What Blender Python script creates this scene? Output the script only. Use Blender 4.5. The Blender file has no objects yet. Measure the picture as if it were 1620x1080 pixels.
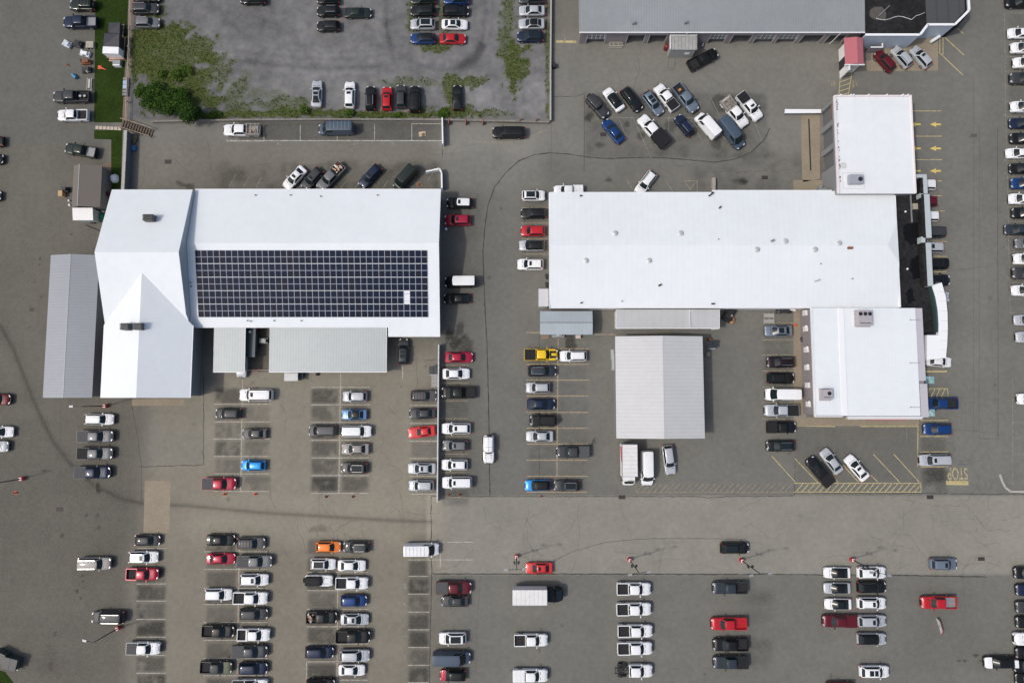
import bpy, math, random
import numpy as np
from mathutils import Vector, Matrix
random.seed(7)
rng = np.random.default_rng(11)
R = math.radians
scene = bpy.context.scene
COL = scene.collection

# ---------------------------------------------------------------- camera, sky, sun, exposure
H, FPX, TILT = 118.0, 1080.0, R(4.76)
cd = bpy.data.cameras.new('camera'); cd.lens = 24.0; cd.sensor_width = 36.0; cd.clip_start = 1; cd.clip_end = 6000
cam = bpy.data.objects.new('camera', cd); COL.objects.link(cam)
cam.location = (0, 0, H); cam.rotation_euler = (TILT, 0, 0)
scene.camera = cam
SUN_EL, SUN_AZ = R(55), math.atan2(-0.96, -0.28)
world = bpy.data.worlds.new('World'); scene.world = world; world.use_nodes = True
wn = world.node_tree; wn.nodes.clear()
sky = wn.nodes.new('ShaderNodeTexSky'); sky.sky_type = 'NISHITA'; sky.sun_disc = False
sky.sun_elevation = SUN_EL; sky.sun_rotation = SUN_AZ
sky.air_density = 1.0; sky.dust_density = 4.5; sky.ozone_density = 0.6; sky.altitude = 200
bg = wn.nodes.new('ShaderNodeBackground'); bg.inputs['Strength'].default_value = 0.15
wo = wn.nodes.new('ShaderNodeOutputWorld')
wn.links.new(sky.outputs[0], bg.inputs[0]); wn.links.new(bg.outputs[0], wo.inputs[0])
sl = bpy.data.lights.new('sun', 'SUN'); sl.energy = 2.0; sl.angle = R(2.6); sl.color = (1.0, 0.955, 0.885)
so = bpy.data.objects.new('sun', sl); COL.objects.link(so)
sd = Vector((-0.96, -0.28, math.tan(SUN_EL))).normalized()
so.rotation_euler = sd.to_track_quat('Z', 'Y').to_euler(); so.location = (0, 0, 200)
scene.view_settings.view_transform = 'Standard'; scene.view_settings.look = 'None'
scene.view_settings.exposure = 0.0; scene.view_settings.gamma = 1.0

def G(px, py, z=0.0):
    """where the line of sight of a photo pixel meets the height z"""
    u = (px - 810) / FPX; v = (540 - py) / FPX
    c, s = math.cos(TILT), math.sin(TILT)
    dy = v * c + s; dz = v * s - c
    t = (z - H) / dz
    return (u * t, dy * t)

# ---------------------------------------------------------------- materials
MATS = {}
def nodes_of(m):
    m.use_nodes = True
    nt = m.node_tree
    return nt, nt.nodes['Principled BSDF']
def mat(name, col, rough=0.6, metal=0.0, coat=0.0, noise=0.0, nscale=3.0, bump=0.0, spec=0.5, stripes=None, dirt=0.0):
    """procedural material: base colour varied by noise; stripes=(axis, per metre, depth)"""
    if name in MATS: return MATS[name]
    m = bpy.data.materials.new(name); MATS[name] = m
    nt, b = nodes_of(m)
    b.inputs['Base Color'].default_value = (*col, 1); b.inputs['Roughness'].default_value = rough
    b.inputs['Metallic'].default_value = metal; b.inputs['Coat Weight'].default_value = coat
    b.inputs['Coat Roughness'].default_value = 0.06
    b.inputs['Specular IOR Level'].default_value = spec
    tc = nt.nodes.new('ShaderNodeTexCoord')
    fac = None
    if noise > 0:
        n = nt.nodes.new('ShaderNodeTexNoise'); n.inputs['Scale'].default_value = nscale; n.inputs['Detail'].default_value = 8
        n.inputs['Roughness'].default_value = 0.65
        nt.links.new(tc.outputs['Object'], n.inputs['Vector'])
        mr = nt.nodes.new('ShaderNodeMapRange'); mr.inputs['From Min'].default_value = 0.3; mr.inputs['From Max'].default_value = 0.7
        mr.inputs['To Min'].default_value = 1 - noise; mr.inputs['To Max'].default_value = 1 + noise
        nt.links.new(n.outputs['Fac'], mr.inputs['Value'])
        fac = mr.outputs[0]
        if dirt > 0:
            n2 = nt.nodes.new('ShaderNodeTexNoise'); n2.inputs['Scale'].default_value = nscale * 0.12; n2.inputs['Detail'].default_value = 4
            nt.links.new(tc.outputs['Object'], n2.inputs['Vector'])
            m2 = nt.nodes.new('ShaderNodeMapRange'); m2.inputs['From Min'].default_value = 0.35; m2.inputs['From Max'].default_value = 0.7
            m2.inputs['To Min'].default_value = 1; m2.inputs['To Max'].default_value = 1 - dirt
            nt.links.new(n2.outputs['Fac'], m2.inputs['Value'])
            mm = nt.nodes.new('ShaderNodeMath'); mm.operation = 'MULTIPLY'
            nt.links.new(fac, mm.inputs[0]); nt.links.new(m2.outputs[0], mm.inputs[1]); fac = mm.outputs[0]
    hgt = None
    if stripes:
        ax, per, dep = stripes
        sx = nt.nodes.new('ShaderNodeSeparateXYZ'); nt.links.new(tc.outputs['Object'], sx.inputs[0])
        mu = nt.nodes.new('ShaderNodeMath'); mu.operation = 'MULTIPLY'; mu.inputs[1].default_value = per
        nt.links.new(sx.outputs[ax], mu.inputs[0])
        fr = nt.nodes.new('ShaderNodeMath'); fr.operation = 'FRACT'; nt.links.new(mu.outputs[0], fr.inputs[0])
        gt = nt.nodes.new('ShaderNodeMath'); gt.operation = 'LESS_THAN'; gt.inputs[1].default_value = 0.16
        nt.links.new(fr.outputs[0], gt.inputs[0])
        hgt = gt.outputs[0]
        m3 = nt.nodes.new('ShaderNodeMath'); m3.operation = 'MULTIPLY_ADD'; m3.inputs[1].default_value = -dep; m3.inputs[2].default_value = 1
        nt.links.new(gt.outputs[0], m3.inputs[0])
        if fac is None: fac = m3.outputs[0]
        else:
            mm = nt.nodes.new('ShaderNodeMath'); mm.operation = 'MULTIPLY'
            nt.links.new(fac, mm.inputs[0]); nt.links.new(m3.outputs[0], mm.inputs[1]); fac = mm.outputs[0]
    if fac is not None:
        vm = nt.nodes.new('ShaderNodeVectorMath'); vm.operation = 'SCALE'; vm.inputs[0].default_value = col
        nt.links.new(fac, vm.inputs['Scale']); nt.links.new(vm.outputs[0], b.inputs['Base Color'])
    if bump > 0:
        n = nt.nodes.new('ShaderNodeTexNoise'); n.inputs['Scale'].default_value = nscale * 4; n.inputs['Detail'].default_value = 6
        nt.links.new(tc.outputs['Object'], n.inputs['Vector'])
        bp = nt.nodes.new('ShaderNodeBump'); bp.inputs['Strength'].default_value = bump; bp.inputs['Distance'].default_value = 0.05
        nt.links.new(n.outputs['Fac'], bp.inputs['Height']); nt.links.new(bp.outputs[0], b.inputs['Normal'])
    return m

PAINT = dict(
    white=((.70, .71, .71), .0, .30), silver=((.40, .42, .44), .15, .4), grey=((.13, .135, .14), .1, .5),
    darkgrey=((.036, .038, .041), 0, .5), black=((.006, .0065, .007), .0, .4), navy=((.010, .018, .045), .15, .4),
    blue=((.008, .040, .15), .2, .3), brightblue=((.01, .24, .62), .2, .3), steelblue=((.10, .20, .36), .3, .3),
    red=((.40, .012, .018), .05, .3), crimson=((.33, .010, .035), .1, .3), brightred=((.55, .03, .03), 0, .3),
    maroon=((.10, .008, .014), .15, .3), darkgreen=((.018, .026, .022), .2, .32), slate=((.055, .080, .112), .1, .45), darkslate=((.028, .036, .045), .2, .4),
    greyblue=((.15, .185, .23), .3, .4), yellow=((.72, .47, .015), 0, .3), orange=((.78, .20, .03), .0, .3),
    tan=((.25, .235, .22), .0, .5), bronze=((.085, .082, .082), .05, .5), army=((.09, .105, .06), 0, .5), ivory=((.62, .62, .58), 0, .3),
    plum=((.015, .007, .010), .2, .35))
def paint(c):
    col, me, ro = PAINT[c]
    return mat('car_paint_' + c, col, ro, me, 0.18 if c in ('black','darkgrey','darkgreen','navy','plum','bronze') else 0.4, noise=0.05, nscale=1.2, spec=0.28)
glass = mat('dark_car_glass', (.010, .017, .019), .13, 0, 0, spec=0.35)
rubber = mat('tyre_rubber', (.015, .015, .015), .85, noise=.1)
alloy = mat('wheel_alloy', (.45, .45, .46), .35, .8)
blacktrim = mat('black_trim', (.012, .012, .013), .55, noise=.1)
lamp_clear = mat('headlight_lens', (.55, .57, .58), .12, .1, .5)
lamp_red = mat('taillight_lens', (.35, .01, .01), .2, 0, .5)
chrome = mat('bright_trim', (.55, .56, .57), .25, .9)
liner = mat('bed_liner', (.013, .013, .014), .85, noise=.25, nscale=6)
vinyl = mat('black_vinyl_cover', (.014, .014, .016), .75, noise=.2, nscale=4, spec=.25)
metal_gal = mat('galvanised_metal', (.34, .35, .35), .45, .5, noise=.15, nscale=5)
wood = mat('weathered_timber', (.36, .26, .15), .8, noise=.3, nscale=9, bump=.3)
redpaint = mat('red_painted_concrete', (.46, .035, .035), .6, noise=.15)
whitepaint = mat('white_painted_metal', (.72, .73, .73), .5, noise=.08, nscale=2)
greymetal = mat('grey_painted_metal', (.24, .25, .26), .5, .2, noise=.12)
darkmetal = mat('dark_metal', (.035, .037, .04), .5, .4, noise=.2)
rust = mat('rusty_metal', (.22, .085, .04), .8, .2, noise=.4, nscale=8)

# ---------------------------------------------------------------- mesh helper
class MB:
    def __init__(s): s.v = []; s.f = []; s.m = []
    def add(s, vs, fs, mi=0):
        o = len(s.v); s.v += [tuple(p) for p in vs]
        s.f += [tuple(i + o for i in f) for f in fs]; s.m += [mi] * len(fs); return s
    def box(s, x0, x1, y0, y1, z0, z1, mi=0):
        return s.add([(x0,y0,z0),(x1,y0,z0),(x1,y1,z0),(x0,y1,z0),(x0,y0,z1),(x1,y0,z1),(x1,y1,z1),(x0,y1,z1)],
                     [(0,3,2,1),(4,5,6,7),(0,1,5,4),(1,2,6,5),(2,3,7,6),(3,0,4,7)], mi)
    def rbox(s, cx, cy, z0, z1, lx, ly, ang, mi=0):
        c, n = math.cos(ang), math.sin(ang)
        pts = [(cx + a*c - b*n, cy + a*n + b*c) for a, b in ((-lx/2,-ly/2),(lx/2,-ly/2),(lx/2,ly/2),(-lx/2,ly/2))]
        return s.prism(pts, z0, z1, mi)
    def prism(s, pts, z0, z1, mi=0):
        n = len(pts)
        zz0 = z0 if hasattr(z0, '__len__') else [z0]*n
        zz1 = z1 if hasattr(z1, '__len__') else [z1]*n
        vs = [(p[0],p[1],zz0[i]) for i,p in enumerate(pts)] + [(p[0],p[1],zz1[i]) for i,p in enumerate(pts)]
        a = sum(pts[i][0]*pts[(i+1)%n][1]-pts[(i+1)%n][0]*pts[i][1] for i in range(n))
        fs = [tuple(range(n-1,-1,-1)), tuple(range(n,2*n))] + [(i,(i+1)%n,(i+1)%n+n,i+n) for i in range(n)]
        if a < 0: fs = [tuple(reversed(f)) for f in fs]
        return s.add(vs, fs, mi)
    def cyl(s, cx, cy, z0, z1, r, n=12, r2=None, mi=0):
        r2 = r if r2 is None else r2
        vs = [(cx+r*math.cos(2*math.pi*i/n), cy+r*math.sin(2*math.pi*i/n), z0) for i in range(n)]
        vs += [(cx+r2*math.cos(2*math.pi*i/n), cy+r2*math.sin(2*math.pi*i/n), z1) for i in range(n)]
        return s.add(vs, [tuple(range(n-1,-1,-1)), tuple(range(n,2*n))] + [(i,(i+1)%n,(i+1)%n+n,i+n) for i in range(n)], mi)
    def tube(s, p0, p1, r, n=8, r2=None, mi=0):
        r2 = r if r2 is None else r2
        p0 = Vector(p0); p1 = Vector(p1); d = (p1-p0).normalized()
        a = d.orthogonal().normalized(); b = d.cross(a)
        vs = [tuple(p0 + (a*math.cos(2*math.pi*i/n) + b*math.sin(2*math.pi*i/n))*r) for i in range(n)]
        vs += [tuple(p1 + (a*math.cos(2*math.pi*i/n) + b*math.sin(2*math.pi*i/n))*r2) for i in range(n)]
        return s.add(vs, [tuple(range(n-1,-1,-1)), tuple(range(n,2*n))] + [(i,(i+1)%n,(i+1)%n+n,i+n) for i in range(n)], mi)
    def dome(s, cx, cy, z0, r, h, n=10, k=4, mi=0, jit=0, sx=1, sy=1):
        vs = []; fs = []
        for j in range(k):
            t = j / k * math.pi / 2
            for i in range(n):
                a = 2*math.pi*i/n; q = 1 + jit*(random.random()-.5)
                vs.append((cx+r*sx*q*math.cos(t)*math.cos(a), cy+r*sy*q*math.cos(t)*math.sin(a), z0+h*math.sin(t)*(1+jit*(random.random()-.5)*(j>0))))
        vs.append((cx, cy, z0+h)); top = len(vs)-1
        for j in range(k-1):
            for i in range(n):
                a = j*n+i; b = j*n+(i+1)%n
                fs.append((a,b,b+n,a+n))
        for i in range(n): fs.append(((k-1)*n+i,(k-1)*n+(i+1)%n,top))
        return s.add(vs, fs, mi)
    def quad(s, a, b, c, d, mi=0): return s.add([a,b,c,d],[(0,1,2,3)],mi)
    def build(s, name, mats, parent=None, origin=None, smooth=None):
        """ONE mesh object; world coordinates made local to the parent (or to the given origin)"""
        if not isinstance(mats, (list, tuple)): mats = [mats]
        o0 = Vector((0,0,0))
        if origin is not None: o0 = Vector(origin)
        elif parent is not None: o0 = Vector(parent.get('_o', (0,0,0)))
        me = bpy.data.meshes.new(name)
        me.from_pydata([tuple(Vector(p)-o0) for p in s.v], [], s.f)
        for m in mats: me.materials.append(m)
        me.polygons.foreach_set('material_index', s.m)
        me.update()
        if smooth is not None:
            me.polygons.foreach_set('use_smooth', [True]*len(me.polygons))
            me.set_sharp_from_angle(angle=R(smooth))
        ob = bpy.data.objects.new(name, me); COL.objects.link(ob)
        if parent is not None: ob.parent = parent
        elif origin is not None: ob.location = o0
        return ob

def tag(o, label=None, cat=None, group=None, kind=None):
    if label: o['label'] = label
    if cat: o['category'] = cat
    if group: o['group'] = group
    if kind: o['kind'] = kind
    return o
def thing(name, label, cat, loc=(0,0,0), rz=0, group=None, world_parts=True):
    """Empty at the base of a thing; with world_parts its part meshes may be given in world coordinates"""
    o = bpy.data.objects.new(name, None); COL.objects.link(o); o.empty_display_size = .3
    o.location = loc; o.rotation_euler = (0,0,rz)
    if world_parts: o['_o'] = tuple(loc)
    return tag(o, label, cat, group)
def copy_tree(o, parent=None):
    c = o.copy(); COL.objects.link(c); c.parent = parent
    for ch in o.children: copy_tree(ch, c)
    return c
def single(mb, name, mats, label, cat, origin, group=None, smooth=None):
    return tag(mb.build(name, mats, None, origin, smooth), label, cat, group)
# ---------------------------------------------------------------- vehicles
# spec: length, width, height profile of the lower body [(x, h)...] rear to front, greenhouse base (rear x, front x),
# roof (rear x, front x), roof height, roof half width, base half width
SPEC = {
 'sedan':  dict(L=4.75, W=1.86, prof=[(-2.37,.70),(-2.25,.93),(-1.55,1.00),(0,.96),(.95,.93),(1.9,.80),(2.25,.70),(2.37,.55)], gb=(-1.85,1.12), gr=(-1.02,.28), hr=1.45, rw=.57, bw=.84),
 'coupe':  dict(L=4.85, W=1.90, prof=[(-2.42,.75),(-2.3,.98),(-1.6,1.02),(0,.95),(.7,.92),(1.9,.84),(2.3,.72),(2.42,.55)], gb=(-1.80,.75), gr=(-1.1,-.10), hr=1.36, rw=.54, bw=.82),
 'hatch':  dict(L=4.25, W=1.80, prof=[(-2.12,.65),(-2.02,.95),(-1.2,1.0),(0,.96),(.95,.95),(1.7,.82),(2.0,.70),(2.12,.55)], gb=(-2.02,1.1), gr=(-1.5,.30), hr=1.52, rw=.58, bw=.82),
 'suv':    dict(L=4.70, W=1.90, prof=[(-2.35,.70),(-2.25,1.05),(-1.2,1.10),(0,1.06),(1.05,1.05),(1.9,.95),(2.2,.82),(2.35,.6)], gb=(-2.22,1.12), gr=(-1.78,.38), hr=1.70, rw=.64, bw=.86),
 'bigsuv': dict(L=5.45, W=2.04, prof=[(-2.72,.75),(-2.62,1.15),(-1.2,1.18),(0,1.15),(1.3,1.15),(2.3,1.08),(2.6,.98),(2.72,.7)], gb=(-2.62,1.42), gr=(-2.40,.78), hr=1.90, rw=.72, bw=.93),
 'minivan':dict(L=5.10, W=1.98, prof=[(-2.55,.70),(-2.45,1.05),(-1,1.10),(.6,1.05),(1.5,1.02),(2.2,.86),(2.42,.75),(2.55,.55)], gb=(-2.45,1.62), gr=(-2.15,.70), hr=1.75, rw=.68, bw=.90),
 'boxy':   dict(L=4.35, W=1.86, prof=[(-2.05,.75),(-2.0,1.08),(-1,1.10),(0,1.10),(.6,1.12),(1.75,1.08),(2.0,1.02),(2.08,.8)], gb=(-1.98,.62), gr=(-1.92,.32), hr=1.84, rw=.68, bw=.76),
 'van':    dict(L=5.80, W=2.06, prof=[(-2.90,.75),(-2.84,1.25),(-1,1.30),(1.2,1.28),(1.9,1.22),(2.5,1.02),(2.75,.88),(2.90,.6)], gb=(-2.86,2.15), gr=(-2.76,1.30), hr=2.50, rw=.84, bw=1.0),
 'pickup': dict(L=5.85, W=2.02, prof=[(-2.92,.80),(-2.90,.82),(-.95,.82),(-.90,1.18),(0,1.18),(1.2,1.17),(2.3,1.12),(2.7,1.02),(2.92,.7)], gb=(-.88,1.42), gr=(-.72,.72), hr=1.90, rw=.70, bw=.92),
}
def interp(prof, x):
    if x <= prof[0][0]: return prof[0][1]
    for (a, ha), (b, hb) in zip(prof, prof[1:]):
        if x <= b: return ha + (hb-ha)*(x-a)/(b-a+1e-9)
    return prof[-1][1]
def body_mesh(s):
    L, W, prof = s['L'], s['W'], s['prof']
    xs = sorted(set([-L/2, -L/2+.05, -L/2+.14, -L/2+.3, -L/2+.55, L/2-.85, L/2-.55, L/2-.3, L/2-.14, L/2-.05, L/2]
                    + [p[0] for p in prof if abs(p[0]) < L/2-.6] + [round(-L/2+.9+i*.45,2) for i in range(int((L-1.8)/.45)+1)]))
    mb = MB(); secs = []
    for x in xs:
        d = L/2 - x; e = x + L/2
        kf = s.get('kf', .22); kr = s.get('kr', .13)
        w = W/2 * (1 - kf*max(0, 1-d/.75)**2.0) * (1 - kr*max(0, 1-e/.6)**2.2)
        h = interp(prof, x)
        zb = .24 + .22*max(0, 1-d/.35) + .2*max(0, 1-e/.3)
        secs.append([(w-.07,zb),(w,zb+.16),(w,(zb+h)/2+.03),(w-.015,h-.15),(w-.06,h-.05),(w-.16,h-.005),(w*.55,h+.015),(0,h+.03)])
    n = 15; vs = []
    for x, sec in zip(xs, secs):
        full = [(-y, z) for y, z in sec] + [(y, z) for y, z in reversed(sec[:-1])]
        vs += [(x, y, z) for y, z in full]
    fs = []
    for i in range(len(xs)-1):
        for j in range(n-1):
            a = i*n+j; fs.append((a, a+1, a+1+n, a+n))
        fs.append((i*n+n-1, i*n, (i+1)*n, (i+1)*n+n-1))
    fs.append(tuple(range(n-1,-1,-1))); fs.append(tuple((len(xs)-1)*n + j for j in range(n)))
    fs = [tuple(reversed(f)) for f in fs]
    mb.add(vs, fs)
    return mb
def outline(xr, xf, hw, rc, bf, br):
    """closed plan outline, CCW: front (7 pts), corner(1), left (9), corner(1), rear (7), corner(1), right (9), corner(1)"""
    p = []
    ys = [(-hw+rc) + (2*hw-2*rc)*i/6 for i in range(7)]
    p += [(xf + bf*(1-(y/hw)**2) - bf*.5, y) for y in ys]
    p += [(xf - rc*.3 - bf*.5, hw-rc*.3)]
    xsl = [(xf-rc-bf*.5) + (xr+rc-(xf-rc-bf*.5))*i/8 for i in range(9)]
    p += [(x, hw) for x in xsl]
    p += [(xr+rc*.3, hw-rc*.3)]
    p += [(xr - br*(1-(y/hw)**2), y) for y in reversed(ys)]
    p += [(xr+rc*.3, -hw+rc*.3)]
    p += [(x, -hw) for x in reversed(xsl)]
    p += [(xf - rc*.3 - bf*.5, -hw+rc*.3)]
    return p
FRONT = list(range(0,7)); LEFT = list(range(8,17)); REAR = list(range(18,25)); RIGHT = list(range(26,35))
def greenhouse(s):
    b = outline(s['gb'][0], s['gb'][1], s['bw'], .12, .22, .04)
    r = outline(s['gr'][0], s['gr'][1], s['rw'], .10, .14, .03)
    base = [Vector((x, y, interp(s['prof'], x)-.03 if abs(x) < s['L']/2-.1 else s['prof'][1][1]-.03)) for x, y in b]
    cr = lambda x, y, q: s['hr'] - .05*(abs(y)/s['rw'])**2 - .03*((x-(s['gr'][0]+s['gr'][1])/2)/((s['gr'][1]-s['gr'][0])/2))**2 - .03*q
    rim = [Vector((x, y, cr(x, y, 1))) for x, y in r]
    return base, rim, r, cr
def glass_part(base, rim, idx, t0=.10, t1=.93, off=.018):
    mb = MB(); c = Vector((sum(p.x for p in base)/len(base), 0, 0)); rows = []
    for t in (t0, (t0+t1)/2, t1):
        row = []
        for i in idx:
            p = base[i].lerp(rim[i], t); d = Vector((p.x-c.x, p.y, 0))
            if idx is FRONT or idx is REAR: d = Vector((1 if idx is FRONT else -1, 0, 0))
            else: d = Vector((0, 1 if p.y > 0 else -1, 0))
            row.append(p + d.normalized()*off + Vector((0,0,off*.8)))
        rows.append(row)
    n = len(idx); vs = [p for row in rows for p in row]; fs = []
    for j in range(2):
        for i in range(n-1): a = j*n+i; fs.append((a, a+1, a+1+n, a+n))
    mb.add(vs, fs); return mb
_mc = {}
def cached(key, fn):
    if key not in _mc: _mc[key] = fn()
    return _mc[key]
class Proto:
    def __init__(s, kind): s.parts = []; s.kind = kind   # (name, mesh, [ (name, mesh) subparts ], label)
def mesh_of(mb, name, mats, smooth=35):
    ob = mb.build(name, mats, None, None, smooth); me = ob.data
    bpy.data.objects.remove(ob); return me
KINDNAME = dict(sedan='sedan', coupe='coupe', hatch='hatchback', suv='suv', bigsuv='suv', minivan='minivan', boxy='offroader', van='cargo_van', pickup='pickup_truck')
def make_proto(kind, col, opts):
    s = SPEC[kind]; pm = paint(col); P = []
    L, W = s['L'], s['W']
    rear_x = -L/2
    bodycol = pm
    P.append(('body', mesh_of(body_mesh(s), 'body', [bodycol], 32), []))
    if 'redhood' in opts or 'whitehood' in opts or 'armyhood' in opts:
        hc = paint('crimson') if 'redhood' in opts else paint('white') if 'whitehood' in opts else paint('army')
        mb = MB(); x0, x1 = s['gb'][1]+.12, L/2-.12; n = 8
        vs = []; 
        for i in range(n+1):
            x = x0+(x1-x0)*i/n; d = L/2-x; w = W/2*(1-.22*max(0,1-d/.75)**2)-.05
            for y in (-w, -w*.9, -w*.5, 0, w*.5, w*.9, w): vs.append((x, y, interp(s['prof'], x)+.05-.05*(abs(y)/w)**3))
        fs = [(i*7+j, (i+1)*7+j, (i+1)*7+j+1, i*7+j+1) for i in range(n) for j in range(6)]
        mb.add(vs, fs); P.append(('hood', mesh_of(mb, 'hood', [hc], 60), []))
    base, rim, r, cr = greenhouse(s)
    n = len(base)
    mb = MB(); mb.add(base+rim, [(i,(i+1)%n,(i+1)%n+n,i+n) for i in range(n)])
    P.append(('cabin', mesh_of(mb, 'cabin', [paint('black') if 'blackcab' in opts else pm], 40), []))
    # roof panel: rings shrinking to the middle
    mb = MB(); cx = (s['gr'][0]+s['gr'][1])/2; vs = list(rim); fs = []
    for q, k in ((.93,.4),(.7,.1),(.35,0)):
        vs += [Vector((cx+(x-cx)*q, y*q, cr(cx+(x-cx)*q, y*q, k))) for x, y in r]
    vs.append(Vector((cx, 0, s['hr'])))
    for k in range(3): fs += [(k*n+i, k*n+(i+1)%n, (k+1)*n+(i+1)%n, (k+1)*n+i) for i in range(n)]
    fs += [(3*n+i, 3*n+(i+1)%n, 4*n) for i in range(n)]
    mb.add(vs, fs)
    rc = pm
    if 'blackroof' in opts: rc = paint('black')
    if 'whiteroof' in opts: rc = paint('white')
    if 'softtop' in opts: rc = vinyl
    P.append(('roof', mesh_of(mb, 'roof', [rc], 40), []))
    P.append(('windshield', mesh_of(glass_part(base, rim, FRONT), 'windshield', [glass], 60), []))
    if not (kind == 'van'):
        P.append(('rear_window', mesh_of(glass_part(base, rim, REAR, .2, .9), 'rear_window', [glass], 60), []))
        for idx in (LEFT, RIGHT):
            P.append(('side_window', mesh_of(glass_part(base, rim, idx, .14, .9), 'side_window', [glass], 60), []))
    else:
        P.append(('side_window', mesh_of(glass_part(base, rim, LEFT[0:3], .3, .85), 'side_window', [glass], 60), []))
        P.append(('side_window', mesh_of(glass_part(base, rim, RIGHT[6:9], .3, .85), 'side_window', [glass], 60), []))
    # sunroof, rails
    hr = s['hr']; x0r, x1r = s['gr']; lr = x1r - x0r
    def panel(xa, xb, hw, z=.012):
        mb = MB(); mb.box(xa, xb, -hw, hw, hr-.03, hr+z); return mb
    if 'sun' in opts: P.append(('sunroof', mesh_of(panel(x1r-.62, x1r-.18, .36), 'sunroof', [glass]), []))
    if 'sun2' in opts:
        P.append(('sunroof', mesh_of(panel(x1r-.75, x1r-.2, .42), 'sunroof', [glass]), []))
        P.append(('sunroof', mesh_of(panel(x1r-1.55, x1r-.9, .42), 'sunroof', [glass]), []))
    if 'pano' in opts: P.append(('sunroof', mesh_of(panel(x0r+.32, x1r-.12, s['rw']-.13), 'sunroof', [glass]), []))
    if 'rails' in opts:
        for sg in (-1, 1):
            mb = MB(); y = sg*(s['rw']-.06); mb.box(x0r+.15, x1r-.2, y-.03, y+.03, hr+.0, hr+.06)
            for xx in (x0r+.2, x1r-.3): mb.box(xx-.04, xx+.04, y-.025, y+.025, hr-.08, hr+.02)
            P.append(('roof_rail', mesh_of(mb, 'roof_rail', [chrome]), []))
    if 'rack' in opts or 'slats' in opts:
        mb = MB()
        for i in range(4): xx = x0r+.25+i*(lr-.6)/3; mb.box(xx-.03, xx+.03, -s['rw']+.08, s['rw']-.08, hr+.0, hr+.05)
        P.append(('roof_rack', mesh_of(mb, 'roof_rack', [blacktrim]), []))
    if kind == 'van' and 'ribs' in opts:
        mb = MB()
        for i in range(6): xx = x0r+.4+i*.6; mb.box(xx-.02, xx+.02, -.68, .68, hr-.02, hr+.022)
        P.append(('roof_ribs', mesh_of(mb, 'roof_ribs', [metal_gal]), []))
    # bed of a pickup
    if kind == 'pickup':
        z0, z1 = .80, 1.24; w = W/2-.02; xa, xb = -L/2+.0, -.92
        mb = MB()
        mb.box(xa+.02, xb, -w, -w+.13, z0-.4, z1); mb.box(xa+.02, xb, w-.13, w, z0-.4, z1); mb.box(xb-.08, xb-.003, -w+.13, w-.13, z0, z1-.01)
        P.append(('bed', mesh_of(mb, 'bed', [pm], 35), []))
        mb = MB(); mb.box(xa-.015, xa+.08, -w+.131, w-.131, z0-.35, z1-.015)
        P.append(('tailgate', mesh_of(mb, 'tailgate', [pm], 35), []))
        if 'cover' in opts or 'greycover' in opts or 'bodycover' in opts:
            cm = vinyl if 'cover' in opts else (mat('grey_bed_cover', (.075,.077,.08), .8, noise=.15, nscale=3, spec=.25) if 'greycover' in opts else pm)
            mb = MB(); n4 = 3
            for i in range(n4): a = xa+.05+i*(xb-xa-.1)/n4; mb.box(a+.008, a+(xb-xa-.1)/n4-.008, -w+.05, w-.05, z1-.03, z1+.035)
            P.append(('bed_cover', mesh_of(mb, 'bed_cover', [cm], 35), []))
        elif 'util' in opts:
            mb = MB()
            for sg in (-1, 1): mb.box(xa-.3, xb, sg*(w+.04)-.2*(sg > 0)-.0*(sg < 0), sg*(w+.04)+.2*(sg < 0), .75, 1.45)
            mb.box(xa-.3, xb, -w+.2, w-.2, .78, .9)
            P.append(('service_body', mesh_of(mb, 'service_body', [mat('dusty_tan_steel', (.26,.24,.21), .6, noise=.15)], 35), []))
            mb = MB()
            for i in range(3): xx = xa+.3+i*.7; mb.box(xx-.05, xx+.05, -w, w, 1.6, 1.66)
            for sg in (-1, 1): mb.box(xa, xb, sg*.9-.04, sg*.9+.04, 1.45, 1.6)
            P.append(('ladder_rack', mesh_of(mb, 'ladder_rack', [paint('tan')]), []))
            mb = MB()
            for i in range(7): xx = xa+.1+.25*i; y = random.uniform(-.5,.4); mb.box(xx, xx+random.uniform(.15,.5), y, y+random.uniform(.15,.4), .9, random.uniform(1.0,1.35), i % 3)
            P.append(('toolbox', mesh_of(mb, 'toolbox', [rust, greymetal, wood]), []))
        elif 'bigbox' in opts:
            mb = MB(); mb.box(xa-.75, xb+.05, -1.2, 1.2, .95, 1.8)
            for i in range(10): xx = xa-.6+i*.28; mb.box(xx, xx+.05, -1.15, 1.15, 1.8, 1.83)
            P.append(('dump_box', mesh_of(mb, 'dump_box', [vinyl], 35), []))
        else:
            mb = MB(); mb.box(xa+.09, xb-.09, -w+.14, w-.14, z0, z0+.05)
            for i in range(8): yy = -w+.2+i*(2*w-.4)/7; mb.box(xa+.1, xb-.1, yy-.03, yy+.03, z0+.05, z0+.07)
            P.append(('bed_liner', mesh_of(mb, 'bed_liner', [paint(col) if 'paintbed' in opts else (greymetal if 'greybed' in opts else liner)]), []))
            if 'junk' in opts:
                mb = MB()
                for i in range(12):
                    mb.rbox(random.uniform(xa+.4, xb-.4), random.uniform(-.55,.55), z0+.06, z0+random.uniform(.2,.7), random.uniform(.2,.9), random.uniform(.08,.35), random.uniform(0,3), i % 4)
                P.append(('scrap_load', mesh_of(mb, 'scrap_load', [rust, mat('pale_timber',(.5,.34,.24),.8,noise=.2), greymetal, mat('cream_plastic',(.6,.55,.48),.5)]), []))
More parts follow.
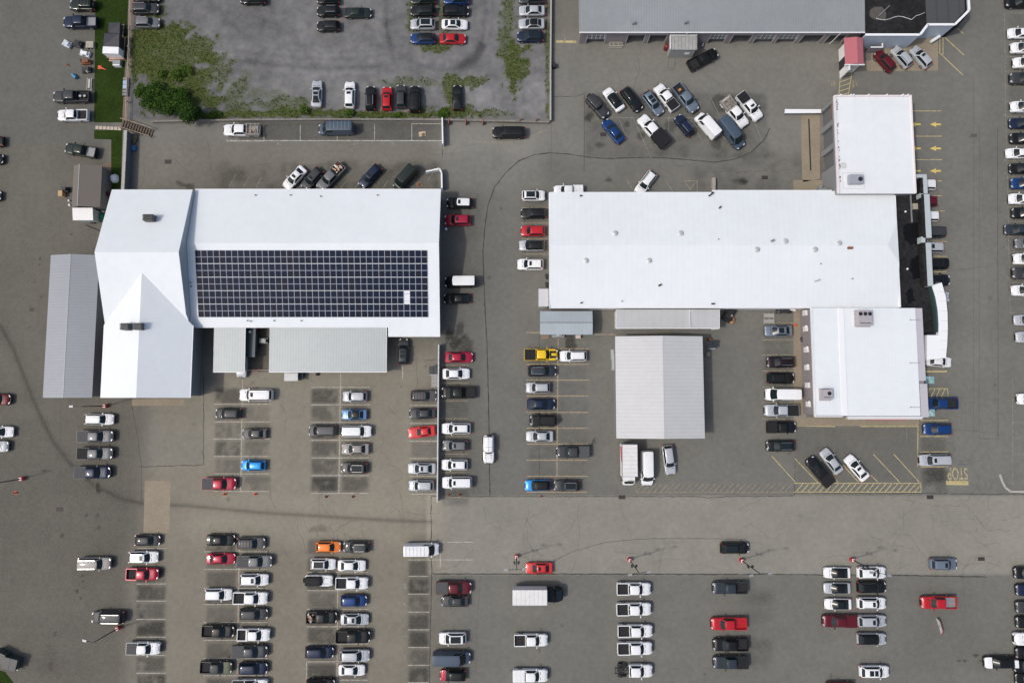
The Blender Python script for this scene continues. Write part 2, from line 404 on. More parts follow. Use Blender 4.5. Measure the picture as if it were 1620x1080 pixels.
            if 'tires' in opts:
                for cxx in (-1.55, -2.25):
                    mb = MB(); mb.cyl(cxx, 0, z0+.08, z0+.34, .34, 16); mb.cyl(cxx, 0, z0+.30, z0+.352, .19, 12, mi=1)
                    P.append(('spare_tyre', mesh_of(mb, 'spare_tyre', [rubber, alloy]), []))
            if 'orangebox' in opts:
                mb = MB(); mb.box(-2.0, -1.6, -.2, .25, z0+.06, z0+.35)
                P.append(('crate', mesh_of(mb, 'crate', [mat('orange_crate',(.42,.20,.08),.6)]), []))
            if 'toolchest' in opts:
                mb = MB(); mb.box(-1.32, -1.02, -w+.05, w-.05, 1.0, 1.36); P.append(('toolbox', mesh_of(mb, 'toolbox', [metal_gal]), []))
    if kind == 'boxy':
        mb = MB()
        for sx in (-1.35, 1.35):
            for sg in (-1, 1): mb.box(sx-.48, sx+.48, sg*.93-.16, sg*.93+.16, .86, .93)
        P.append(('fender_flares', mesh_of(mb, 'fender_flares', [blacktrim]), []))
        mb = MB(); mb.box(2.05, 2.24, -.82, .82, .5, .72); P.append(('front_bumper', mesh_of(mb, 'front_bumper', [blacktrim]), []))
        mb = MB(); mb.tube((-2.07, .1, 1.1), (-2.33, .1, 1.1), .38, 18); P.append(('spare_tyre', mesh_of(mb, 'spare_tyre', [rubber], 40), []))
        mb = MB()
        for yy in (-.45, .45): mb.box(1.0, 1.5, yy-.02, yy+.02, 1.12, 1.14)
        mb.box(-1.9, .3, -.012, .012, hr-.01, hr+.012); mb.box(-.45,-.42,-.66,.66,hr-.01,hr+.01)
        P.append(('roof_seam', mesh_of(mb, 'roof_seam', [blacktrim]), []))
    if 'stripes' in opts:
        mb = MB()
        for yy in (-.42, .42):
            for i in range(5):
                x = 1.5+i*.25; h = interp(s['prof'], x)+.035; h2 = interp(s['prof'], x+.25)+.035
                mb.quad((x,yy-.2,h),(x+.25,yy-.2*(1-i*.12),h2),(x+.25,yy+.2,h2),(x,yy+.2,h))
        mb.box(1.5, 1.75, -.65, .65, 1.1, 1.215)
        P.append(('hood_graphic', mesh_of(mb, 'hood_graphic', [vinyl]), []))
    if 'whitetail' in opts:
        mb = MB(); mb.box(-2.3, -1.75, -.6, .6, 1.2, 1.72); P.append(('rear_panel', mesh_of(mb, 'rear_panel', [paint('white')]), []))
    # seams, wipers
    if kind not in ('van',):
        mb = MB(); x0 = s['gb'][1]-.02
        pts = [(x0+.22, y) for y in (-.62, -.3, 0, .3, .62)]
        for (xa_, ya_), (xb_, yb_) in zip(pts, pts[1:]):
            h = interp(s['prof'], xa_)+.022
            mb.quad((xa_,ya_,h),(xa_+.07,ya_,h),(xb_+.07,yb_,h),(xb_,yb_,h))
        P.append(('wiper_cowl', mesh_of(mb, 'wiper_cowl', [blacktrim]), []))
    # lights, mirrors, wheels, grille
    hf = interp(s['prof'], L/2-.28)
    for sg in (-1, 1):
        mb = MB(); yy = sg*(W/2*.70)
        mb.prism([(L/2-.42, yy-.02*sg), (L/2-.42, yy+.15*sg), (L/2-.20, yy+.10*sg), (L/2-.055, yy-.06*sg), (L/2-.04, yy-.25*sg), (L/2-.16, yy-.22*sg)], hf-.24, hf-.015)
        P.append(('headlight', mesh_of(mb, 'headlight', [lamp_clear]), []))
        mb = MB(); hb = 1.18 if kind == 'pickup' else interp(s['prof'], -L/2+.12)
        yy = sg*(W/2*.78); mb.box(-L/2-.012, -L/2+.14, min(yy, yy+.15*sg), max(yy, yy+.15*sg), hb-.30, hb-.005 if kind != 'pickup' else hb)
        P.append(('taillight', mesh_of(mb, 'taillight', [lamp_red]), []))
        mb = MB(); xm = s['gb'][1]-.42; zm = interp(s['prof'], xm)+.05; yo = s['W']/2
        k = 1.5 if kind in ('pickup','van') else 1
        mb.prism([(xm-.06, sg*(yo-.06)), (xm+.07, sg*(yo-.06)), (xm+.05, sg*(yo+.15*k)), (xm-.07, sg*(yo+.17*k))], zm, zm+.14*k)
        P.append(('door_mirror', mesh_of(mb, 'door_mirror', [blacktrim if col in ('black','grey','slate') or kind == 'boxy' else pm]), []))
    mb = MB(); mb.box(L/2-.06, L/2+.012, -W*.26, W*.26, .45, hf-.16); P.append(('grille', mesh_of(mb, 'grille', [blacktrim]), []))
    rr = .40 if kind in ('pickup','boxy','bigsuv') else .34
    for sx in (-L*.295, L*.305):
        for sg in (-1, 1):
            y0 = sg*(W/2-.21); y1 = sg*(W/2+.012)
            mb = MB(); mb.tube((sx, y0, rr), (sx, y1, rr), rr, 16)
            m2 = MB(); m2.tube((sx, y1-.02*sg, rr), (sx, y1+.01*sg, rr), rr*.62, 12)
            key = ('wheel', kind, sx > 0, sg)
            me1 = cached(key, lambda: mesh_of(mb, 'wheel', [rubber], 40)); me2 = cached(key+('rim',), lambda: mesh_of(m2, 'rim', [alloy], 40))
            P.append(('wheel', me1, [('rim', me2)]))
    return P
PROTO = {}      # the first vehicle of every kind, its parts listed; later ones are copies of it
def build_vehicle(kind, col, opts):
    root = bpy.data.objects.new(KINDNAME[kind], None); COL.objects.link(root); root.empty_display_size = .5
    parts = []
    for nm, me, subs in make_proto(kind, col, opts):
        o = bpy.data.objects.new(nm, me); COL.objects.link(o); o.parent = root
        sl_ = []
        for n2, m2 in subs:
            q = bpy.data.objects.new(n2, m2); COL.objects.link(q); q.parent = o; sl_.append(q)
        parts.append((o, sl_))
    return root, parts
def copy_vehicle(root, parts):
    r = root.copy(); COL.objects.link(r)
    for o, subs in parts:
        c = o.copy(); COL.objects.link(c); c.parent = r
        for q in subs: d = q.copy(); COL.objects.link(d); d.parent = c
    return r
def vehicle(px, py, kind, col, head, opts=(), ln=None):
    """px, py: middle of the vehicle in the photo; head: degrees, 0 east, 90 north; ln: length in metres"""
    key = (kind, col, tuple(sorted(opts)))
    if key in PROTO: r = copy_vehicle(*PROTO[key])
    else: PROTO[key] = build_vehicle(kind, col, opts); r = PROTO[key][0]
    x, y = G(px, py, 0.9)
    r.location = (x, y, 0); r.rotation_euler = (0, 0, R(head + random.uniform(-.8, .8)))
    k = (ln / SPEC[kind]['L']) if ln else random.uniform(.985, 1.015)
    kw = random.uniform(.985, 1.02) if ln is None or k > .97 else .97
    r.scale = (k, kw, kw)
    return r

COLWORD = dict(white='white', silver='silver', grey='grey', darkgrey='dark grey', black='black', navy='navy blue', blue='blue', brightblue='bright blue',
    steelblue='steel blue', red='red', crimson='crimson', brightred='bright red', maroon='maroon', darkgreen='dark green', slate='slate blue', darkslate='dark slate',
    greyblue='grey-blue', yellow='yellow', orange='orange', tan='tan', bronze='bronze grey', army='army green', ivory='ivory', plum='dark plum')
KINDWORD = dict(sedan='sedan', coupe='coupe', hatch='hatchback', suv='SUV', bigsuv='large SUV', minivan='minivan', boxy='boxy off-roader', van='cargo van', pickup='pickup truck')
CATWORD = dict(sedan='car', coupe='car', hatch='car', suv='SUV', bigsuv='SUV', minivan='minivan', boxy='SUV', van='van', pickup='pickup truck')
OPTWORD = dict(sun='with sunroof', sun2='with twin sunroofs', pano='with dark glass roof', rails='with silver roof rails', rack='with roof rack', blackroof='with black roof',
    whiteroof='with white roof', softtop='with black soft top', cover='with black bed cover', greycover='with grey bed cover', bodycover='with matching bed cover',
    junk='with scrap in its bed', tires='with two tyres in its bed', orangebox='with orange crate in its bed', util='with tan utility bed', bigbox='with wide black dump box',
    redhood='with red hood', whitehood='with white hood', armyhood='with green hood', stripes='with black hood graphics', greybed='with grey bed',
    paintbed='with painted bed', toolchest='with bed toolbox', ribs='with ribbed roof', slats='with roof slats', whitetail='and white rear')
ORD = ['first','second','third','fourth','fifth','sixth','seventh','eighth','ninth','tenth','eleventh','twelfth','thirteenth','fourteenth','fifteenth','sixteenth','seventeenth','eighteenth','nineteenth','twentieth','twenty-first','twenty-second']
def row(phrase, direction, cars, group=None):
    """a row of vehicles; direction 'top' (ordered downwards) or 'left' (ordered to the right)"""
    cars = sorted(cars, key=lambda c: c[1] if direction == 'top' else c[0])
    descs = []
    for c in cars:
        kind, col, opts = c[2], c[3], (c[5] if len(c) > 5 else ())
        extra = c[7] if len(c) > 7 else (' '.join(OPTWORD[o] for o in opts[:2] if o in OPTWORD))
        descs.append((COLWORD[col] + ' ' + KINDWORD[kind] + ' ' + extra).strip())
    for i, c in enumerate(cars):
        r = vehicle(c[0], c[1], c[2], c[3], c[4], c[5] if len(c) > 5 else (), c[6] if len(c) > 6 else None)
        nmax = 16 - len(phrase.split()) - (3 if len(cars) > 1 else 0)
        while len(descs[i].split()) > nmax and ' with ' in descs[i]: descs[i] = descs[i].rsplit(' with ', 1)[0]
        where = phrase if len(cars) == 1 else (f'{ORD[i]} from {direction} {phrase}')
        r['label'] = descs[i] + ', ' + where
        r['category'] = CATWORD[c[2]]
        if group or len(cars) > 1: r['group'] = group or ('vehicles ' + phrase)
    return
# ---------------------------------------------------------------- ground: one sheet, asphalt wear, gravel and weeds as painted masks
def smooth01(t): t = np.clip(t, 0, 1); return t*t*(3-2*t)
gx = np.concatenate([[-3000,-900,-300,-150], np.arange(-104, 104.01, .3), [150,300,900,3000]])
gy = np.concatenate([[-3000,-900,-300,-120], np.arange(-64, 84.01, .3), [130,300,900,3000]])
X, Y = np.meshgrid(gx, gy); NXg, NYg = len(gx), len(gy)
def value_noise(scale, seed, ox=1.0, oy=1.0):
    r = np.random.default_rng(seed); n = 256; t = r.random((n, n))
    u = X/scale/ox + 1000; v = Y/scale/oy + 1000
    iu = np.floor(u).astype(int); iv = np.floor(v).astype(int); fu = smooth01(u-iu); fv = smooth01(v-iv)
    g = lambda a, b: t[b % n, a % n]
    return (g(iu,iv)*(1-fu)+g(iu+1,iv)*fu)*(1-fv) + (g(iu,iv+1)*(1-fu)+g(iu+1,iv+1)*fu)*fv
def fbm(scale, seed, o=4): return sum(value_noise(scale/2**k, seed+k)*.5**k for k in range(o))/sum(.5**k for k in range(o))
tone = np.ones_like(X); warm = np.zeros_like(X); gravel = np.zeros_like(X); weed = np.zeros_like(X)
tone *= 1 + .20*(fbm(22, 1)-.5) + .14*(fbm(7, 5)-.5) + .14*(fbm(2.2, 9)-.5)
# paving lanes: faint stripes left by the paver
tone *= 1 + .05*(value_noise(3.2, 21, 1, 60)-.5)*(Y > 4) + .06*(value_noise(3.4, 22, 1, 50)-.5)*(X < -12)*(Y < 36) + .05*(value_noise(3.2, 23, 60, 1)-.5)*(Y < -14)
def rect(px0, py0, px1, py1):
    (x0, y1), (x1, y0) = G(px0, py0), G(px1, py1); return x0, x1, y0, y1
def rmask(px0, py0, px1, py1, soft=.6):
    x0, x1, y0, y1 = rect(px0, py0, px1, py1)
    return smooth01((X-x0)/soft+.5)*smooth01((x1-X)/soft+.5)*smooth01((Y-y0)/soft+.5)*smooth01((y1-Y)/soft+.5)
def poly_dist(pts, ground=True):
    P = [G(*p) for p in pts] if ground else pts
    d = np.full_like(X, 1e9)
    for (ax, ay), (bx, by) in zip(P, P[1:]):
        vx, vy = bx-ax, by-ay; t = np.clip(((X-ax)*vx+(Y-ay)*vy)/(vx*vx+vy*vy+1e-9), 0, 1)
        d = np.minimum(d, np.hypot(X-ax-t*vx, Y-ay-t*vy))
    return d
blot = fbm(2.2, 40)
fine = fbm(.9, 60, 3)
def darken(m, k): 
    global tone
    tone = tone*(1-m*k)
# zones: the main lot is greyer, the left is warmer, the cross road along the bottom lighter
warm += .55*smooth01((-8-X)/10)*(Y < 45)
tone *= 1 + .50*rmask(675, 784, 1640, 908, .4); tone *= 1 + .07*rmask(300, 785, 682, 852, 2)
warm += .35*rmask(675, 782, 1640, 908, .5)
tone *= 1 + .38*rmask(235, 560, 690, 850, 6)
tone *= 1 + .22*rmask(205, 850, 640, 1100, 3)
tone *= 1 + .17*rmask(690, 50, 1330, 245, 4)
tone *= 1 + .05*rmask(1450, 100, 1590, 760, 3)
warm += .5*rmask(235, 540, 690, 1100, 8)
tone *= 1 - .24*rmask(-50, 640, 205, 1100, 8)
tone *= 1 - .19*rmask(-50, -40, 150, 640, 4)
tone *= 1 + .12*rmask(205, 200, 700, 302, 3)
tone *= 1 + .20*rmask(700, 200, 860, 300, 6)
tone *= 1 - .03*rmask(760, 300, 870, 785, 3)
tone *= 1 - .09*rmask(1549, 205, 1579, 694, .4)
tone *= 1 - .12*rmask(700, 300, 760, 785, 2)*(.5+blot)
darken(rmask(925, 148, 1216, 250, 1.0), .20); darken(rmask(925, 150, 1216, 250, 1.0)*np.clip((blot-.42)*3, 0, 1), .25)
darken(rmask(1258, 676, 1452, 764, .6), .13)
darken(rmask(225, 222, 695, 302, 2), .06); darken(rmask(330, 262, 695, 302, 2), .16)
darken(rmask(345, 255, 695, 302, 1.5)*np.clip((blot-.35)*3, 0, 1), .35)
darken(rmask(378, 193, 698, 222, .4)*(.7+.5*blot), .42)
darken(rmask(1095, 240, 1320, 306, 2)*np.clip((blot-.4)*3, 0, 1), .22)
darken(rmask(320, 515, 345, 610, 1.0), .12)
darken(rmask(394, 515, 430, 588, .6), .45)
tone *= 1 - .05*rmask(218, 640, 322, 737, .3); warm -= .35*rmask(218, 640, 322, 737, .3)
# worn, oily bays under parked rows
def bays(px0, px1, py0, pitch, n, k, sd):
    for i in range(n):
        q = .55+.45*math.sin(i*2.3+sd)
        m = rmask(px0+1, py0+i*pitch+2, px1-1, py0+(i+1)*pitch-2, .8)*np.clip((blot+.7*fine-.38)*2.2, .12, 1)
        darken(m, min(.7, k*1.35)*(.6+.5*q)); warm[:] = warm - m*k*1.2
bays(340, 381, 612, 27.8, 6, .38, 1); bays(386, 428, 612, 27.8, 6, .28, 2)
bays(492, 535, 612, 27.9, 6, .50, 3); bays(540, 585, 612, 27.9, 6, .42, 4)
bays(650, 692, 613, 28, 6, .30, 5); bays(698, 742, 577, 28, 8, .25, 6)
bays(216, 262, 895, 28.2, 7, .48, 7); bays(326, 374, 845, 28.2, 9, .38, 8); bays(380, 424, 845, 28.2, 9, .30, 9)
bays(486, 532, 850, 28.2, 9, .42, 10); bays(538, 582, 850, 28.2, 9, .30, 11); bays(646, 679, 885, 28.0, 7, .45, 12)
bays(836, 880, 552, 25.1, 9, .14, 13); bays(885, 930, 552, 25.1, 9, .12, 14); bays(1208, 1254, 511, 25.1, 6, .22, 15)
bays(1456, 1498, 690, 24.6, 3, .25, 16); bays(828, 868, 304, 24.6, 5, .18, 17)
bays(1594, 1640, 21, 23.3, 20, .15, 18)
for i, (a, b, k) in enumerate([(1175,1222,.30),(1180,1218,.2),(1172,1222,.34),(1175,1220,.26)]):
    yy = [945, 972, 1020, 1043][i]
    darken(rmask(a, yy-9, b, yy+9, 2.6), k)
darken(rmask(1440, 930, 1560, 1040, 8), .08)
# tyre arcs, soft
arc2 = [(0,515),(20,550),(40,600),(60,650),(85,700),(115,737),(150,768),(190,788),(230,797),(300,800),(420,811),(540,818),(620,823),(683,825)]
darken(np.exp(-(poly_dist(arc2)/.28)**2), .38); darken(np.exp(-(poly_dist(arc2)/1.0)**2), .10)
# oil spots
def spot(px, py, r, k, sy=1.0):
    x, y = G(px, py); d = np.hypot(X-x, (Y-y)/sy) + (fine-.5)*r*1.4
    darken(smooth01((r-d)/(r*.5)+.5)*(d < 3*r), k)
for p in [(710,530,.6,.55,2.4),(719,543,.9,.6,1.6),(735,545,1.3,.5,1.5),(728,521,.6,.5,2),(902,540,1.0,.6,2.6),(291,293,.7,.5,.6),(300,296,.8,.5,.7),(284,289,.5,.5,.6),(1176,285,.8,.6,.8),(1170,287,1.1,.4,.5),(963,285,.5,.5,.8),
          (1293,745,.8,.4,1),(1482,758,1.9,.28,1.2),(1478,745,1.6,.25,1.2),(932,184,.9,.55,1),(950,230,.8,.45,.6),(992,197,.6,.45,1),(1015,215,.7,.5,1),(1060,200,1.0,.4,1),(1095,210,.7,.5,1),(1130,225,1.1,.4,1),(1137,165,1.2,.4,1.6),
          (80,1048,1.9,.12,1.4),(1540,215,.6,.4,.5),(1443,195,.8,.5,.4),(1449,200,.5,.5,.6),(130,910,.25,.6,1),(131,918,.22,.6,1),(133,929,.25,.6,1),(122,934,.3,.6,1),(129,946,.22,.6,1),(137,921,.2,.6,1),(1544,1036,.35,.7,.7),(1552,1045,.3,.6,.6),(1518,1044,.3,.6,.5),(1526,1044,.25,.6,.6),
          (506,836,1.3,.28,.6),(155,770,.3,.6,3),(157,777,.25,.6,1),(155,815,.3,.5,1.4),(156,834,.25,.5,1.4),(63,410,.2,.5,1),(62,419,.2,.5,1.4),(66,470,.2,.5,1.5),(50,490,.3,.4,1),(55,445,.3,.2,1),(1265,815,.4,.2,1),(810,1060,.3,.3,1)]: spot(*p)
for i in range(90):
    spot(random.uniform(0,1620), random.uniform(300,1080), random.uniform(.10,.32), random.uniform(.15,.4), random.uniform(.6,1.6))
# gravel lot
gm = rmask(206, -60, 871, 189, .35)
gravel = np.maximum(gravel, gm)
tone = np.where(gm > .5, 1 + .42*(fbm(9, 80)-.5) + .50*(fbm(1.4, 90, 3)-.5) + .20*(fbm(5, 33)-.5), tone)
def gtrack(pts, w, k):
    global tone
    d = poly_dist(pts); tone = tone*(1 - k*gm*np.exp(-(d/w)**2)*(.6+.8*blot))
for off, k in ((0,.28),(5,-.22),(10,.20),(17,-.26),(24,.20),(30,-.22),(38,.18)):
    gtrack([(610+off*.4,0),(612+off*.3,40),(625+off*.2,80),(655,100+off*.3),(690,112+off*.3),(725,108+off*.2),(752,88+off*.4),(764+off*.3,60),(768+off*.3,20),(768+off*.2,-20)], .45, k)
gtrack([(728,104),(748,92),(760,72)], .9, .42); gtrack([(733,108),(753,95),(765,74)], .5, .35); gtrack([(612,34),(618,34)], .8, .3); gtrack([(610,38),(614,60),(622,88)], .4, .25)
for yy in (70, 78, 90, 99, 108): gtrack([(350,yy-6),(430,yy+4),(520,yy+10),(600,yy+6)], .35, .2 if yy % 2 else -.12)
gtrack([(400,25),(440,40),(475,70),(500,110)], .5, .12); gtrack([(330,0),(380,50),(440,90),(560,110)], .6, .10)
tone = tone*(1+.30*gm*rmask(740,128,868,190,3)); tone = tone*(1-.12*gm*rmask(205,100,330,190,8)); tone = tone*(1+.14*gm*rmask(420,110,560,150,6)) ; tone *= 1 + .12*gm*rmask(545,38,580,52,1.5)
darken(gm*rmask(205,-50,300,60,6), .10)
# weeds on the gravel
def wblob(px, py, rx, ry, k=1.0):
    global weed
    x, y = G(px, py); d = np.hypot((X-x)/(rx/9.), (Y-y)/(ry/9.)) + (blot-.5)*1.0 + (fine-.5)*1.3
    weed = np.maximum(weed, k*smooth01((1.05-d)/.45))
for p in [(225,75,30,70,.95),(262,95,62,48,.8),(350,112,26,26,.5),(372,150,26,26,.5),(318,128,34,20,.7),(245,42,28,20,.85),(440,165,60,14,.5),(235,60,34,42,1),(275,55,30,30,.9),(315,75,34,26,.8),(240,110,34,30,1),(285,120,40,26,1),(330,90,18,12,.9),(262,150,50,30,1),(300,150,30,36,1),(350,140,10,16,.7),(390,120,12,12,.35),(420,150,40,16,.35),(330,160,30,24,.8),
          (335,182,40,9,1),(400,180,60,8,.9),(470,178,50,10,.9),(480,172,14,8,1),(540,180,60,8,1),(600,182,60,6,1),(660,182,60,7,.9),(720,178,60,12,.9),(712,150,12,26,.8),(765,180,60,8,.55),(655,132,60,12,.45),(730,130,40,16,.7),
          (680,70,44,12,.6),(690,78,30,7,.8),(656,30,16,40,.6),(700,30,10,40,.5),(800,60,14,70,.55),(812,100,18,40,.9),(818,120,10,30,.9),(835,75,16,8,1),(833,98,9,7,.8),(806,20,12,40,.6),(828,120,12,8,.9),(812,140,8,20,.8),(866,60,5,70,.6),(866,120,4,60,.5),(866,170,4,20,.7),(245,20,24,24,.5),(380,170,40,12,.5),(300,182,20,10,.7)]: wblob(*p)
weed *= gm
dens = weed.copy()
tone = np.clip(tone, .25, 1.8)
me = bpy.data.meshes.new('ground')
nv = X.size; co = np.stack([X.ravel(), Y.ravel(), np.zeros(nv)], 1).astype(np.float32)
me.vertices.add(nv); me.vertices.foreach_set('co', co.ravel())
ii, jj = np.meshgrid(np.arange(NXg-1), np.arange(NYg-1)); a = (jj*NXg+ii).ravel()
quads = np.stack([a, a+1, a+1+NXg, a+NXg], 1).astype(np.int32); nf = len(quads)
me.loops.add(nf*4); me.loops.foreach_set('vertex_index', quads.ravel())
me.polygons.add(nf); me.polygons.foreach_set('loop_start', np.arange(0, nf*4, 4, dtype=np.int32))
me.update(calc_edges=True)
at_ = me.color_attributes.new('wear', 'FLOAT_COLOR', 'POINT')
at_.data.foreach_set('color', np.stack([tone.ravel(), np.clip(warm, -.5, 1.2).ravel(), gravel.ravel(), weed.ravel()], 1).astype(np.float32).ravel())
gmtl = bpy.data.materials.new('asphalt_and_gravel'); nt, b = nodes_of(gmtl); N = nt.nodes; Lk = nt.links
at = N.new('ShaderNodeAttribute'); at.attribute_name = 'wear'
sp = N.new('ShaderNodeSeparateColor'); Lk.new(at.outputs['Color'], sp.inputs[0])
tc = N.new('ShaderNodeTexCoord')
def noise(sc, det=6, ro=.6, w=None):
    n = N.new('ShaderNodeTexNoise'); n.inputs['Scale'].default_value = sc; n.inputs['Detail'].default_value = det; n.inputs['Roughness'].default_value = ro
    Lk.new(tc.outputs['Object'], n.inputs['Vector']); return n.outputs['Fac']
def mrange(src, a, b_, c, d):
    n = N.new('ShaderNodeMapRange'); Lk.new(src, n.inputs['Value'])
    for k, v in zip(('From Min','From Max','To Min','To Max'), (a, b_, c, d)): n.inputs[k].default_value = v
    return n.outputs[0]
def mixc(f, c1, c2):
    n = N.new('ShaderNodeMix'); n.data_type = 'RGBA'
    if hasattr(f, 'links') or hasattr(f, 'is_linked'): Lk.new(f, n.inputs[0])
    else: n.inputs[0].default_value = f
    for c, i in ((c1, 6), (c2, 7)):
        if isinstance(c, tuple): n.inputs[i].default_value = (*c, 1)
        else: Lk.new(c, n.inputs[i])
    return n.outputs[2]
def mul(a_, b_):
    n = N.new('ShaderNodeMath'); n.operation = 'MULTIPLY'; Lk.new(a_, n.inputs[0]); Lk.new(b_, n.inputs[1]); return n.outputs[0]
asph = mixc(sp.outputs[1], (.140,.137,.121), (.148,.136,.108))
grav = mixc(mrange(noise(.8, 5), .35, .65, 0, 1), (.118,.121,.127), (.150,.146,.138))
wd = mixc(mrange(noise(1.6, 6), .35, .68, 0, 1), (.032,.060,.008), (.088,.096,.024))
basec = mixc(sp.outputs[2], asph, grav)
grain = mul(mrange(noise(9, 4, .7), .25, .75, .80, 1.20), mrange(noise(1.1, 6, .65), .3, .7, .90, 1.10))
sepx = N.new('ShaderNodeSeparateXYZ'); Lk.new(tc.outputs['Object'], sepx.inputs[0])
inv = N.new('ShaderNodeMath'); inv.operation = 'SUBTRACT'; inv.use_clamp = True; inv.inputs[0].default_value = 1.0; Lk.new(sp.outputs[0], inv.inputs[1])
mot = N.new('ShaderNodeMath'); mot.operation = 'MULTIPLY_ADD'; Lk.new(inv.outputs[0], mot.inputs[0]); Lk.new(mrange(noise(3.2, 8, .8), .3, .7, -1.0, 1.0), mot.inputs[1]); mot.inputs[2].default_value = 1.0
tn = mul(mul(sp.outputs[0], mot.outputs[0]), grain)
sc_ = N.new('ShaderNodeVectorMath'); sc_.operation = 'SCALE'; Lk.new(basec, sc_.inputs[0]); Lk.new(tn, sc_.inputs['Scale'])
wf = N.new('ShaderNodeMath'); wf.operation = 'MULTIPLY_ADD'; Lk.new(noise(4.5, 5, .75), wf.inputs[0]); wf.inputs[1].default_value = 2.6; wf.inputs[2].default_value = -1.3
wa = N.new('ShaderNodeMath'); wa.operation = 'ADD'; Lk.new(at.outputs['Alpha'], wa.inputs[0]); Lk.new(wf.outputs[0], wa.inputs[1])
wm = mul(mrange(wa.outputs[0], .10, .85, 0, .95), mrange(at.outputs['Alpha'], 0, .15, 0, 1))
Lk.new(mixc(wm, sc_.outputs[0], wd), b.inputs['Base Color'])
b.inputs['Roughness'].default_value = .9; b.inputs['Specular IOR Level'].default_value = .25
bp = N.new('ShaderNodeBump'); bp.inputs['Strength'].default_value = .35; bp.inputs['Distance'].default_value = .04
Lk.new(noise(14, 4, .7), bp.inputs['Height']); Lk.new(bp.outputs[0], b.inputs['Normal'])
me.materials.append(gmtl)
gobj = bpy.data.objects.new('ground', me); COL.objects.link(gobj); tag(gobj, kind='structure')

def sheet(name, polys, m, z=.004, kind='structure'):
    """flat painted or paved areas: px polygons on the ground"""
    mb = MB()
    for p in polys:
        w = [G(*q) for q in p]
        a = sum(w[i][0]*w[(i+1)%len(w)][1]-w[(i+1)%len(w)][0]*w[i][1] for i in range(len(w)))
        if a < 0: w = w[::-1]
        mb.add([(x, y, z) for x, y in w], [tuple(range(len(w)))])
    return tag(mb.build(name, [m], None, (0,0,0)), kind=kind)
grassm = mat('mown_grass', (.026,.046,.009), 1.0, noise=.35, nscale=2.2, bump=.5, dirt=.3, spec=.05)
sheet('lawn', [[(151,-40),(205,-40),(204,40),(202,90),(196,92),(194,120),(192,204),(149,204),(149,222),(176,221),(174,300),(192,300),(194,222),(194,204),(194,192),(149,192)][:0] or
               [(151,-40),(204,-40),(201,60),(198,100),(193,194),(149,194)], [(149,206),(194,206),(191,303),(176,303),(176,221),(149,220)], [(-30,1052),(8,1062),(30,1090),(-30,1090)]], grassm, .02)
conc_tan = mat('tan_concrete', (.245,.207,.150), .85, noise=.12, nscale=2.5, dirt=.15, bump=.15)
sheet('concrete_pad', [[(229,760),(270.5,760),(267.5,842.5),(227,842.5)], [(209,631),(292,631),(292,641.5),(209,641.5)],
                       [(1267,178),(1297,178),(1297,283),(1271,288),(1269,283)], [(1255,285),(1322,285),(1322,304),(1255,303)],
                       [(1345,100),(1378,96),(1378,66),(1484,57),(1484,112),(1345,113)]], conc_tan, .008)
sheet('sidewalk', [[(1255.5,488),(1275,488),(1275,660),(1452,660),(1452,673.5),(1255.5,673.5)]], conc_tan, .012)
# worn earth along the fence and by the shed
dirtm = mat('bare_soil', (.16,.115,.08), .95, noise=.3, nscale=3, bump=.4)
sheet('bare_soil', [[(201,60),(206,-40),(211,-40),(208,100),(202,192),(193,196)], [(160,262),(176,255),(176,300),(162,330),(156,300)]], dirtm, .012)
conc_grey = mat('grey_concrete', (.30,.29,.27), .85, noise=.12, nscale=2.5, dirt=.12)

# ---------------------------------------------------------------- building helpers
roof_white = mat('white_coated_roof', (.665,.70,.715), .6, noise=.03, nscale=.6, dirt=.05, spec=.3)
roof_seam = mat('white_standing_seam_roof', (.655,.69,.705), .55, noise=.03, nscale=.6, spec=.3, stripes=(0, 1.8, .03), dirt=.03)
roof_ribx = mat('grey_ribbed_roof_x', (.365,.395,.395), .5, .15, noise=.05, nscale=1.2, stripes=(0, 2.2, .18), dirt=.08)
roof_riby = mat('grey_ribbed_roof_y', (.25,.265,.29), .5, .15, noise=.04, nscale=1.2, stripes=(1, 2.0, .12), dirt=.06)
roof_ribl = mat('light_ribbed_roof_y', (.50,.505,.50), .55, .1, noise=.04, nscale=1.0, stripes=(1, 1.6, .10), dirt=.06)
wall_grey = mat('grey_metal_wall', (.20,.215,.225), .6, .1, noise=.05, stripes=(0, 3, .08))
wall_green = mat('pale_green_grey_wall', (.34,.39,.39), .6, noise=.05)
wall_white = mat('white_wall', (.66,.66,.65), .7, noise=.06, nscale=1.5)
wall_mauve = mat('mauve_grey_block_wall', (.22,.195,.20), .8, noise=.1, nscale=2)
wall_blue = mat('pale_blue_panel_wall', (.40,.46,.53), .5, noise=.05, stripes=(0, .8, .06))
membrane = mat('black_roof_membrane', (.018,.018,.019), .85, noise=.6, nscale=1.6, dirt=.5, spec=.2)
puddle = mat('damp_roof_stain', (.004,.004,.005), .5, noise=.2, spec=.2)
trim_w = mat('white_metal_trim', (.72,.73,.74), .5)
opening = mat('dark_interior', (.02,.02,.022), .9)
door_grey = mat('grey_sectional_door', (.12,.125,.13), .55, noise=.06, stripes=(2, 1.8, .2))
winglass = mat('window_glass', (.02,.026,.03), .08, spec=.8)
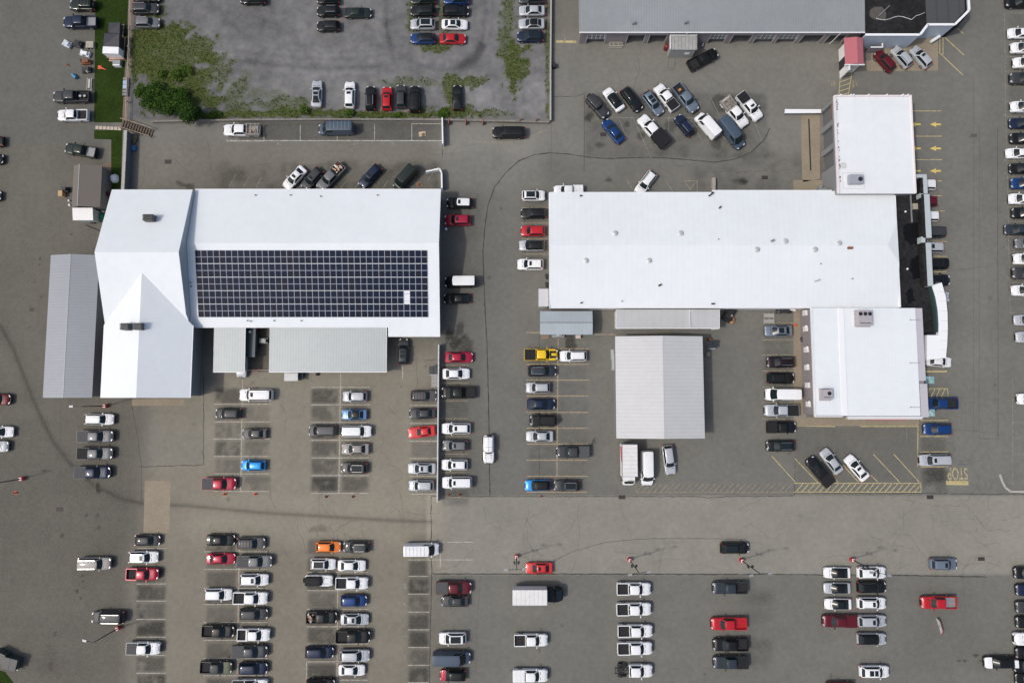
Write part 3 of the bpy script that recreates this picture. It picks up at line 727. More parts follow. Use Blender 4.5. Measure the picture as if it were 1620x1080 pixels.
def wall_run(mb, x0, y0, x1, y1, z0, z1, th=.25, ops=(), mi=0):
    """straight wall from (x0,y0) to (x1,y1), thickness to its left; ops = (s0, s1, za, zb) openings along it in metres"""
    L = math.hypot(x1-x0, y1-y0); ux, uy = (x1-x0)/L, (y1-y0)/L; nx, ny = -uy, ux
    def seg(a, b, za, zb):
        if b-a < 1e-3 or zb-za < 1e-3: return
        pts = [(x0+ux*a, y0+uy*a), (x0+ux*b, y0+uy*b), (x0+ux*b+nx*th, y0+uy*b+ny*th), (x0+ux*a+nx*th, y0+uy*a+ny*th)]
        mb.prism(pts, za, zb, mi)
    s = 0
    for a, b, za, zb in sorted(ops):
        seg(s, a, z0, z1); seg(a, b, z0, za); seg(a, b, zb, z1); s = b
    seg(s, L, z0, z1)
def slab(mb, pts, th=.18, mi=0):
    """roof plane: pts (x,y,z) with thickness below"""
    return mb.prism([(p[0], p[1]) for p in pts], [p[2]-th for p in pts], [p[2] for p in pts], mi)

# ---------------------------------------------------------------- service building with solar panels (left)
o = (-40, 18, 0)
sb = thing('service_building', 'white-roofed service building with solar panels and a tall west block', 'building', o)
XW, XM, XE = -67.75, -54.1, -12.15
mb = MB()  # walls: tall block, south wing, east block, with gable tops
mb.prism([(XW+.4,12.4),(XM-.02,12.4),(XM-.02,34.8),(XW+.4,34.8)], 0, 4.75)
for xx in (XW+.4, XM-.32): mb.add([(xx,12.4,4.75),(xx,34.8,4.75),(xx,23.6,8.5),(xx+.3,12.4,4.75),(xx+.3,34.8,4.75),(xx+.3,23.6,8.5)], [(0,1,2),(3,5,4),(0,3,4,1),(1,4,5,2),(2,5,3,0)])
mb.build('wall', [mat('pale_wall_cladding', (.38,.42,.43), .6, noise=.05)], sb)
mb = MB(); mb.prism([(XW+.35,.45),(-53.75,.45),(-53.75,12.3),(XW+.35,12.3)], 0, 4.7); mb.build('wing_wall', [wall_grey], sb)
mb = MB(); mb.prism([(XM+.02,12.4),(-20.7,12.4),(-20.7,11.2),(XE-.4,11.2),(XE-.4,35.0),(XM+.02,35.0)], 0, 3.3); mb.build('wall', [wall_grey], sb)
mb = MB(); mb.add([(XE-.4,11.2,3.3),(XE-.4,35,3.3),(XE-.4,35,3.85),(XE-.4,25.7,6.1),(XE-.7,11.2,3.3),(XE-.7,35,3.3),(XE-.7,35,3.85),(XE-.7,25.7,6.1)], [(0,1,2,3),(7,6,5,4),(0,3,7,4),(3,2,6,7)])
mb.build('gable_wall', [wall_grey], sb)
mb = MB()
slab(mb, [(XW,35.2,4.95),(XW,23.6,8.8),(XM,23.6,8.8),(XM,35.2,4.95)])
slab(mb, [(XW,23.6,8.8),(XW,12.1,4.95),(XM+.5,12.1,4.95),(XM+.02,14,5.58),(XM,23.6,8.8)])
mb.build('roof', [roof_white], sb)
mb = MB()   # wing roof, ridge running south, its valleys meeting the main slope
zr, xr = 7.75, -60.5; yj = 12.1 + (zr-4.95)/3.85*11.5
slab(mb, [(XW-.2,.1,4.95),(xr,.1,zr),(xr,yj,zr+.02),(XW-.2,12.15,4.97)], .16); slab(mb, [(xr,.1,zr),(-53.2,.1,4.95),(-53.2,12.15,4.97),(xr,yj,zr+.02)], .16)
mb.build('roof', [roof_white], sb)
mb = MB(); mb.prism([(XW+.35,.46),(-53.75,.46),(xr,.46)][:0] or [(XW+.3,.42),(-53.7,.42),(-53.7,.62),(XW+.3,.62)], 4.6, 4.78)
mb.add([(XW+.3,.42,4.78),(-53.7,.42,4.78),(xr,.42,7.5),(XW+.3,.62,4.78),(-53.7,.62,4.78),(xr,.62,7.5)], [(0,1,2),(3,5,4),(1,4,5,2),(0,2,5,3)])
mb.build('gable_wall', [wall_grey], sb)
mb = MB()
ZR, YR = 6.3, 25.7
def esl(y): return ZR-(YR-y)*.205
slab(mb, [(XM+.03,35.45,4.0),(XM+.03,YR,ZR),(XE,YR,ZR),(XE,35.45,4.0)])
slab(mb, [(XM+.03,YR,ZR),(XM+.03,12.0,esl(12.0)),(-20.9,12.0,esl(12.0)),(-20.9,10.5,esl(10.5)),(XE,10.5,esl(10.5)),(XE,YR,ZR)])
mb.build('roof', [roof_white], sb)
mb = MB()   # white edge trim and the grey step wall between the two roofs
mb.box(XM-.02+.05, XM+.36, 12.6, 35.1, 3.9, 3.95)
mb.build('flashing', [trim_w], sb)
for g_ in ((XM+.03, XE, 35.46, 35.6, 3.84, 4.02), (XM+.6, -20.9, 11.86, 11.985, esl(12)-.2, esl(12)+.0), (-20.9, XE, 10.36, 10.485, esl(10.5)-.2, esl(10.5)), (-53.18,-53.05,.12,12.1,4.78,4.96)):
    mb = MB(); mb.box(*g_); mb.build('gutter', [trim_w], sb)
for (px, py, z) in ((458,307,5),(700,307,5),(506,309,5),(596,307,5),(391,507,4),(396,508,4),(433,507,4),(476,507,4),(302,447,5),(302,453,5),(402,307,5)):
    x, y = G(px, py, z); zz = esl(y) if y < YR else ZR-(y-YR)*.236
    mb = MB(); mb.cyl(x, y, zz-.05, zz+.35, .09, 8); mb.build('vent_pipe', [darkmetal], sb)
for (px, py, z, w, d, hh) in ((238,346,7.2,1.5,1.1,1.1),(201,517,7.6,1.2,1.1,1.1),(222,517,7.6,1.2,1.1,1.1)):
    x, y = G(px, py, z)
    mb = MB(); mb.box(x-w/2, x+w/2, y-d/2, y+d/2, z-1.1, z+hh-.3)
    u = mb.build('exhaust_hood', [mat('hood_metal',(.10,.105,.11),.6,.2,noise=.2)], sb)
    mb = MB()
    for i in range(5): mb.box(x-w/2-.05, x+w/2+.05, y-d/2+i*d/5+.02, y-d/2+i*d/5+d/9, z+hh-.3, z+hh-.12+.02*i)
    m2 = mb.build('louvre', [darkmetal], u, None); m2.data.transform(Matrix.Translation(-Vector(o)))
# garage door in the south wing, and red edge board
mb = MB(); mb.box(-65.2, -57.6, .30, .44, 0.0, 3.9); mb.build('garage_door', [door_grey], sb)
mb = MB(); mb.box(XW+.25, XW+.345, .5, 12, 3.6, 4.7); mb.build('edge_board', [mat('red_trim', (.35,.03,.04), .5)], sb)
# solar panels: five rows, each row a rack with its own panels
cell = mat('solar_cell', (.006,.011,.026), .5, noise=.35, nscale=.9, spec=.08)
cell2 = mat('solar_cell_brownish', (.010,.012,.022), .5, noise=.3, nscale=.9, spec=.08)
frame_al = mat('panel_frame', (.33,.355,.42), .6, 0, spec=.2)
panel_me = {}
for var in (0, 1):
    mb = MB(); w, l = 1.013, 2.19
    mb.box(.012, w-.012, -l+.02, .0, .0, .035, 1)
    mb.box(.05, w-.05, -l/2+.045, -.03, .035, .041, 0); mb.box(.05, w-.05, -l+.05, -l/2-.045, .035, .041, 0)
    panel_me[var] = mesh_of(mb, 'solar_panel', [cell2 if var else cell, frame_al], None)
ORDR = ['topmost','second','middle','fourth','lowest']
for rI in range(5):
    yt = 24.52 - rI*2.20
    pt = thing('solar_panel_row', f'{ORDR[rI]} of five long rows of dark solar panels on the white roof', 'solar panels', (-33.5, yt-1.1, esl(yt-1.1)), 0, 'rows of solar panels', )
    for c in range(38):
        if rI == 3 and c == 34: continue
        ob = bpy.data.objects.new('solar_panel', panel_me[1 if random.random() < .25 else 0]); COL.objects.link(ob); ob.parent = pt
        x = -52.75 + c*1.0175
        ob.location = (x+33.5, 1.1, esl(yt)-esl(yt-1.1)+.07); ob.rotation_euler = (math.atan(.205), 0, 0)
    mb = MB()
    for yy in (yt-.5, yt-1.7): mb.add([(-52.7,yy-.03,esl(yy)+.0),(-14.1,yy-.03,esl(yy)+.0),(-14.1,yy+.03,esl(yy)),(-52.7,yy+.03,esl(yy)),(-52.7,yy-.03,esl(yy)+.06),(-14.1,yy-.03,esl(yy)+.06),(-14.1,yy+.03,esl(yy)+.06),(-52.7,yy+.03,esl(yy)+.06)], [(4,5,6,7),(0,1,5,4),(2,3,7,6)])
    mb.build('mounting_rail', [metal_gal], pt)

def gable(name, label, cat, x0, x1, y0, y1, ze, zr, axis, roofm, wallm, open_=False, rib=None, ridge=None, over=.25, group=None):
    """gabled shed; axis 'x' ridge along x, 'y' along y"""
    t = thing(name, label, cat, ((x0+x1)/2, (y0+y1)/2, 0), 0, group)
    a = over
    mb = MB()
    if open_:
        n = 5
        for i in range(n):
            for sgn in (0, 1):
                if axis == 'y': xx, yy = (x0+a+.1, x1-a-.1)[sgn], y0+a+(y1-y0-2*a)*i/(n-1)
                else: xx, yy = x0+a+(x1-x0-2*a)*i/(n-1), (y0+a, y1-a)[sgn]
                mb.box(xx-.1, xx+.1, yy-.1, yy+.1, 0, ze-.2)
        mb.build('post', [greymetal], t)
    else:
        mb.prism([(x0+a,y0+a),(x1-a,y0+a),(x1-a,y1-a),(x0+a,y1-a)], 0, ze-.17)
        for q in (0, 1):
            if axis == 'y':
                yy = y0+a if q == 0 else y1-a-.15; xm = ridge or (x0+x1)/2
                mb.add([(x0+a,yy,ze-.17),(x1-a,yy,ze-.17),(xm,yy,zr-.2),(x0+a,yy+.15,ze-.17),(x1-a,yy+.15,ze-.17),(xm,yy+.15,zr-.2)], [(0,1,2),(3,5,4),(1,4,5,2),(0,2,5,3)])
            else:
                xx = x0+a if q == 0 else x1-a-.15; ym = ridge or (y0+y1)/2
                mb.add([(xx,y0+a,ze-.17),(xx,y1-a,ze-.17),(xx,ym,zr-.2),(xx+.15,y0+a,ze-.17),(xx+.15,y1-a,ze-.17),(xx+.15,ym,zr-.2)], [(0,2,1),(3,4,5),(1,2,5,4),(0,3,5,2)])
        mb.build('wall', [wallm], t)
    mb = MB()
    if axis == 'y':
        xm = ridge or (x0+x1)/2
        slab(mb, [(x0,y0,ze),(xm,y0,zr),(xm,y1,zr),(x0,y1,ze)], .12); slab(mb, [(xm,y0,zr),(x1,y0,ze),(x1,y1,ze),(xm,y1,zr)], .12)
    else:
        ym = ridge or (y0+y1)/2
        slab(mb, [(x0,y0,ze),(x1,y0,ze),(x1,ym,zr),(x0,ym,zr)], .12); slab(mb, [(x0,ym,zr),(x1,ym,zr),(x1,y1,ze),(x0,y1,ze)], .12)
    mb.build('roof', [roofm], t)
    mb = MB()
    if axis == 'y': mb.box(xm-.07, xm+.07, y0, y1, zr-.02, zr+.025)
    else: mb.box(x0, x1, ym-.12, ym+.12, zr-.02, zr+.03)
    mb.build('ridge_cap', [greymetal if roofm is not roof_ribl else mat('ridge_metal',(.44,.45,.46),.5)], t)
    return t
gable('storage_shed', 'long grey ribbed metal shed at the west side of the white-roofed service building', 'shed', -78.1, -69.9, .1, 24.15, 4.0, 4.9, 'y', roof_riby, wall_grey, ridge=-74.15)
gable('metal_barn', 'freestanding grey metal barn with pale ribbed gable roof between the parking lots', 'building', 17.3, 31.95, -6.6, 10.35, 4.0, 5.15, 'y', roof_ribl, wall_grey, ridge=25.0)
# lean-to roofs south of the solar block
def leanto(name, label, x0, x1, y0, y1, z0, z1, roofm, posts=True, cat='canopy', wallm=None, trim=True):
    t = thing(name, label, cat, ((x0+x1)/2, (y0+y1)/2, 0))
    mb = MB(); slab(mb, [(x0,y0,z0),(x1,y0,z0),(x1,y1,z1),(x0,y1,z1)], .1); mb.build('roof', [roofm], t)
    if trim:
        mb = MB(); mb.box(x0-.06, x1+.06, y0-.1, y0-.002, z0-.16, z0+.03)
        for xx in (x0-.06, x1+.003): mb.prism([(xx,y0),(xx+.057,y0),(xx+.057,y1),(xx,y1)], [z0-.14]*2+[z1-.14]*2, [z0+.03]*2+[z1+.03]*2)
        mb.build('edge_trim', [trim_w], t)
    mb = MB()
    if posts:
        n = max(2, int((x1-x0)/4)+1)
        for i in range(n): xx = x0+.25+(x1-x0-.5)*i/(n-1); mb.box(xx-.08, xx+.08, y0+.2, y0+.36, 0, z0-.1)
        mb.build('post', [greymetal], t)
    else:
        mb.prism([(x0+.15,y0+.15),(x1-.15,y0+.15),(x1-.15,y1-.02),(x0+.15,y1-.02)], 0, [z0-.11]*2+[z1-.11]*2); mb.build('wall', [wallm or wall_grey], t)
    return t
leanto('lean_to_canopy', 'narrow grey ribbed canopy attached beside the white south wing', -50.3, -45.1, 4.45, 12.3, 2.9, 3.15, roof_ribx)
leanto('lean_to_canopy', 'wide grey ribbed canopy in front of the solar building', -40.9, -21.2, 4.45, 12.3, 2.9, 3.15, roof_ribx)
leanto('equipment_box', 'small pale flat-topped box at the front edge of the wide canopy', -38.7, -36.4, 2.95, 4.3, 1.9, 1.95, mat('pale_box_lid',(.5,.5,.49),.6,noise=.1), False, 'box', trim=False)
# ---------------------------------------------------------------- main showroom complex (right)
o = (40, 20, 0)
ms = thing('showroom_building', 'large white-roofed dealership building with low ridge and black roof strip', 'building', o)
x0, x1, xs = 6.4, 64.85, 34.2
mb = MB(); mb.prism([(x0+.15,15.35),(x1-.2,15.35),(x1-.2,34.75),(xs,34.75),(xs,34.5),(x0+.15,34.5)], 0, 4.25); mb.build('wall', [wall_white], ms)
mb = MB(); ZE, ZT, YM = 4.45, 5.5, 25.5
zat = lambda y: ZT-(abs(y-YM))*.108
slab(mb, [(x0,15.2,zat(15.2)),(x1,15.2,zat(15.2)),(x1,YM-3.0,zat(YM-3.0)),(x1-2.0,YM,ZT),(x0,YM,ZT)], .2)
slab(mb, [(x0,YM,ZT),(x1-2.0,YM,ZT),(x1,YM+4,zat(YM+4)),(x1,35.1,zat(35.1)),(xs,35.1,zat(35.1)),(xs,34.75,zat(34.75)),(x0,34.75,zat(34.75))], .2)
mb.add([(x1-2.0,YM,ZT),(x1,YM-3.0,zat(YM-3.0)),(x1,YM+4,zat(YM+4))],[(0,1,2)])
mb.build('roof', [mat('white_roof_long_seams', (.66,.695,.705), .55, noise=.03, nscale=.6, stripes=(0, 1.05, .025), dirt=.05)], ms)
for g_ in ((x0, x1, 15.06, 15.19, zat(15.2)-.22, zat(15.2)+.02), (x0-.14, x0-.004, 15.06, 34.8, 4.1, 4.52), (x0, xs, 34.76, 34.9, 4.25, 4.5), (xs-.002, 54.4, 35.11, 35.26, 4.2, 4.46), (xs-.15,xs-.004,34.905,35.26,4.2,4.46)):
    mb = MB(); mb.box(*g_); mb.build('gutter', [trim_w], ms)
mb = MB(); mb.box(x1+.003, x1+.26, 15.2, 34.3, 3.6, 4.62); mb.build('parapet', [trim_w], ms)
for (px, py, r) in ((973,369,.42),(1077,369,.42),(927,412,.4),(1027,412,.4),(1197,395,.42),(1242,382,.42),(1289,395,.42),(1327,385,.4)):
    x, y = G(px, py, 5.4); z = zat(y); mb = MB(); mb.cyl(x, y, z-.05, z+.22, r, 14); mb.cyl(x, y, z+.22, z+.30, r*1.05, 14, r*.6); mb.build('roof_vent', [mat('aged_vent_metal',(.48,.49,.49),.5,.3,noise=.15)], ms, None, 40)
for (px, py, w, d, ang, m) in ((1044,451,.5,.25,.5,darkmetal),(1139,328,.45,.2,.8,darkmetal),(1220,382,.55,.35,.4,greymetal),(1342,393.5,.8,.35,0,rust),(919,309,.3,.2,0,darkmetal),(920,478.5,.3,.2,.4,darkmetal),(1129,480,.5,.2,0,darkmetal),(1293,444,.9,.12,.3,greymetal),(1135,379.5,.12,.12,0,greymetal),(1297,418,.14,.14,0,greymetal),(1348,441,.15,.15,0,greymetal),(1124,308,.5,.2,.6,darkmetal),(1128,304.5,.3,.3,0,darkmetal),(984,476,.15,.15,0,greymetal)):
    x, y = G(px, py, 5); z = zat(y); mb = MB(); mb.rbox(x, y, z-.03, z+.4, w, d, ang); mb.build('roof_fitting', [m], ms)
# black flat roof strip east of the white roof, stepped parapet
bz = 3.7
XA, XB = 65.12, 69.4
mb = MB(); 
strip = [G(1421,302,bz), G(1467.5,302,bz), G(1470,453,bz), G(1478,490,bz), G(1478.5,527,bz), G(1454,527,bz), G(1453,486,bz), G(1421,481,bz)]
strip = [(65.12,36.3),(68.0,36.3),(68.0,36.1),(70.3,36.1),(70.5,19.0),(71.2,15.0),(71.3,11.0),(67.9,11.0),(67.9,15.3),(65.12,15.3)]
mb.prism(strip, 0, bz); mb.build('flat_roof_block', [membrane], ms)
mb = MB()
for blob in ([(66.8,29.4),(68.9,29.8),(69.6,28.6),(69.4,26.4),(67.9,26),(66.9,26.8),(66.6,28)], [(67.9,23.6),(69.6,24.6),(69.9,22.6),(69.2,20.4),(68.0,20.2),(67.3,21.6)], [(66.5,17.6),(67.6,18.6),(68.0,16.4),(67.0,15.9)]):
    n_ = len(blob); pts = []
    for i in range(n_):
        a_, b_ = blob[i], blob[(i+1)%n_]
        for k in range(4): t_ = k/4; pts.append((a_[0]+(b_[0]-a_[0])*t_+random.uniform(-.18,.18), a_[1]+(b_[1]-a_[1])*t_+random.uniform(-.18,.18)))
    mb.add([(x, y, bz+.006) for x, y in pts][::-1], [tuple(range(len(pts)))])
pb = mb.build('damp_patch', [puddle], ms)
for (px, py) in ((1432,335),(1435,425.5)):
    x, y = G(px, py, bz); mb = MB(); mb.cyl(x, y, bz, bz+.15, .16, 10); mb.build('roof_drain', [trim_w], ms)
x, y = G(1448.5,327,bz); mb = MB(); mb.box(x-.6, x+.6, y-.5, y+.5, bz, bz+.25); mb.build('roof_hatch', [mat('weathered_board',(.30,.27,.22),.8,noise=.25,nscale=6,stripes=(0,4,.2))], ms)
mb = MB(); mb.box(67.95, 68.1, 29.8, 36.0, bz+.1, bz+.35)
mb.build('conduit', [metal_gal], ms)
lin_ = []
par = mat('pale_teal_parapet', (.40,.445,.455), .5, noise=.05)
mb = MB()
for (a, b_, c, d) in ((70.4,34.8,71.05,39.0),(70.7,29.0,71.35,34.6),(71.0,21.3,71.65,28.6)): pass
for (px0, py0, px1, py1) in ((1461.5,281,1466.5,306),(1465.5,307,1470.5,376),(1468,384,1473,452)):
    xa, ya = G(px0, py1, 5.0); xb, yb = G(px1, py0, 5.0)
    mb.box(xa, xb, ya, yb, 0, 5.0); lin_.append((xa-.5, xa-.003, ya, yb))
xa, ya = G(1443.5, 281, 5.0); xb, yb = G(1466, 275.8, 5.0); mb.box(xa, xb, ya+.005, yb, 0, 5.0)
mb.build('parapet_wall', [par], ms)
x, y = G(1461,379,4.9); mb = MB(); mb.box(x-.35, x+.3, y-.5, y+.5, 0, 4.9); x, y = G(1460,309,4.9); mb.box(x-.4, x+.1, y-.4, y+.4, 0, 4.9); mb.build('parapet_pier', [par], ms)
mb = MB(); [mb.box(*q, 3.7, 4.93) for q in lin_]; mb.build('membrane_upstand', [membrane], ms)
mb = MB()   # curved white entrance canopy: parapet arc with roof behind
arc = []
cz = 4.6
top = [(1474,451),(1480,470),(1483.5,490),(1485,512),(1485,530)]; out = [(1490,447),(1496.5,470),(1499,495),(1499.5,520),(1498.5,545),(1496.5,566)]
outer = [G(px, py, cz) for px, py in out]; inner = [G(px, py, cz) for px, py in top]
inner2 = inner[:-1] + [G(1484.8,530,cz)]
ring = outer + [G(1466.5,569,cz), G(1466.5,530,cz)] + list(reversed(inner2))
mb.prism(ring, 3.9, cz)
mb.build('entrance_canopy', [trim_w], ms)
mb = MB()
for i in range(9):
    t_ = i/8*(len(out)-1); k = min(int(t_), len(out)-2); f_ = t_-k
    ex = outer[k][0]*(1-f_)+outer[k+1][0]*f_; ey = outer[k][1]*(1-f_)+outer[k+1][1]*f_
    mb.box(ex-1.1, ex-.02, ey-.02, ey+.02, cz, cz+.012)
mb.build('canopy_joint', [mat('joint_grey',(.42,.43,.45),.6)], ms)
mb = MB(); mb.prism(inner[:4]+[(71.3,11.0),(70.95,11.0),(70.9,15.2),(70.3,19.0)][:4], 3.705, 4.55); mb.build('canopy_upstand', [mat('teal_upstand',(.03,.055,.055),.5)], ms)
mb = MB()
for p in (outer[1], outer[3], outer[5]): mb.cyl(p[0]-.5, p[1], 0, 3.9, .14, 10)
mb.build('canopy_column', [trim_w], ms)
# service tower at the north
tw = thing('service_drive_building', 'tall flat white roof block with three grey doors on its west side', 'building', (61, 42.5, 0))
tx0, tx1, ty0, ty1, tz = 54.6, 67.7, 34.2, 51.1, 6.0
mb = MB(); y0_, y1_ = 35.3, 50.9
ops = []
mb.box(tx0+.9, tx1-.3, y0_-.9, y1_-.1, 0, tz-.45)   # body, its west face recessed
mb.build('wall', [mat('grey_rendered_wall',(.11,.115,.12),.7,noise=.06)], tw)
mb = MB(); wall_run(mb, tx0+.25, y1_, tx0+.25, y0_-.9, 0, tz-.3, -.35 if False else .5, ops=[(.45,3.35,0,4.6),(4.25,7.45,0,4.6),(8.35,11.3,0,4.6)])
mb.build('west_wall', [mat('pale_grey_pier',(.20,.205,.21),.7,noise=.06)], tw)
for a_, b_ in ((.5,3.3),(4.3,7.4),(8.4,11.25)):
    mb = MB(); mb.box(tx0+.82, tx0+.895, y1_-b_, y1_-a_, 0, 4.55); mb.build('garage_door', [door_grey], tw)
mb = MB(); mb.box(tx0+.42, tx0+.7, 47.4, 50.3, 3.9, 4.5); mb.build('door_header', [rust], tw)
mb = MB(); mb.box(tx0, tx1, ty0, ty1, tz-.3, tz); mb.build('roof', [mat('white_membrane_roof',(.67,.695,.705),.6,noise=.04,nscale=.5,dirt=.07,stripes=(0,.33,.012))], tw)
mb = MB()
mb.box(tx0-.08, tx0+.22, ty0, ty1, tz+.001, tz+.2); mb.box(tx0+.22, tx1+.06, ty1-.2, ty1+.08, tz+.001, tz+.2); mb.box(tx1-.16, tx1+.06, ty0, ty1-.2, tz+.001, tz+.16)
mb.build('parapet_cap', [mat('pinkish_white_trim',(.66,.60,.60),.6,noise=.15,nscale=4)], tw)
mb = MB()
for i in range(34):
    y = random.choice([random.uniform(48.3,50.6), random.uniform(38.5,46.5), random.uniform(36,41)])
    x = tx0+.45+random.uniform(-.08,.16); mb.rbox(x, y, tz+.004, tz+.009, random.uniform(.08,.2), random.uniform(.15,.5), random.uniform(-.3,.3))
mb.build('worn_patch', [mat('worn_brown',(.25,.17,.16),.8)], tw)
for px in (1330,1346,1350,1374,1403,1428,1436):
    x, y = G(px, 152.5, tz+.3); mb = MB(); mb.cyl(x, ty1, tz+.2, tz+.5, .14, 8); mb.build('parapet_light', [trim_w], tw)
x, y = G(1352.5, 284.5, tz+.5)
hv = mb = MB(); mb.box(x-1.1, x+1.1, y-.75, y+.75, tz+.15, tz+1.1); mb.build('air_handler', [mat('unit_grey',(.33,.35,.38),.5,.2,noise=.1)], tw)
mb = MB(); mb.cyl(x+.62, y-.05, tz+1.1, tz+1.16, .38, 16); mb.cyl(x+.62, y-.05, tz+1.16, tz+1.165, .30, 16, mi=1); mb.build('fan', [blacktrim, darkmetal], tw)
mb = MB(); mb.box(x-1.8, x+1.8, y-1.35, y-1.3, tz+.004, tz+.02); mb.box(x-1.8, x+1.8, y+1.3, y+1.35, tz+.004, tz+.02); mb.box(x-1.8, x-1.75, y-1.3, y+1.3, tz+.004, tz+.02); mb.box(x+1.75, x+1.8, y-1.3, y+1.3, tz+.004, tz+.02); mb.build('curb_line', [mat('joint_grey',(.42,.43,.45),.6)], tw)
x, y = G(1334.5,262,tz); mb = MB(); mb.cyl(x, y, tz+.003, tz+.03, .55, 14); mb.build('roof_patch', [mat('roof_patch_grey',(.5,.51,.5),.7,noise=.15)], tw)
# low wall with white cap running west of the tower
lw = thing('low_wall', 'low white-capped wall with pale cap running west from the tall block', 'wall', (*G(1270,175),0))
xa, ya = G(1243,176,1.0); xb, yb = G(1299,172.5,1.0)
mb = MB(); mb.prism([(xa,ya-.28),(xb,ya-.28),(xb,ya+.28),(xa,ya+.28)], 0, .92); mb.build('wall', [wall_grey], lw)
mb = MB(); mb.prism([(xa-.2,ya-.38),(xb,ya-.33),(xb,ya+.33),(xa-.1,ya+.38)], .921, 1.0); mb.build('cap', [trim_w], lw)
mb = MB(); xg, yg = G(1281,229); mb.box(xg-.12, xg+.12, yg-4.7, yg+4.7, .012, .02); tag(mb.build('trench_drain', [darkmetal], None, (xg,yg,0)), 'long dark slotted trench drain in the tan concrete by the tall block', 'drain')
# annex at the south
an = thing('annex_building', 'flat-roofed white standing-seam annex with rooftop units south of the showroom', 'building', (58.5, 6, 0))
ax0, ax1, axm, ay0, ay1, az = 49.95, 67.25, 54.35, -3.1, 15.0, 5.0
mb = MB(); mb.box(ax0+.12, ax1+1.0, ay0+.5, ay1, 0, az-.3); mb.build('wall', [wall_mauve], an)
mb = MB(); mb.box(ax0, axm, ay0+.3, ay1, az-.3, az-.03); mb.box(axm+.9, ax1, ay0+.2, ay1, az-.3, az); mb.build('roof', [roof_seam], an)
mb = MB(); mb.box(axm+.003, axm+.897, ay0+.25, ay1, az-.3, az+.10); mb.box(ax0-.12, ax0-.003, ay0+.05, ay1, az-.35, az+.12); mb.box(ax0, axm, ay0+.05, ay0+.22, az-.35, az+.12); mb.box(axm+.9, ax1+.3, ay0-.05, ay0+.1, az-.4, az+.12); mb.build('parapet', [trim_w], an)
mb = MB(); mb.box(ax0+.1, axm-.05, ay0+.22, ay0+.298, az-.2, az-.06); mb.box(axm+.95, ax1, ay0+.1, ay0+.198, az-.2, az-.02); mb.build('painted_parapet_shadow', [blacktrim], an)  # black strips stand in for the shadow line behind the south parapet
mb = MB(); mb.box(ax1+.003, ax1+1.25, 2.9, ay1, az-.55, az-.15); mb.box(ax1+.2, ax1+1.45, ay0, 2.4, az-.55, az-.15); mb.build('side_fascia', [mat('lilac_grey_metal',(.46,.44,.47),.5,.1,noise=.05)], an)
mb = MB(); mb.box(axm+1.2, ax1+.6, ay0-.35, ay0-.06, az-1.3, az-.5); mb.build('front_fascia', [mat('pale_fascia',(.55,.54,.56),.5)], an)
mb = MB(); mb.box(axm+4.5, ax1-1.6, ay0-.46, ay0-.355, az-1.2, az-1.0); mb.build('red_sign_band', [mat('red_sign',(.45,.03,.06),.5)], an)
for (px, py, w, d, fans) in ((1366.5,503.5,2.3,2.5,3),(1307,624,1.6,1.7,1)):
    x, y = G(px, py, az+.6)
    mb = MB(); mb.box(x-w/2, x+w/2, y-d/2, y+d/2, az-.02, az+1.15); mb.box(x-w/2-.15, x+w/2+.15, y-d/2-.15, y+d/2+.15, az-.02, az+.1)
    u = mb.build('rooftop_unit', [mat('unit_mauve',(.40,.37,.38),.5,.2,noise=.1)], an)
    for k in range(fans):
        fx = x - w/2 + w*(k+.5)/fans if fans > 1 else x+.3; fy = y+d/2-.55 if fans > 1 else y+.2
        mb = MB(); mb.cyl(fx-58.5, fy-6, az+1.15, az+1.2, .32, 14); mb.build('fan', [blacktrim], u)
    mb = MB(); mb.box(x-w/2+.2-58.5, x+w/2-.2-58.5, y-d/2+.35-6, y-d/2+.45-6, az+1.15, az+1.17); mb.build('seam', [blacktrim], u)
for (px, py) in ((1273,495),(1275,520),(1275,553),(1277,581),(1278,609),(1279,639)):
    x, y = G(px, py, 2.6); mb = MB(); mb.box(ax0-.28, ax0+.118, y-.45, y+.45, 2.0, 3.1)
    u = mb.build('wall_unit', [mat('unit_white',(.62,.62,.60),.5,noise=.1)], an)
    if px not in (1273,1278): mb = MB(); mb.cyl(ax0-.2-58.5, y+.35-6, 3.1, 3.35, .2, 10); mb.build('vent_cap', [trim_w], u)
for (py) in (574, 651-7, 506):
    x, y = G(1440, py, az); mb = MB(); mb.box(x, x+1.6, y-.03, y+.03, az+.05, az+.09); mb.cyl(x, y, az, az+.12, .1, 6); mb.build('conduit', [metal_gal], an)
# small additions along the showroom south wall
leanto('lean_to_shed', 'low pale lean-to shed against the showroom south wall', 17.7, 35.1, 11.85, 15.0, 3.0, 3.35, mat('pale_lean_roof',(.45,.455,.455),.5,.1,noise=.04,stripes=(0,.8,.05),dirt=.08), False, 'shed', wall_white)
mb = MB(); mb.box(30.0, 30.08, 11.9, 15.0, 3.38, 3.45); tag(mb.build('roof_divider', [trim_w], None, (30,13.4,3.4)), 'thin white divider strip lying across the pale lean-to roof', 'trim strip')
gable('equipment_shed', 'pale blue-grey curved-roof shed standing under the showroom south-west corner', 'shed', 4.75, 13.65, 10.75, 14.75, 2.9, 3.2, 'x', mat('blue_grey_roof',(.34,.385,.41),.5,.15,noise=.05,stripes=(0,1.5,.05),dirt=.1), wall_grey, over=.15)
leanto('corner_annex', 'small flat pale grey annex at the showroom south-west corner', 4.5, 6.2, 15.5, 18.5, 3.3, 3.35, mat('flat_grey_roof',(.50,.50,.51),.6,noise=.06), False, 'shed', wall_white, trim=False)
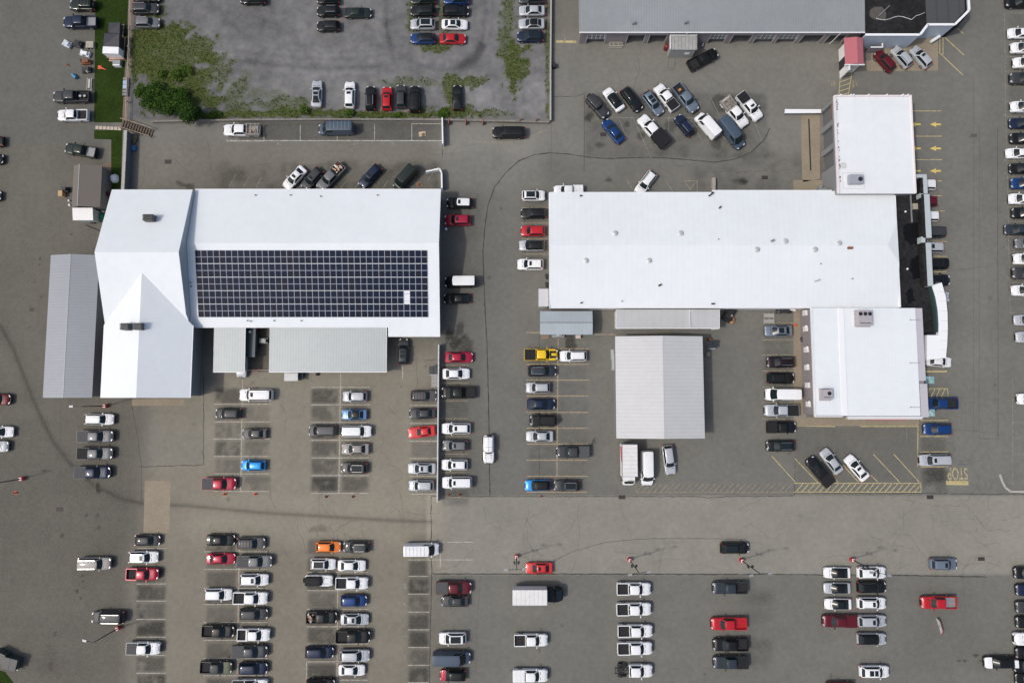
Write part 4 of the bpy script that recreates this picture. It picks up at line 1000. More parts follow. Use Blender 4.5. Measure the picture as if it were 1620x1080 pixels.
# ---------------------------------------------------------------- workshop at the top right
ws = thing('workshop_building', 'long grey corrugated-roof workshop with a row of garage doors', 'building', (36, 70, 0))
wy = 63.55; wx0, wx1, wz = 12.0, 61.3, 4.3
mb = MB()
def dx(px): return G(px, 68)[0]
doors = [(927,955,'g'),(990,1016,'o'),(1024,1050,'o'),(1118,1143,'g'),(1153,1182,'o'),(1190,1219,'g'),(1225,1254,'g'),(1262,1293,'o'),(1302,1328,'o')]
ops = [(dx(a)-wx0-.0, dx(b)-wx0, 0, 3.1) for a, b, k in doors]
ops = [(max(a,.1), b, za, zb) for a, b, za, zb in ops]
wall_run(mb, wx0, wy, wx1, wy, 0, wz-.1, .3, ops); mb.box(wx0, wx0+.3, wy+.3, 110, 0, wz-.1); mb.box(wx0+.3, wx1, 68.5, 68.8, 0, wz-.1)
mb.build('wall', [wall_mauve], ws)
mb = MB(); mb.box(wx0+.3, wx1, wy+.31, 68.5, .02, .06); mb.build('floor', [mat('workshop_floor',(.14,.14,.13),.7,noise=.3)], ws)
for a, b, k in doors:
    xa, xb = max(dx(a), wx0+.1), dx(b)
    mb = MB(); zb = 3.1
    if k == 'g':
        mb.box(xa+.02, xb-.02, wy+.12, wy+.17, 1.35, zb)
        dd = mb.build('garage_door', [trim_w], ws)
        mb = MB()
        n = 4
        for rr_ in range(3):
            for i in range(n):
                u0 = xa+.12+(xb-xa-.2)*i/n; mb.box(u0, u0+(xb-xa-.2)/n-.12, wy+.10, wy+.119, 1.5+rr_*.53, 1.5+rr_*.53+.36)
        q = mb.build('door_window', [winglass], dd); q.data.transform(Matrix.Translation((-36,-70,0)))
    else:
        mb.box(xa+.02, xb-.02, wy+.2, wy+.26, 2.3, zb); mb.build('garage_door', [door_grey], ws)
    mb = MB(); mb.box(xa-.12, xa-.003, wy-.03, wy-.002, 0, 3.2); mb.box(xb+.003, xb+.12, wy-.03, wy-.002, 0, 3.2); mb.box(xa-.003, xb+.003, wy-.03, wy-.002, 3.1, 3.22)
    mb.build('door_frame', [mat('tan_frame',(.42,.39,.36),.6)], ws)
mb = MB(); slab(mb, [(wx0-.3,63.35,wz+.05),(wx1,63.35,wz+.05),(wx1,110,wz+3),(wx0-.3,110,wz+3)], .1)
mb.build('roof', [mat('corrugated_roof_sheet',(.32,.345,.345),.45,.25,noise=.07,nscale=.8,dirt=.16)], ws)
mb = MB(); k = 0; xx = wx0-.2
while xx < wx1-.1:
    mb.prism([(xx,63.34),(xx+.10,63.34),(xx+.10,100),(xx,100)], wz, [wz+.11,wz+.11,wz+2.43,wz+2.43]); xx += .46
mb.build('roof_rib', [mat('roof_rib_metal',(.29,.30,.31),.5,.25,noise=.08)], ws)
mb = MB(); mb.box(wx0-.3, wx1, 63.18, 63.335, wz-.12, wz+.06); mb.build('gutter', [trim_w], ws)
for px in (1078,1312): xx = dx(px); mb = MB(); mb.tube((xx,63.2,wz-.1),(xx,63.45,.1),.06,8); mb.build('downpipe', [trim_w], ws)
for (px, py) in ((1001,38),(1083,37)):
    x, y = G(px, py, wz+.3); mb = MB(); mb.cyl(x, y, wz+.1, wz+.9, .18, 10); mb.cyl(x, y, wz+.9, wz+1.05, .3, 10); mb.build('vent_pipe', [metal_gal], ws, None, 40)
# black flat roof part with pale blue facade
mb = MB(); fz = 4.3
foot = [(61.32,62.9),(70.75,62.9),(72.2,64.75),(78.0,64.75),(80.0,67.5),(80.2,110),(61.32,110)]
mb.prism(foot, 0, fz-.35); mb.build('flat_roof_block', [membrane], ws)
mb = MB()
fp = [(61.32,62.9),(70.75,62.9),(72.2,64.75),(76.9,64.75),(79.5,67.3),(79.7,110)]
for (a, b_) in zip(fp, fp[1:]):
    dxx, dyy = b_[0]-a[0], b_[1]-a[1]; L_ = math.hypot(dxx, dyy); nx, ny = -dyy/L_, dxx/L_
    mb.prism([(a[0],a[1]),(b_[0],b_[1]),(b_[0]-nx*.2,b_[1]-ny*.2),(a[0]-nx*.2,a[1]-ny*.2)], 0, fz)
mb.build('facade', [wall_blue], ws)
mb = MB()
for (a, b_) in zip(fp, fp[1:]):
    dxx, dyy = b_[0]-a[0], b_[1]-a[1]; L_ = math.hypot(dxx, dyy); nx, ny = -dyy/L_, dxx/L_
    mb.prism([(a[0]-nx*.28,a[1]-ny*.28),(b_[0]-nx*.28,b_[1]-ny*.28),(b_[0]+nx*.12,b_[1]+ny*.12),(a[0]+nx*.12,a[1]+ny*.12)], fz+.001, fz+.1)
mb.build('parapet_cap', [trim_w], ws)
mb = MB()   # patch and snaking cable on the flat roof
cx_, cy_ = G(1390,22,4); pts = [(cx_+math.cos(i*.5)*(1.5+random.uniform(-.4,.4)), cy_+math.sin(i*.5)*(1.3+random.uniform(-.3,.3))) for i in range(12)]
mb.add([(x, y, fz-.344) for x, y in pts], [tuple(range(12))]); mb.build('bare_patch', [mat('gravelly_patch',(.075,.068,.058),.9,noise=.5,nscale=5)], ws)
mb = MB(); xa, ya = G(1470,10,4); pts = [G(1386+i*7, 27+3*math.sin(i*.9)+(2 if i < 9 else -i*.5), 4) for i in range(12)]
for a, b_ in zip(pts, pts[1:]): mb.tube((*a, fz-.3), (*b_, fz-.3), .035, 5)
mb.build('cable', [trim_w], ws)
x, y = G(1398,15,4); mb = MB(); mb.tube((x-1,y-1.3,fz-.2),(x+1,y+.6,fz-.2),.07,6); mb.build('pipe', [metal_gal], ws)
mb = MB(); mb.prism([(72.3,64.9),(76.8,64.9),(79.1,67.4),(79.3,104),(72.3,104)], fz-.349, fz-.33); mb.build('grey_roof_section', [mat('grey_membrane',(.055,.057,.06),.85,noise=.15,stripes=(0,.5,.2))], ws)
# entrance with pinkish red roof
en = thing('entrance_porch', 'small entrance porch with faded red metal roof and white side wall', 'porch', (*G(1347,95),0))
xa, ya = G(1338.5,100,3.6); xb, yb = G(1367,100,3.6); yt_ = 62.6; xl = G(1327,90)[0]
mb = MB(); mb.prism([(xl,ya-1.1),(xl+.25,ya-1.1),(xl+.25,62.4),(xl,62.4)], 0, 3.35); mb.prism([(xl+.26,ya-.0),(xb-.3,ya-.0),(xb-.3,62.4),(xl+.26,62.4)], 0, 3.2); mb.build('wall', [wall_white], en)
mb = MB(); mb.box(xl-.04, xl-.002, ya+.3, ya+2.0, 0, 2.1); mb.build('doorway', [opening], en)
mb = MB(); rx = (xa+xb)/2+.35; slab(mb, [(xa-.1,ya-.2,3.5),(rx,ya-.2,3.9),(rx,62.7,3.9),(xa-.1,62.7,3.5)], .1); slab(mb, [(rx,ya-.2,3.9),(xb,ya-.2,3.5),(xb,62.7,3.5),(rx,62.7,3.9)], .1)
mb.build('roof', [mat('faded_red_metal',(.42,.13,.145),.5,.1,noise=.06,stripes=(0,2,.06))], en)
mb = MB(); mb.box(xa-.2, xb+.1, ya-.34, ya-.205, 3.3, 3.62); mb.build('gutter', [trim_w], en)
ch = thing('chiller_pen', 'white-railed dark pen with a metal condenser beside the red porch', 'fenced pen', (*G(1378,75),0))
xa2, ya2 = G(1368.5,82,.5); xb2, yb2 = G(1389,60,.5)
mb = MB(); mb.box(xa2+.3, xb2, ya2, ya2+.14, 0, 1.9); mb.box(xb2-.14, xb2, ya2+.14, 62.6, 0, 1.9); mb.build('wall', [wall_mauve], ch)
mb = MB(); mb.box(xa2+.27, xb2+.03, ya2-.03, ya2+.17, 1.901, 1.95); mb.box(xb2-.17, xb2+.03, ya2+.171, 62.6, 1.901, 1.95); mb.build('cap', [trim_w], ch)
mb = MB(); mb.box(xa2+.3, xb2-.15, ya2+.15, 62.6, .02, .08); mb.build('floor', [opening], ch)
x, y = G(1377,68,1); mb = MB(); mb.box(x-.6, x+.6, y-.45, y+.45, .1, 1.2); mb.cyl(x, y, 1.2, 1.25, .35, 12); mb.build('condenser', [metal_gal], ch)
# corrugated canopy by the workshop
cn = thing('corrugated_canopy', 'grey corrugated canopy with white edge in front of the workshop doors', 'canopy', (*G(1082,80),0))
xa, ya = G(1061,78.5,3.2); xb, yb = G(1102.5,57.5,3.2)
mb = MB(); slab(mb, [(xa,ya,3.1),(xb,ya,3.1),(xb,yb,3.4),(xa,yb,3.4)], .08); mb.build('roof', [mat('weathered_corrugated',(.33,.33,.31),.6,.1,noise=.2,nscale=2,stripes=(0,1.6,.35),dirt=.2)], cn)
mb = MB(); mb.box(xa-.12, xa-.005, ya, yb, 3.0, 3.42); mb.box(xa-.12, xb, yb+.003, yb+.12, 3.2, 3.45); mb.build('edge_trim', [trim_w], cn)
mb = MB(); mb.prism([(xa+.15,ya+.1),(xb-.15,ya+.1),(xb-.15,yb-.2),(xa+.15,yb-.2)], 0, 2.95); mb.build('wall', [mat('dirty_grey_panel',(.27,.27,.25),.8,noise=.12)], cn)
mb = MB(); xq, yq = G(1086,83,1.5); mb.box(xq-.4, xq+.5, ya+.06, ya+.098, 1.3, 1.9); mb.build('sign_plate', [trim_w], cn)
# portable cabin / small shed at the left
cb = gable('tool_shed', 'brown shingle-roofed shed on the pavement left of the service building', 'shed', *[G(113,300,3)[0], G(158,300,3)[0]], G(130,327,3)[1], G(130,261,3)[1], 2.7, 3.4, 'y', mat('brown_shingles',(.135,.118,.102),.85,noise=.12,nscale=6,bump=.4), mat('shed_siding',(.2,.19,.17),.7,noise=.1), ridge=G(126,300,3)[0])
leanto('shed_extension', 'white ribbed lean-to roof at the south end of the brown shed', G(114,348,2.4)[0], G(146,348,2.4)[0], G(130,348,2.4)[1], G(130,328.5,2.6)[1], 2.2, 2.5, mat('white_ribbed_sheet',(.62,.62,.61),.5,noise=.05,stripes=(0,3.5,.1)), False, 'shed', wall_green, trim=False)
leanto('shed_side_porch', 'small grey frame porch with dark openings on the east side of the brown shed', G(149,288,2)[0], G(161,288,2)[0], G(150,290,2)[1], G(150,263,2)[1], 2.0, 2.1, mat('grey_porch_roof',(.15,.15,.14),.8,noise=.15,stripes=(1,.7,.6)), False, 'shed', trim=False)
# ---------------------------------------------------------------- every vehicle of the photo
E_, N_, W_, S_ = 0, 90, 180, 270
row('on the pavement west of the lawn', 'top', [
    (130,8,'boxy','darkgreen',W_,('rack',)), (127,35,'pickup','navy',W_,('greybed',),6.0), (113,153,'pickup','darkgrey',W_,('tires',),6.4),
    (115,182.5,'pickup','white',W_,(),5.4), (127.5,238,'pickup','darkgreen',169.5,('greybed',),5.5)])
row('cut by the left edge, upper', 'top', [(-16,223,'sedan','black',W_), (-17,251,'sedan','black',E_), (-21,309,'sedan','darkgrey',E_)])
row('cut by the left edge, lower', 'top', [(-6,631.5,'suv','maroon',E_), (-2,683,'sedan','white',E_), (-9,706,'suv','silver',E_)])
row('of gravel lot west corner', 'top', [(232,-5,'suv','black',E_), (230,13.5,'suv','darkgrey',E_,('rails',),4.7), (233,35.5,'suv','grey',E_,('rails',),4.4)])
row('at the top edge of gravel lot', 'left', [(400,-2,'suv','black',W_)])
row('of gravel lot middle column', 'top', [(519,-2,'suv','black',W_,(),4.1), (519,17.5,'suv','black',W_,('rails',),4.1), (519,41,'suv','black',W_,(),4.1), (566,19.5,'sedan','darkgreen',E_,(),4.9)])
row('of gravel lot double column, west side', 'top', [(670,-2,'suv','darkgreen',W_,(),4.5), (669,17,'suv','black',W_,('rack',),4.5), (668.6,38,'suv','silver',W_,('pano',),4.5), (669,60.5,'suv','blue',W_,('blackroof',),4.5)])
row('of gravel lot double column, east side', 'top', [(722,-2,'suv','blue',W_,(),4.6), (721,17,'suv','black',E_,(),4.7), (719,38,'sedan','white',E_,('pano',),4.7), (716,60.5,'sedan','red',E_,(),4.7)])
row('of gravel lot east column', 'top', [(841,-3,'suv','darkgrey',W_), (841.5,16,'sedan','silver',W_,(),4.7), (841,37,'sedan','silver',W_,('blackroof',),4.7), (839,57.5,'suv','navy',W_,('pano',),4.7)])
row('of row along gravel lot fence', 'left', [
    (500.6,148,'sedan','silver',N_,('sun2',),4.9), (553,149.6,'suv','white',N_,('sun',),4.9), (586,155,'suv','black',N_,('rails',),4.4), (612,155.5,'suv','red',N_,('sun',),4.3),
    (634,152.5,'suv','darkgrey',N_,(),4.3), (656.6,157,'bigsuv','black',N_,('rack',),4.8), (723.3,154,'sedan','black',N_,(),4.6)])
row('of lane south of gravel lot', 'left', [
    (381,206,'pickup','white',W_,('util',),6.2), (532,204,'van','slate',W_,('ribs',),6.3), (805,209.5,'bigsuv','black',W_,(),5.8)])
row('behind the solar building', 'left', [
    (465.5,281,'sedan','white',228,('sun',),4.9), (493.5,283,'suv','darkgrey',229,('sun',),4.6), (523,280,'pickup','grey',228,('junk',),5.9),
    (585,279,'suv','navy',228,('sun',),4.9), (640.5,282,'van','darkgreen',228,(),4.9)])
row('beside the solar building east wall', 'top', [
    (727,321,'suv','black',W_,('whiteroof','sun'),4.6), (724,348,'suv','crimson',W_,('sun',),4.6), (728,446,'van','black',W_,('whiteroof',),5.3), (723,472,'sedan','black',W_,(),4.6)])
row('of yellow bays west of main showroom', 'top', [
    (844,309,'suv','white',E_,('pano',),4.1), (844,337,'suv','black',W_,(),4.5), (843,365,'suv','red',W_,(),4.3), (841,388,'suv','silver',W_,('blackroof','blackcab'),4.5), (839,418,'suv','white',W_,('sun',),4.6)])
row('against the main showroom north wall', 'left', [(899,302,'pickup','white',W_,('bodycover',),5.2), (1021.7,289,'suv','white',233,('rails',),4.8)])
row('of angled cluster, upper rank', 'left', [
    (945,168.5,'boxy','darkgrey',310,(),4.8), (971,157,'sedan','white',125,('blackroof','blackcab'),4.7), (999.6,157,'suv','black',306,(),4.9), (1033,163,'suv','greyblue',306,('sun2',),4.9),
    (1054,154,'pickup','white',126,('cover',),5.4), (1084.7,155.5,'pickup','greyblue',306,('orangebox',),5.8), (1163,179,'pickup','white',307,('util',),5.9), (1186,168.5,'pickup','white',307,('cover','sun'),5.7)])
row('of angled cluster, lower rank', 'left', [
    (970,207,'sedan','blue',128,(),4.9), (1031,205,'pickup','white',130,('bigbox',),6.1), (1083,198,'suv','navy',128,('rails',),4.2),
    (1119,199,'van','white',128,(),5.2), (1156.5,211,'van','slate',306,(),6.2)])
row('beside the corrugated canopy', 'left', [(1112,94,'pickup','black',28,(),5.7)])
row('of three facing the pale blue wall', 'left', [(1400.5,96,'suv','maroon',130,(),4.4), (1427,90,'suv','silver',128,('rails',),4.4), (1457.5,90,'suv','silver',128,('sun',),4.5)])
row('of upper right edge column', 'top', [
    (1617,3,'pickup','black',W_), (1616,52,'sedan','white',W_), (1620,75.5,'suv','white',W_,('redhood',)) if False else (1620,75.5,'suv','white',W_), (1624,99,'suv','white',W_,('pano',)), (1624,124,'pickup','darkgrey',W_,('cover',)),
    (1620,168.6,'suv','white',W_), (1619,194.5,'sedan','navy',W_), (1620,218.6,'suv','black',W_), (1614,241.7,'sedan','white',W_), (1619,266,'sedan','black',W_), (1621,290,'suv','blue',W_)])
row('of middle right edge column', 'top', [
    (1618,314,'sedan','white',W_), (1623,336.7,'suv','black',W_), (1612,363,'sedan','darkslate',W_), (1628,385,'suv','grey',W_), (1625,409.5,'suv','white',W_,('sun',)),
    (1628,432,'pickup','darkgrey',W_), (1623,459,'sedan','white',W_), (1627,506,'sedan','silver',W_), (1629,533,'suv','silver',W_,('rails',)), (1631,631,'suv','white',W_,('blackroof',))])
row('of lower right edge column', 'top', [
    (1627,906,'suv','black',W_,('whiteroof',)), (1630,933,'suv','navy',W_), (1630,960,'suv','darkgrey',W_,('rails',)), (1630,984,'suv','black',W_), (1632,1010,'pickup','white',W_,('cover',)),
    (1630,1033,'suv','black',W_,('rack',)), (1630,1053,'bigsuv','black',W_), (1630,1074,'sedan','black',W_)])
row('with torn front by lower right corner', 'left', [(1582,1047.5,'suv','black',W_,('whitehood','whitetail'),5.2)])
row('nosed under the showroom east parapet', 'top', [
    (1460,292,'suv','white',W_), (1462,318,'suv','maroon',W_), (1465,342,'suv','white',W_), (1470,367,'bigsuv','darkgrey',W_), (1472,391,'suv','silver',W_,('sun',)),
    (1474,417,'bigsuv','black',W_,('slats',)), (1476,443,'pickup','black',E_,('cover',)), (1481,469,'sedan','silver',E_)])
row('of bays by the curved canopy', 'top', [
    (1486,571.5,'sedan','white',-5,(),4.5), (1487,638,'pickup','blue',W_,(),5.9), (1483.5,678.7,'suv','blue',W_,(),4.8), (1478.5,727.5,'bigsuv','silver',W_,('sun',),5.2)])
row('of bays west of flat-roofed annex', 'top', [
    (1232,523,'sedan','greyblue',W_,('pano',),4.8), (1235.5,572.6,'suv','plum',W_,('rails',),4.8), (1235.5,598,'suv','black',E_,('rack',),4.6), (1237,623.7,'van','white',W_,(),5.7),
    (1236,649,'pickup','silver',W_,('cover',),5.8), (1236,675.6,'pickup','black',E_,('cover','rack'),4.9), (1235,705,'suv','black',W_,('rails','pano'),4.9)])
row('of angled bays south of annex', 'left', [(1297,745.5,'pickup','black',128,('cover','rack'),5.6), (1316,729.5,'sedan','silver',125,(),4.7), (1356,740,'sedan','white',129,('sun',),4.9)])
row('of yellow-lined lot, west column', 'top', [
    (856,561,'pickup','yellow',E_,('cover','stripes'),5.8), (857.6,586.6,'suv','darkslate',E_,('rails',),4.9), (851,613,'suv','silver',W_,('rails',),4.2), (856,639,'sedan','navy',E_,(),4.8),
    (859,665,'boxy','black',W_,('softtop',),4.5), (853.7,690,'sedan','silver',W_,(),4.7), (850.5,767.6,'suv','brightblue',W_,('blackroof','blackcab'),4.4)])
row('of yellow-lined lot, east column', 'top', [(907,563,'suv','white',W_,('rails',),4.7), (906,714.5,'pickup','darkgrey',W_,('greycover',),5.7), (896.7,768,'suv','darkgrey',W_,('rails','pano'),4.4)])
row('south of the grey metal barn', 'left', [(1023.5,740,'van','white',S_,(),5.9), (1058.5,727,'suv','silver',276,(),5.0)])
row('alone in the middle driveway', 'left', [(773,710.6,'boxy','white',S_,(),4.7)])
row('nosed out beside the wide lean-to', 'left', [(638,556,'suv','darkgrey',N_,('sun2',),4.5)])
row('of bays east of white fence', 'top', [
    (726,565,'sedan','crimson',E_,(),4.8), (721.5,591,'sedan','white',E_,(),4.7), (725,620.6,'pickup','black',W_,(),5.7), (721.5,677.6,'suv','white',W_,('rails','sun'),5.0),
    (720,704.6,'suv','grey',W_,('sun',),4.3), (719,735,'suv','white',W_,('sun',),4.5), (723,763,'bigsuv','white',W_,('sun',),5.1)])
row('of bays west of white fence', 'top', [
    (670,625.8,'suv','bronze',E_,('rack',),4.5), (668,654,'sedan','darkgrey',W_,(),4.6), (666.5,683,'coupe','brightred',187,(),4.7), (667,741,'sedan','silver',W_,('sun',),4.8), (666,768,'suv','silver',W_,('rails',),4.3)])
row('of white-lined lot, east column', 'top', [
    (561,627,'suv','silver',W_,('rails',),4.2), (560,655.6,'sedan','steelblue',W_,('blackroof',),4.4), (564,682,'bigsuv','white',E_,(),5.1), (562,710,'sedan','tan',W_,(),4.7), (560,740.4,'suv','bronze',W_,('pano','rails'),4.5)])
row('of white-lined lot, middle column', 'top', [(510,681,'minivan','bronze',W_,(),4.8)])
row('of white-lined lot, west column', 'top', [
    (405,624.5,'bigsuv','white',W_,('sun','rails'),5.7), (361,654,'suv','darkgrey',W_,(),4.4), (402,686,'sedan','bronze',W_,(),4.2), (400,736,'hatch','brightblue',W_,(),4.2), (347,765,'pickup','crimson',E_,('greycover',),5.7)])
row('inside the wide and narrow lean-to gap', 'left', [(382,576,'suv','silver',S_,(),4.5)])
row('of group south of west wing', 'top', [(157,663,'suv','white',E_,(),4.9), (151,690,'pickup','grey',E_,('greycover',),6.0), (150.5,717,'pickup','grey',E_,('cover',),5.9), (146.5,747,'pickup','navy',E_,('greycover',),6.0)])
row('of lower left lot, west column', 'top', [
    (233,854.5,'hatch','darkgrey',E_,(),4.2), (227,881,'suv','white',E_,('rails','sun'),4.9), (225.5,907.6,'pickup','crimson',E_,(),5.3), (227,1025,'pickup','white',E_,('greycover',),5.5)])
row('in the lower left driveway', 'top', [(150,891,'bigsuv','tan',E_,('rails',),5.4), (171,976,'bigsuv','darkgrey',W_,('rails',),5.4)])
row('of second lower column, west side', 'top', [
    (348.7,854,'sedan','black',E_,(),4.8), (349,883.5,'sedan','crimson',E_,(),4.8), (345,940,'suv','white',E_,(),4.6), (345,998,'pickup','black',E_,(),5.3), (342,1055,'pickup','darkgrey',E_,('armyhood',),5.2)])
row('of second lower column, east side', 'top', [
    (397,859,'suv','bronze',E_,('rack',),4.7), (403,887.5,'pickup','grey',E_,('greycover',),5.8), (402,916.7,'suv','white',E_,('sun',),4.8), (396.5,945.5,'pickup','white',E_,(),5.7), (401,971,'suv','darkgrey',E_,(),4.7),
    (401.5,1003.5,'pickup','white',E_,('toolchest',),5.4), (395.5,1030,'pickup','darkslate',E_,('greycover',),5.8), (400,1057,'suv','navy',E_,(),4.8), (396,1084,'pickup','white',E_,('cover',),5.8)])
row('of third lower column, west side', 'top', [
    (519,865,'hatch','orange',E_,(),4.2), (510.7,892,'suv','white',E_,('pano',),4.3), (504.5,918,'boxy','white',E_,('softtop','blackcab'),4.7), (509,976,'pickup','black',E_,('junk',),5.1), (505,1031.5,'suv','navy',E_,(),4.8), (507,1083,'suv','black',E_)])
row('of third lower column, east side', 'top', [
    (563.5,865,'suv','darkgrey',W_,('rails',),4.4), (556,894.6,'sedan','white',E_,(),4.7), (557,922,'pickup','white',E_,(),5.4), (559.5,950,'suv','blue',E_,(),4.4), (560.7,979.7,'sedan','silver',E_,('sun',),4.7),
    (558.7,1006.6,'pickup','black',E_,(),5.7), (561,1036.7,'suv','silver',E_,('rails',),5.0), (556,1060,'sedan','white',E_,(),4.4)])
row('of lower lot beside the numbered bays', 'top', [
    (667,868.7,'van','white',E_,('ribs',),5.9), (718,929,'pickup','maroon',E_,('greycover',),5.9), (719.4,951,'sedan','darkgrey',W_,(),4.6), (715.8,1009.5,'suv','white',W_,('pano',),4.6),
    (714.5,1040,'van','slate',E_,(),6.3), (716,1068,'suv','black',W_,('redhood',),4.3)])
row('near the first double-headed lamp', 'left', [(852.6,898.5,'sedan','brightred',W_,('sun',),4.6)])
row('below the white box truck', 'top', [(840,1012,'pickup','white',E_,(),5.6), (839,1068,'pickup','white',E_,('bodycover',),5.8)])
row('of white fleet column', 'top', [(1002.8,931,'pickup','white',E_,(),5.7), (1002.8,963,'pickup','white',E_,(),5.8), (1004.8,997.5,'pickup','white',E_,(),5.8), (1004.3,1025,'pickup','white',E_,(),5.8)])
row('right of white fleet column', 'top', [
    (1162.5,866.6,'suv','black',E_,('pano',),4.8), (1154.4,929,'pickup','darkslate',W_,(),5.8), (1152.6,986,'pickup','red',W_,('paintbed',),5.9), (1155.7,1019,'pickup','black',W_,(),5.8), (1155.7,1047,'pickup','darkslate',W_,('cover',),5.8)])
row('of paired column, left side', 'top', [
    (1325,906,'sedan','white',W_,('blackroof','blackcab'),4.5), (1325,930.4,'sedan','silver',W_,('blackroof','blackcab'),4.5), (1326.5,955.6,'sedan','white',W_,('blackroof','blackcab','pano'),4.5),
    (1327.8,982,'pickup','maroon',W_,('bodycover',),5.6), (1330,1088,'suv','maroon',W_)])
row('of paired column, right side', 'top', [
    (1379.4,905.5,'suv','white',E_,('sun',),4.8), (1379.4,928.5,'suv','black',E_,(),4.8), (1379.4,953.8,'suv','white',E_,('sun','rails'),4.8), (1379.4,982,'suv','silver',E_,('sun',),4.8),
    (1379.4,1010.5,'suv','silver',E_,('blackroof','blackcab'),4.8), (1384,1062,'suv','white',E_,('sun2',),4.9)])
row('near the lower right drain', 'left', [(1493,892,'suv','greyblue',E_,('sun',),4.6)])
row('alone in the lower right lot', 'left', [(1484.5,952.5,'pickup','red',W_,('greybed',),5.8)])

# trucks with a box
def box_truck(px, py, head, label, cabcol, lbox, wbox, hbox, stripe, kcab=1.0):
    x, y = G(px, py, 1.0)
    t = thing('box_truck', label, 'truck', (x, y, 0), R(head), world_parts=False)
    L = lbox + 1.9*kcab; x1 = L/2; xb = -L/2
    mb = MB(); mb.box(xb, xb+lbox, -wbox/2, wbox/2, 1.0, hbox); mb.build('cargo_box', [mat('truck_box_white', (.66,.65,.63), .55, noise=.08, nscale=1.5, dirt=.12)], t)
    mb = MB()
    for yy in (-wbox/2-.015, wbox/2-.05): mb.box(xb-.02, xb+lbox+.02, yy, yy+.065, hbox-.06, hbox+.03)
    for xx in (xb-.02, xb+lbox-.045): mb.box(xx, xx+.065, -wbox/2+.06, wbox/2-.06, hbox-.06, hbox+.028)
    for i in range(1, 8): xx = xb+lbox*i/8; mb.box(xx-.012, xx+.012, -wbox/2+.06, wbox/2-.06, hbox-.01, hbox+.012)
    mb.build('box_trim', [chrome], t)
    if stripe:
        mb = MB(); s_ = -1
        mb.prism([(xb+.4, -wbox/2-.035), (xb+lbox*.55, -wbox/2-.035), (xb+lbox*.55, -wbox/2-.018), (xb+.4, -wbox/2-.018)], [1.5,2.4,2.4,1.5], [2.9,2.95,2.95,2.9])
        mb.build('side_stripe', [mat('red_graphic', (.5,.02,.03), .5)], t)
    mb = MB(); c0 = xb+lbox+.12
    mb.prism([(c0,-1.0),(c0+1.1*kcab,-1.0),(x1-.15,-.92),(x1,-.7),(x1,.7),(x1-.15,.92),(c0+1.1*kcab,1.0),(c0,1.0)], .5, [2.25,2.2,1.25,1.15,1.15,1.25,2.2,2.25] if kcab < 1.2 else [2.3,2.3,1.5,1.35,1.35,1.5,2.3,2.3])
    mb.build('cab', [paint(cabcol)], t, None, 30)
    mb = MB(); xr = c0+1.0*kcab
    za, zb_ = 2.22, 1.35 if kcab < 1.2 else 1.6
    mb.quad((xr-.02,-.85,2.27),(x1-.22,-.82,zb_+.05),(x1-.22,.82,zb_+.05),(xr-.02,.85,2.27)); mb.build('windshield', [glass], t)
    mb = MB(); mb.box(xb+.1, x1-.3, -.45, .45, .55, .95); mb.build('chassis', [darkmetal], t)
    for xx in (xb+1.2, x1-.9):
        for sg in (-1, 1):
            mb = MB(); mb.tube((xx, sg*.72, .45), (xx, sg*1.02, .45), .45, 16); mb.build('wheel', [rubber], t, None, 40)
    for sg in (-1, 1):
        mb = MB(); mb.box(c0+.7*kcab, c0+.85*kcab, sg*1.15-.14, sg*1.15+.14, 1.5, 1.85); mb.build('door_mirror', [blacktrim], t)
        mb = MB(); mb.box(x1-.02, x1+.03, sg*.6-.15, sg*.6+.15, .75, .95); mb.build('headlight', [lamp_clear], t)
box_truck(993, 734, 270, 'white box truck with red side stripe parked south of the grey metal barn', 'white', 5.3, 2.55, 3.3, True, .85)
box_truck(850.5, 938.7, 0, 'white box truck with black cab in the lower lot', 'black', 5.7, 2.5, 3.3, False, 1.45)

# chassis cab pickup: white crew cab with a bare frame behind
def chassis_cab():
    x, y = G(1003.5, 1060.5, .9)
    root, parts = build_vehicle('pickup', 'white', ('chassis',)); root.name = 'chassis_cab_truck'
    for o, subs in parts:
        if o.name.split('.')[0] in ('bed', 'tailgate', 'bed_liner', 'taillight', 'body'):
            bpy.data.objects.remove(o)
    s = dict(SPEC['pickup']); 
    mb = body_mesh(dict(L=3.9, W=2.02, prof=[(-1.95,1.1),(-1.9,1.18),(.2,1.18),(1.3,1.12),(1.7,1.02),(1.95,.7)], kr=0.0))
    mb.v = [(a+.975, b, c) for a, b, c in mb.v]; mb.build('body', [paint('white')], root, None, 32)
    mb = MB()
    for yy in (-.45, .45): mb.box(-3.3, -.95, yy-.06, yy+.06, .7, .88)
    for xx in (-3.2, -2.6, -1.7, -1.1): mb.box(xx-.06, xx+.06, -.385, .385, .72, .86)
    mb.box(-2.9, -2.0, -.3, .25, .45, .7); mb.tube((-1.9, .62, .7), (-1.2, .62, .7), .16, 10); mb.tube((-2.35, -1.0, .45), (-2.35, 1.0, .45), .09, 8)
    mb.build('chassis', [darkmetal], root)
    for sg in (-1, 1):
        mb = MB(); mb.tube((-2.35, sg*.66, .42), (-2.35, sg*1.1, .42), .42, 16); mb.build('dual_wheel', [rubber], root, None, 40)
    root.location = (x+.1, y, 0)
    tag(root, 'white chassis cab truck with bare black frame, bottom of white fleet column', 'truck')
chassis_cab()
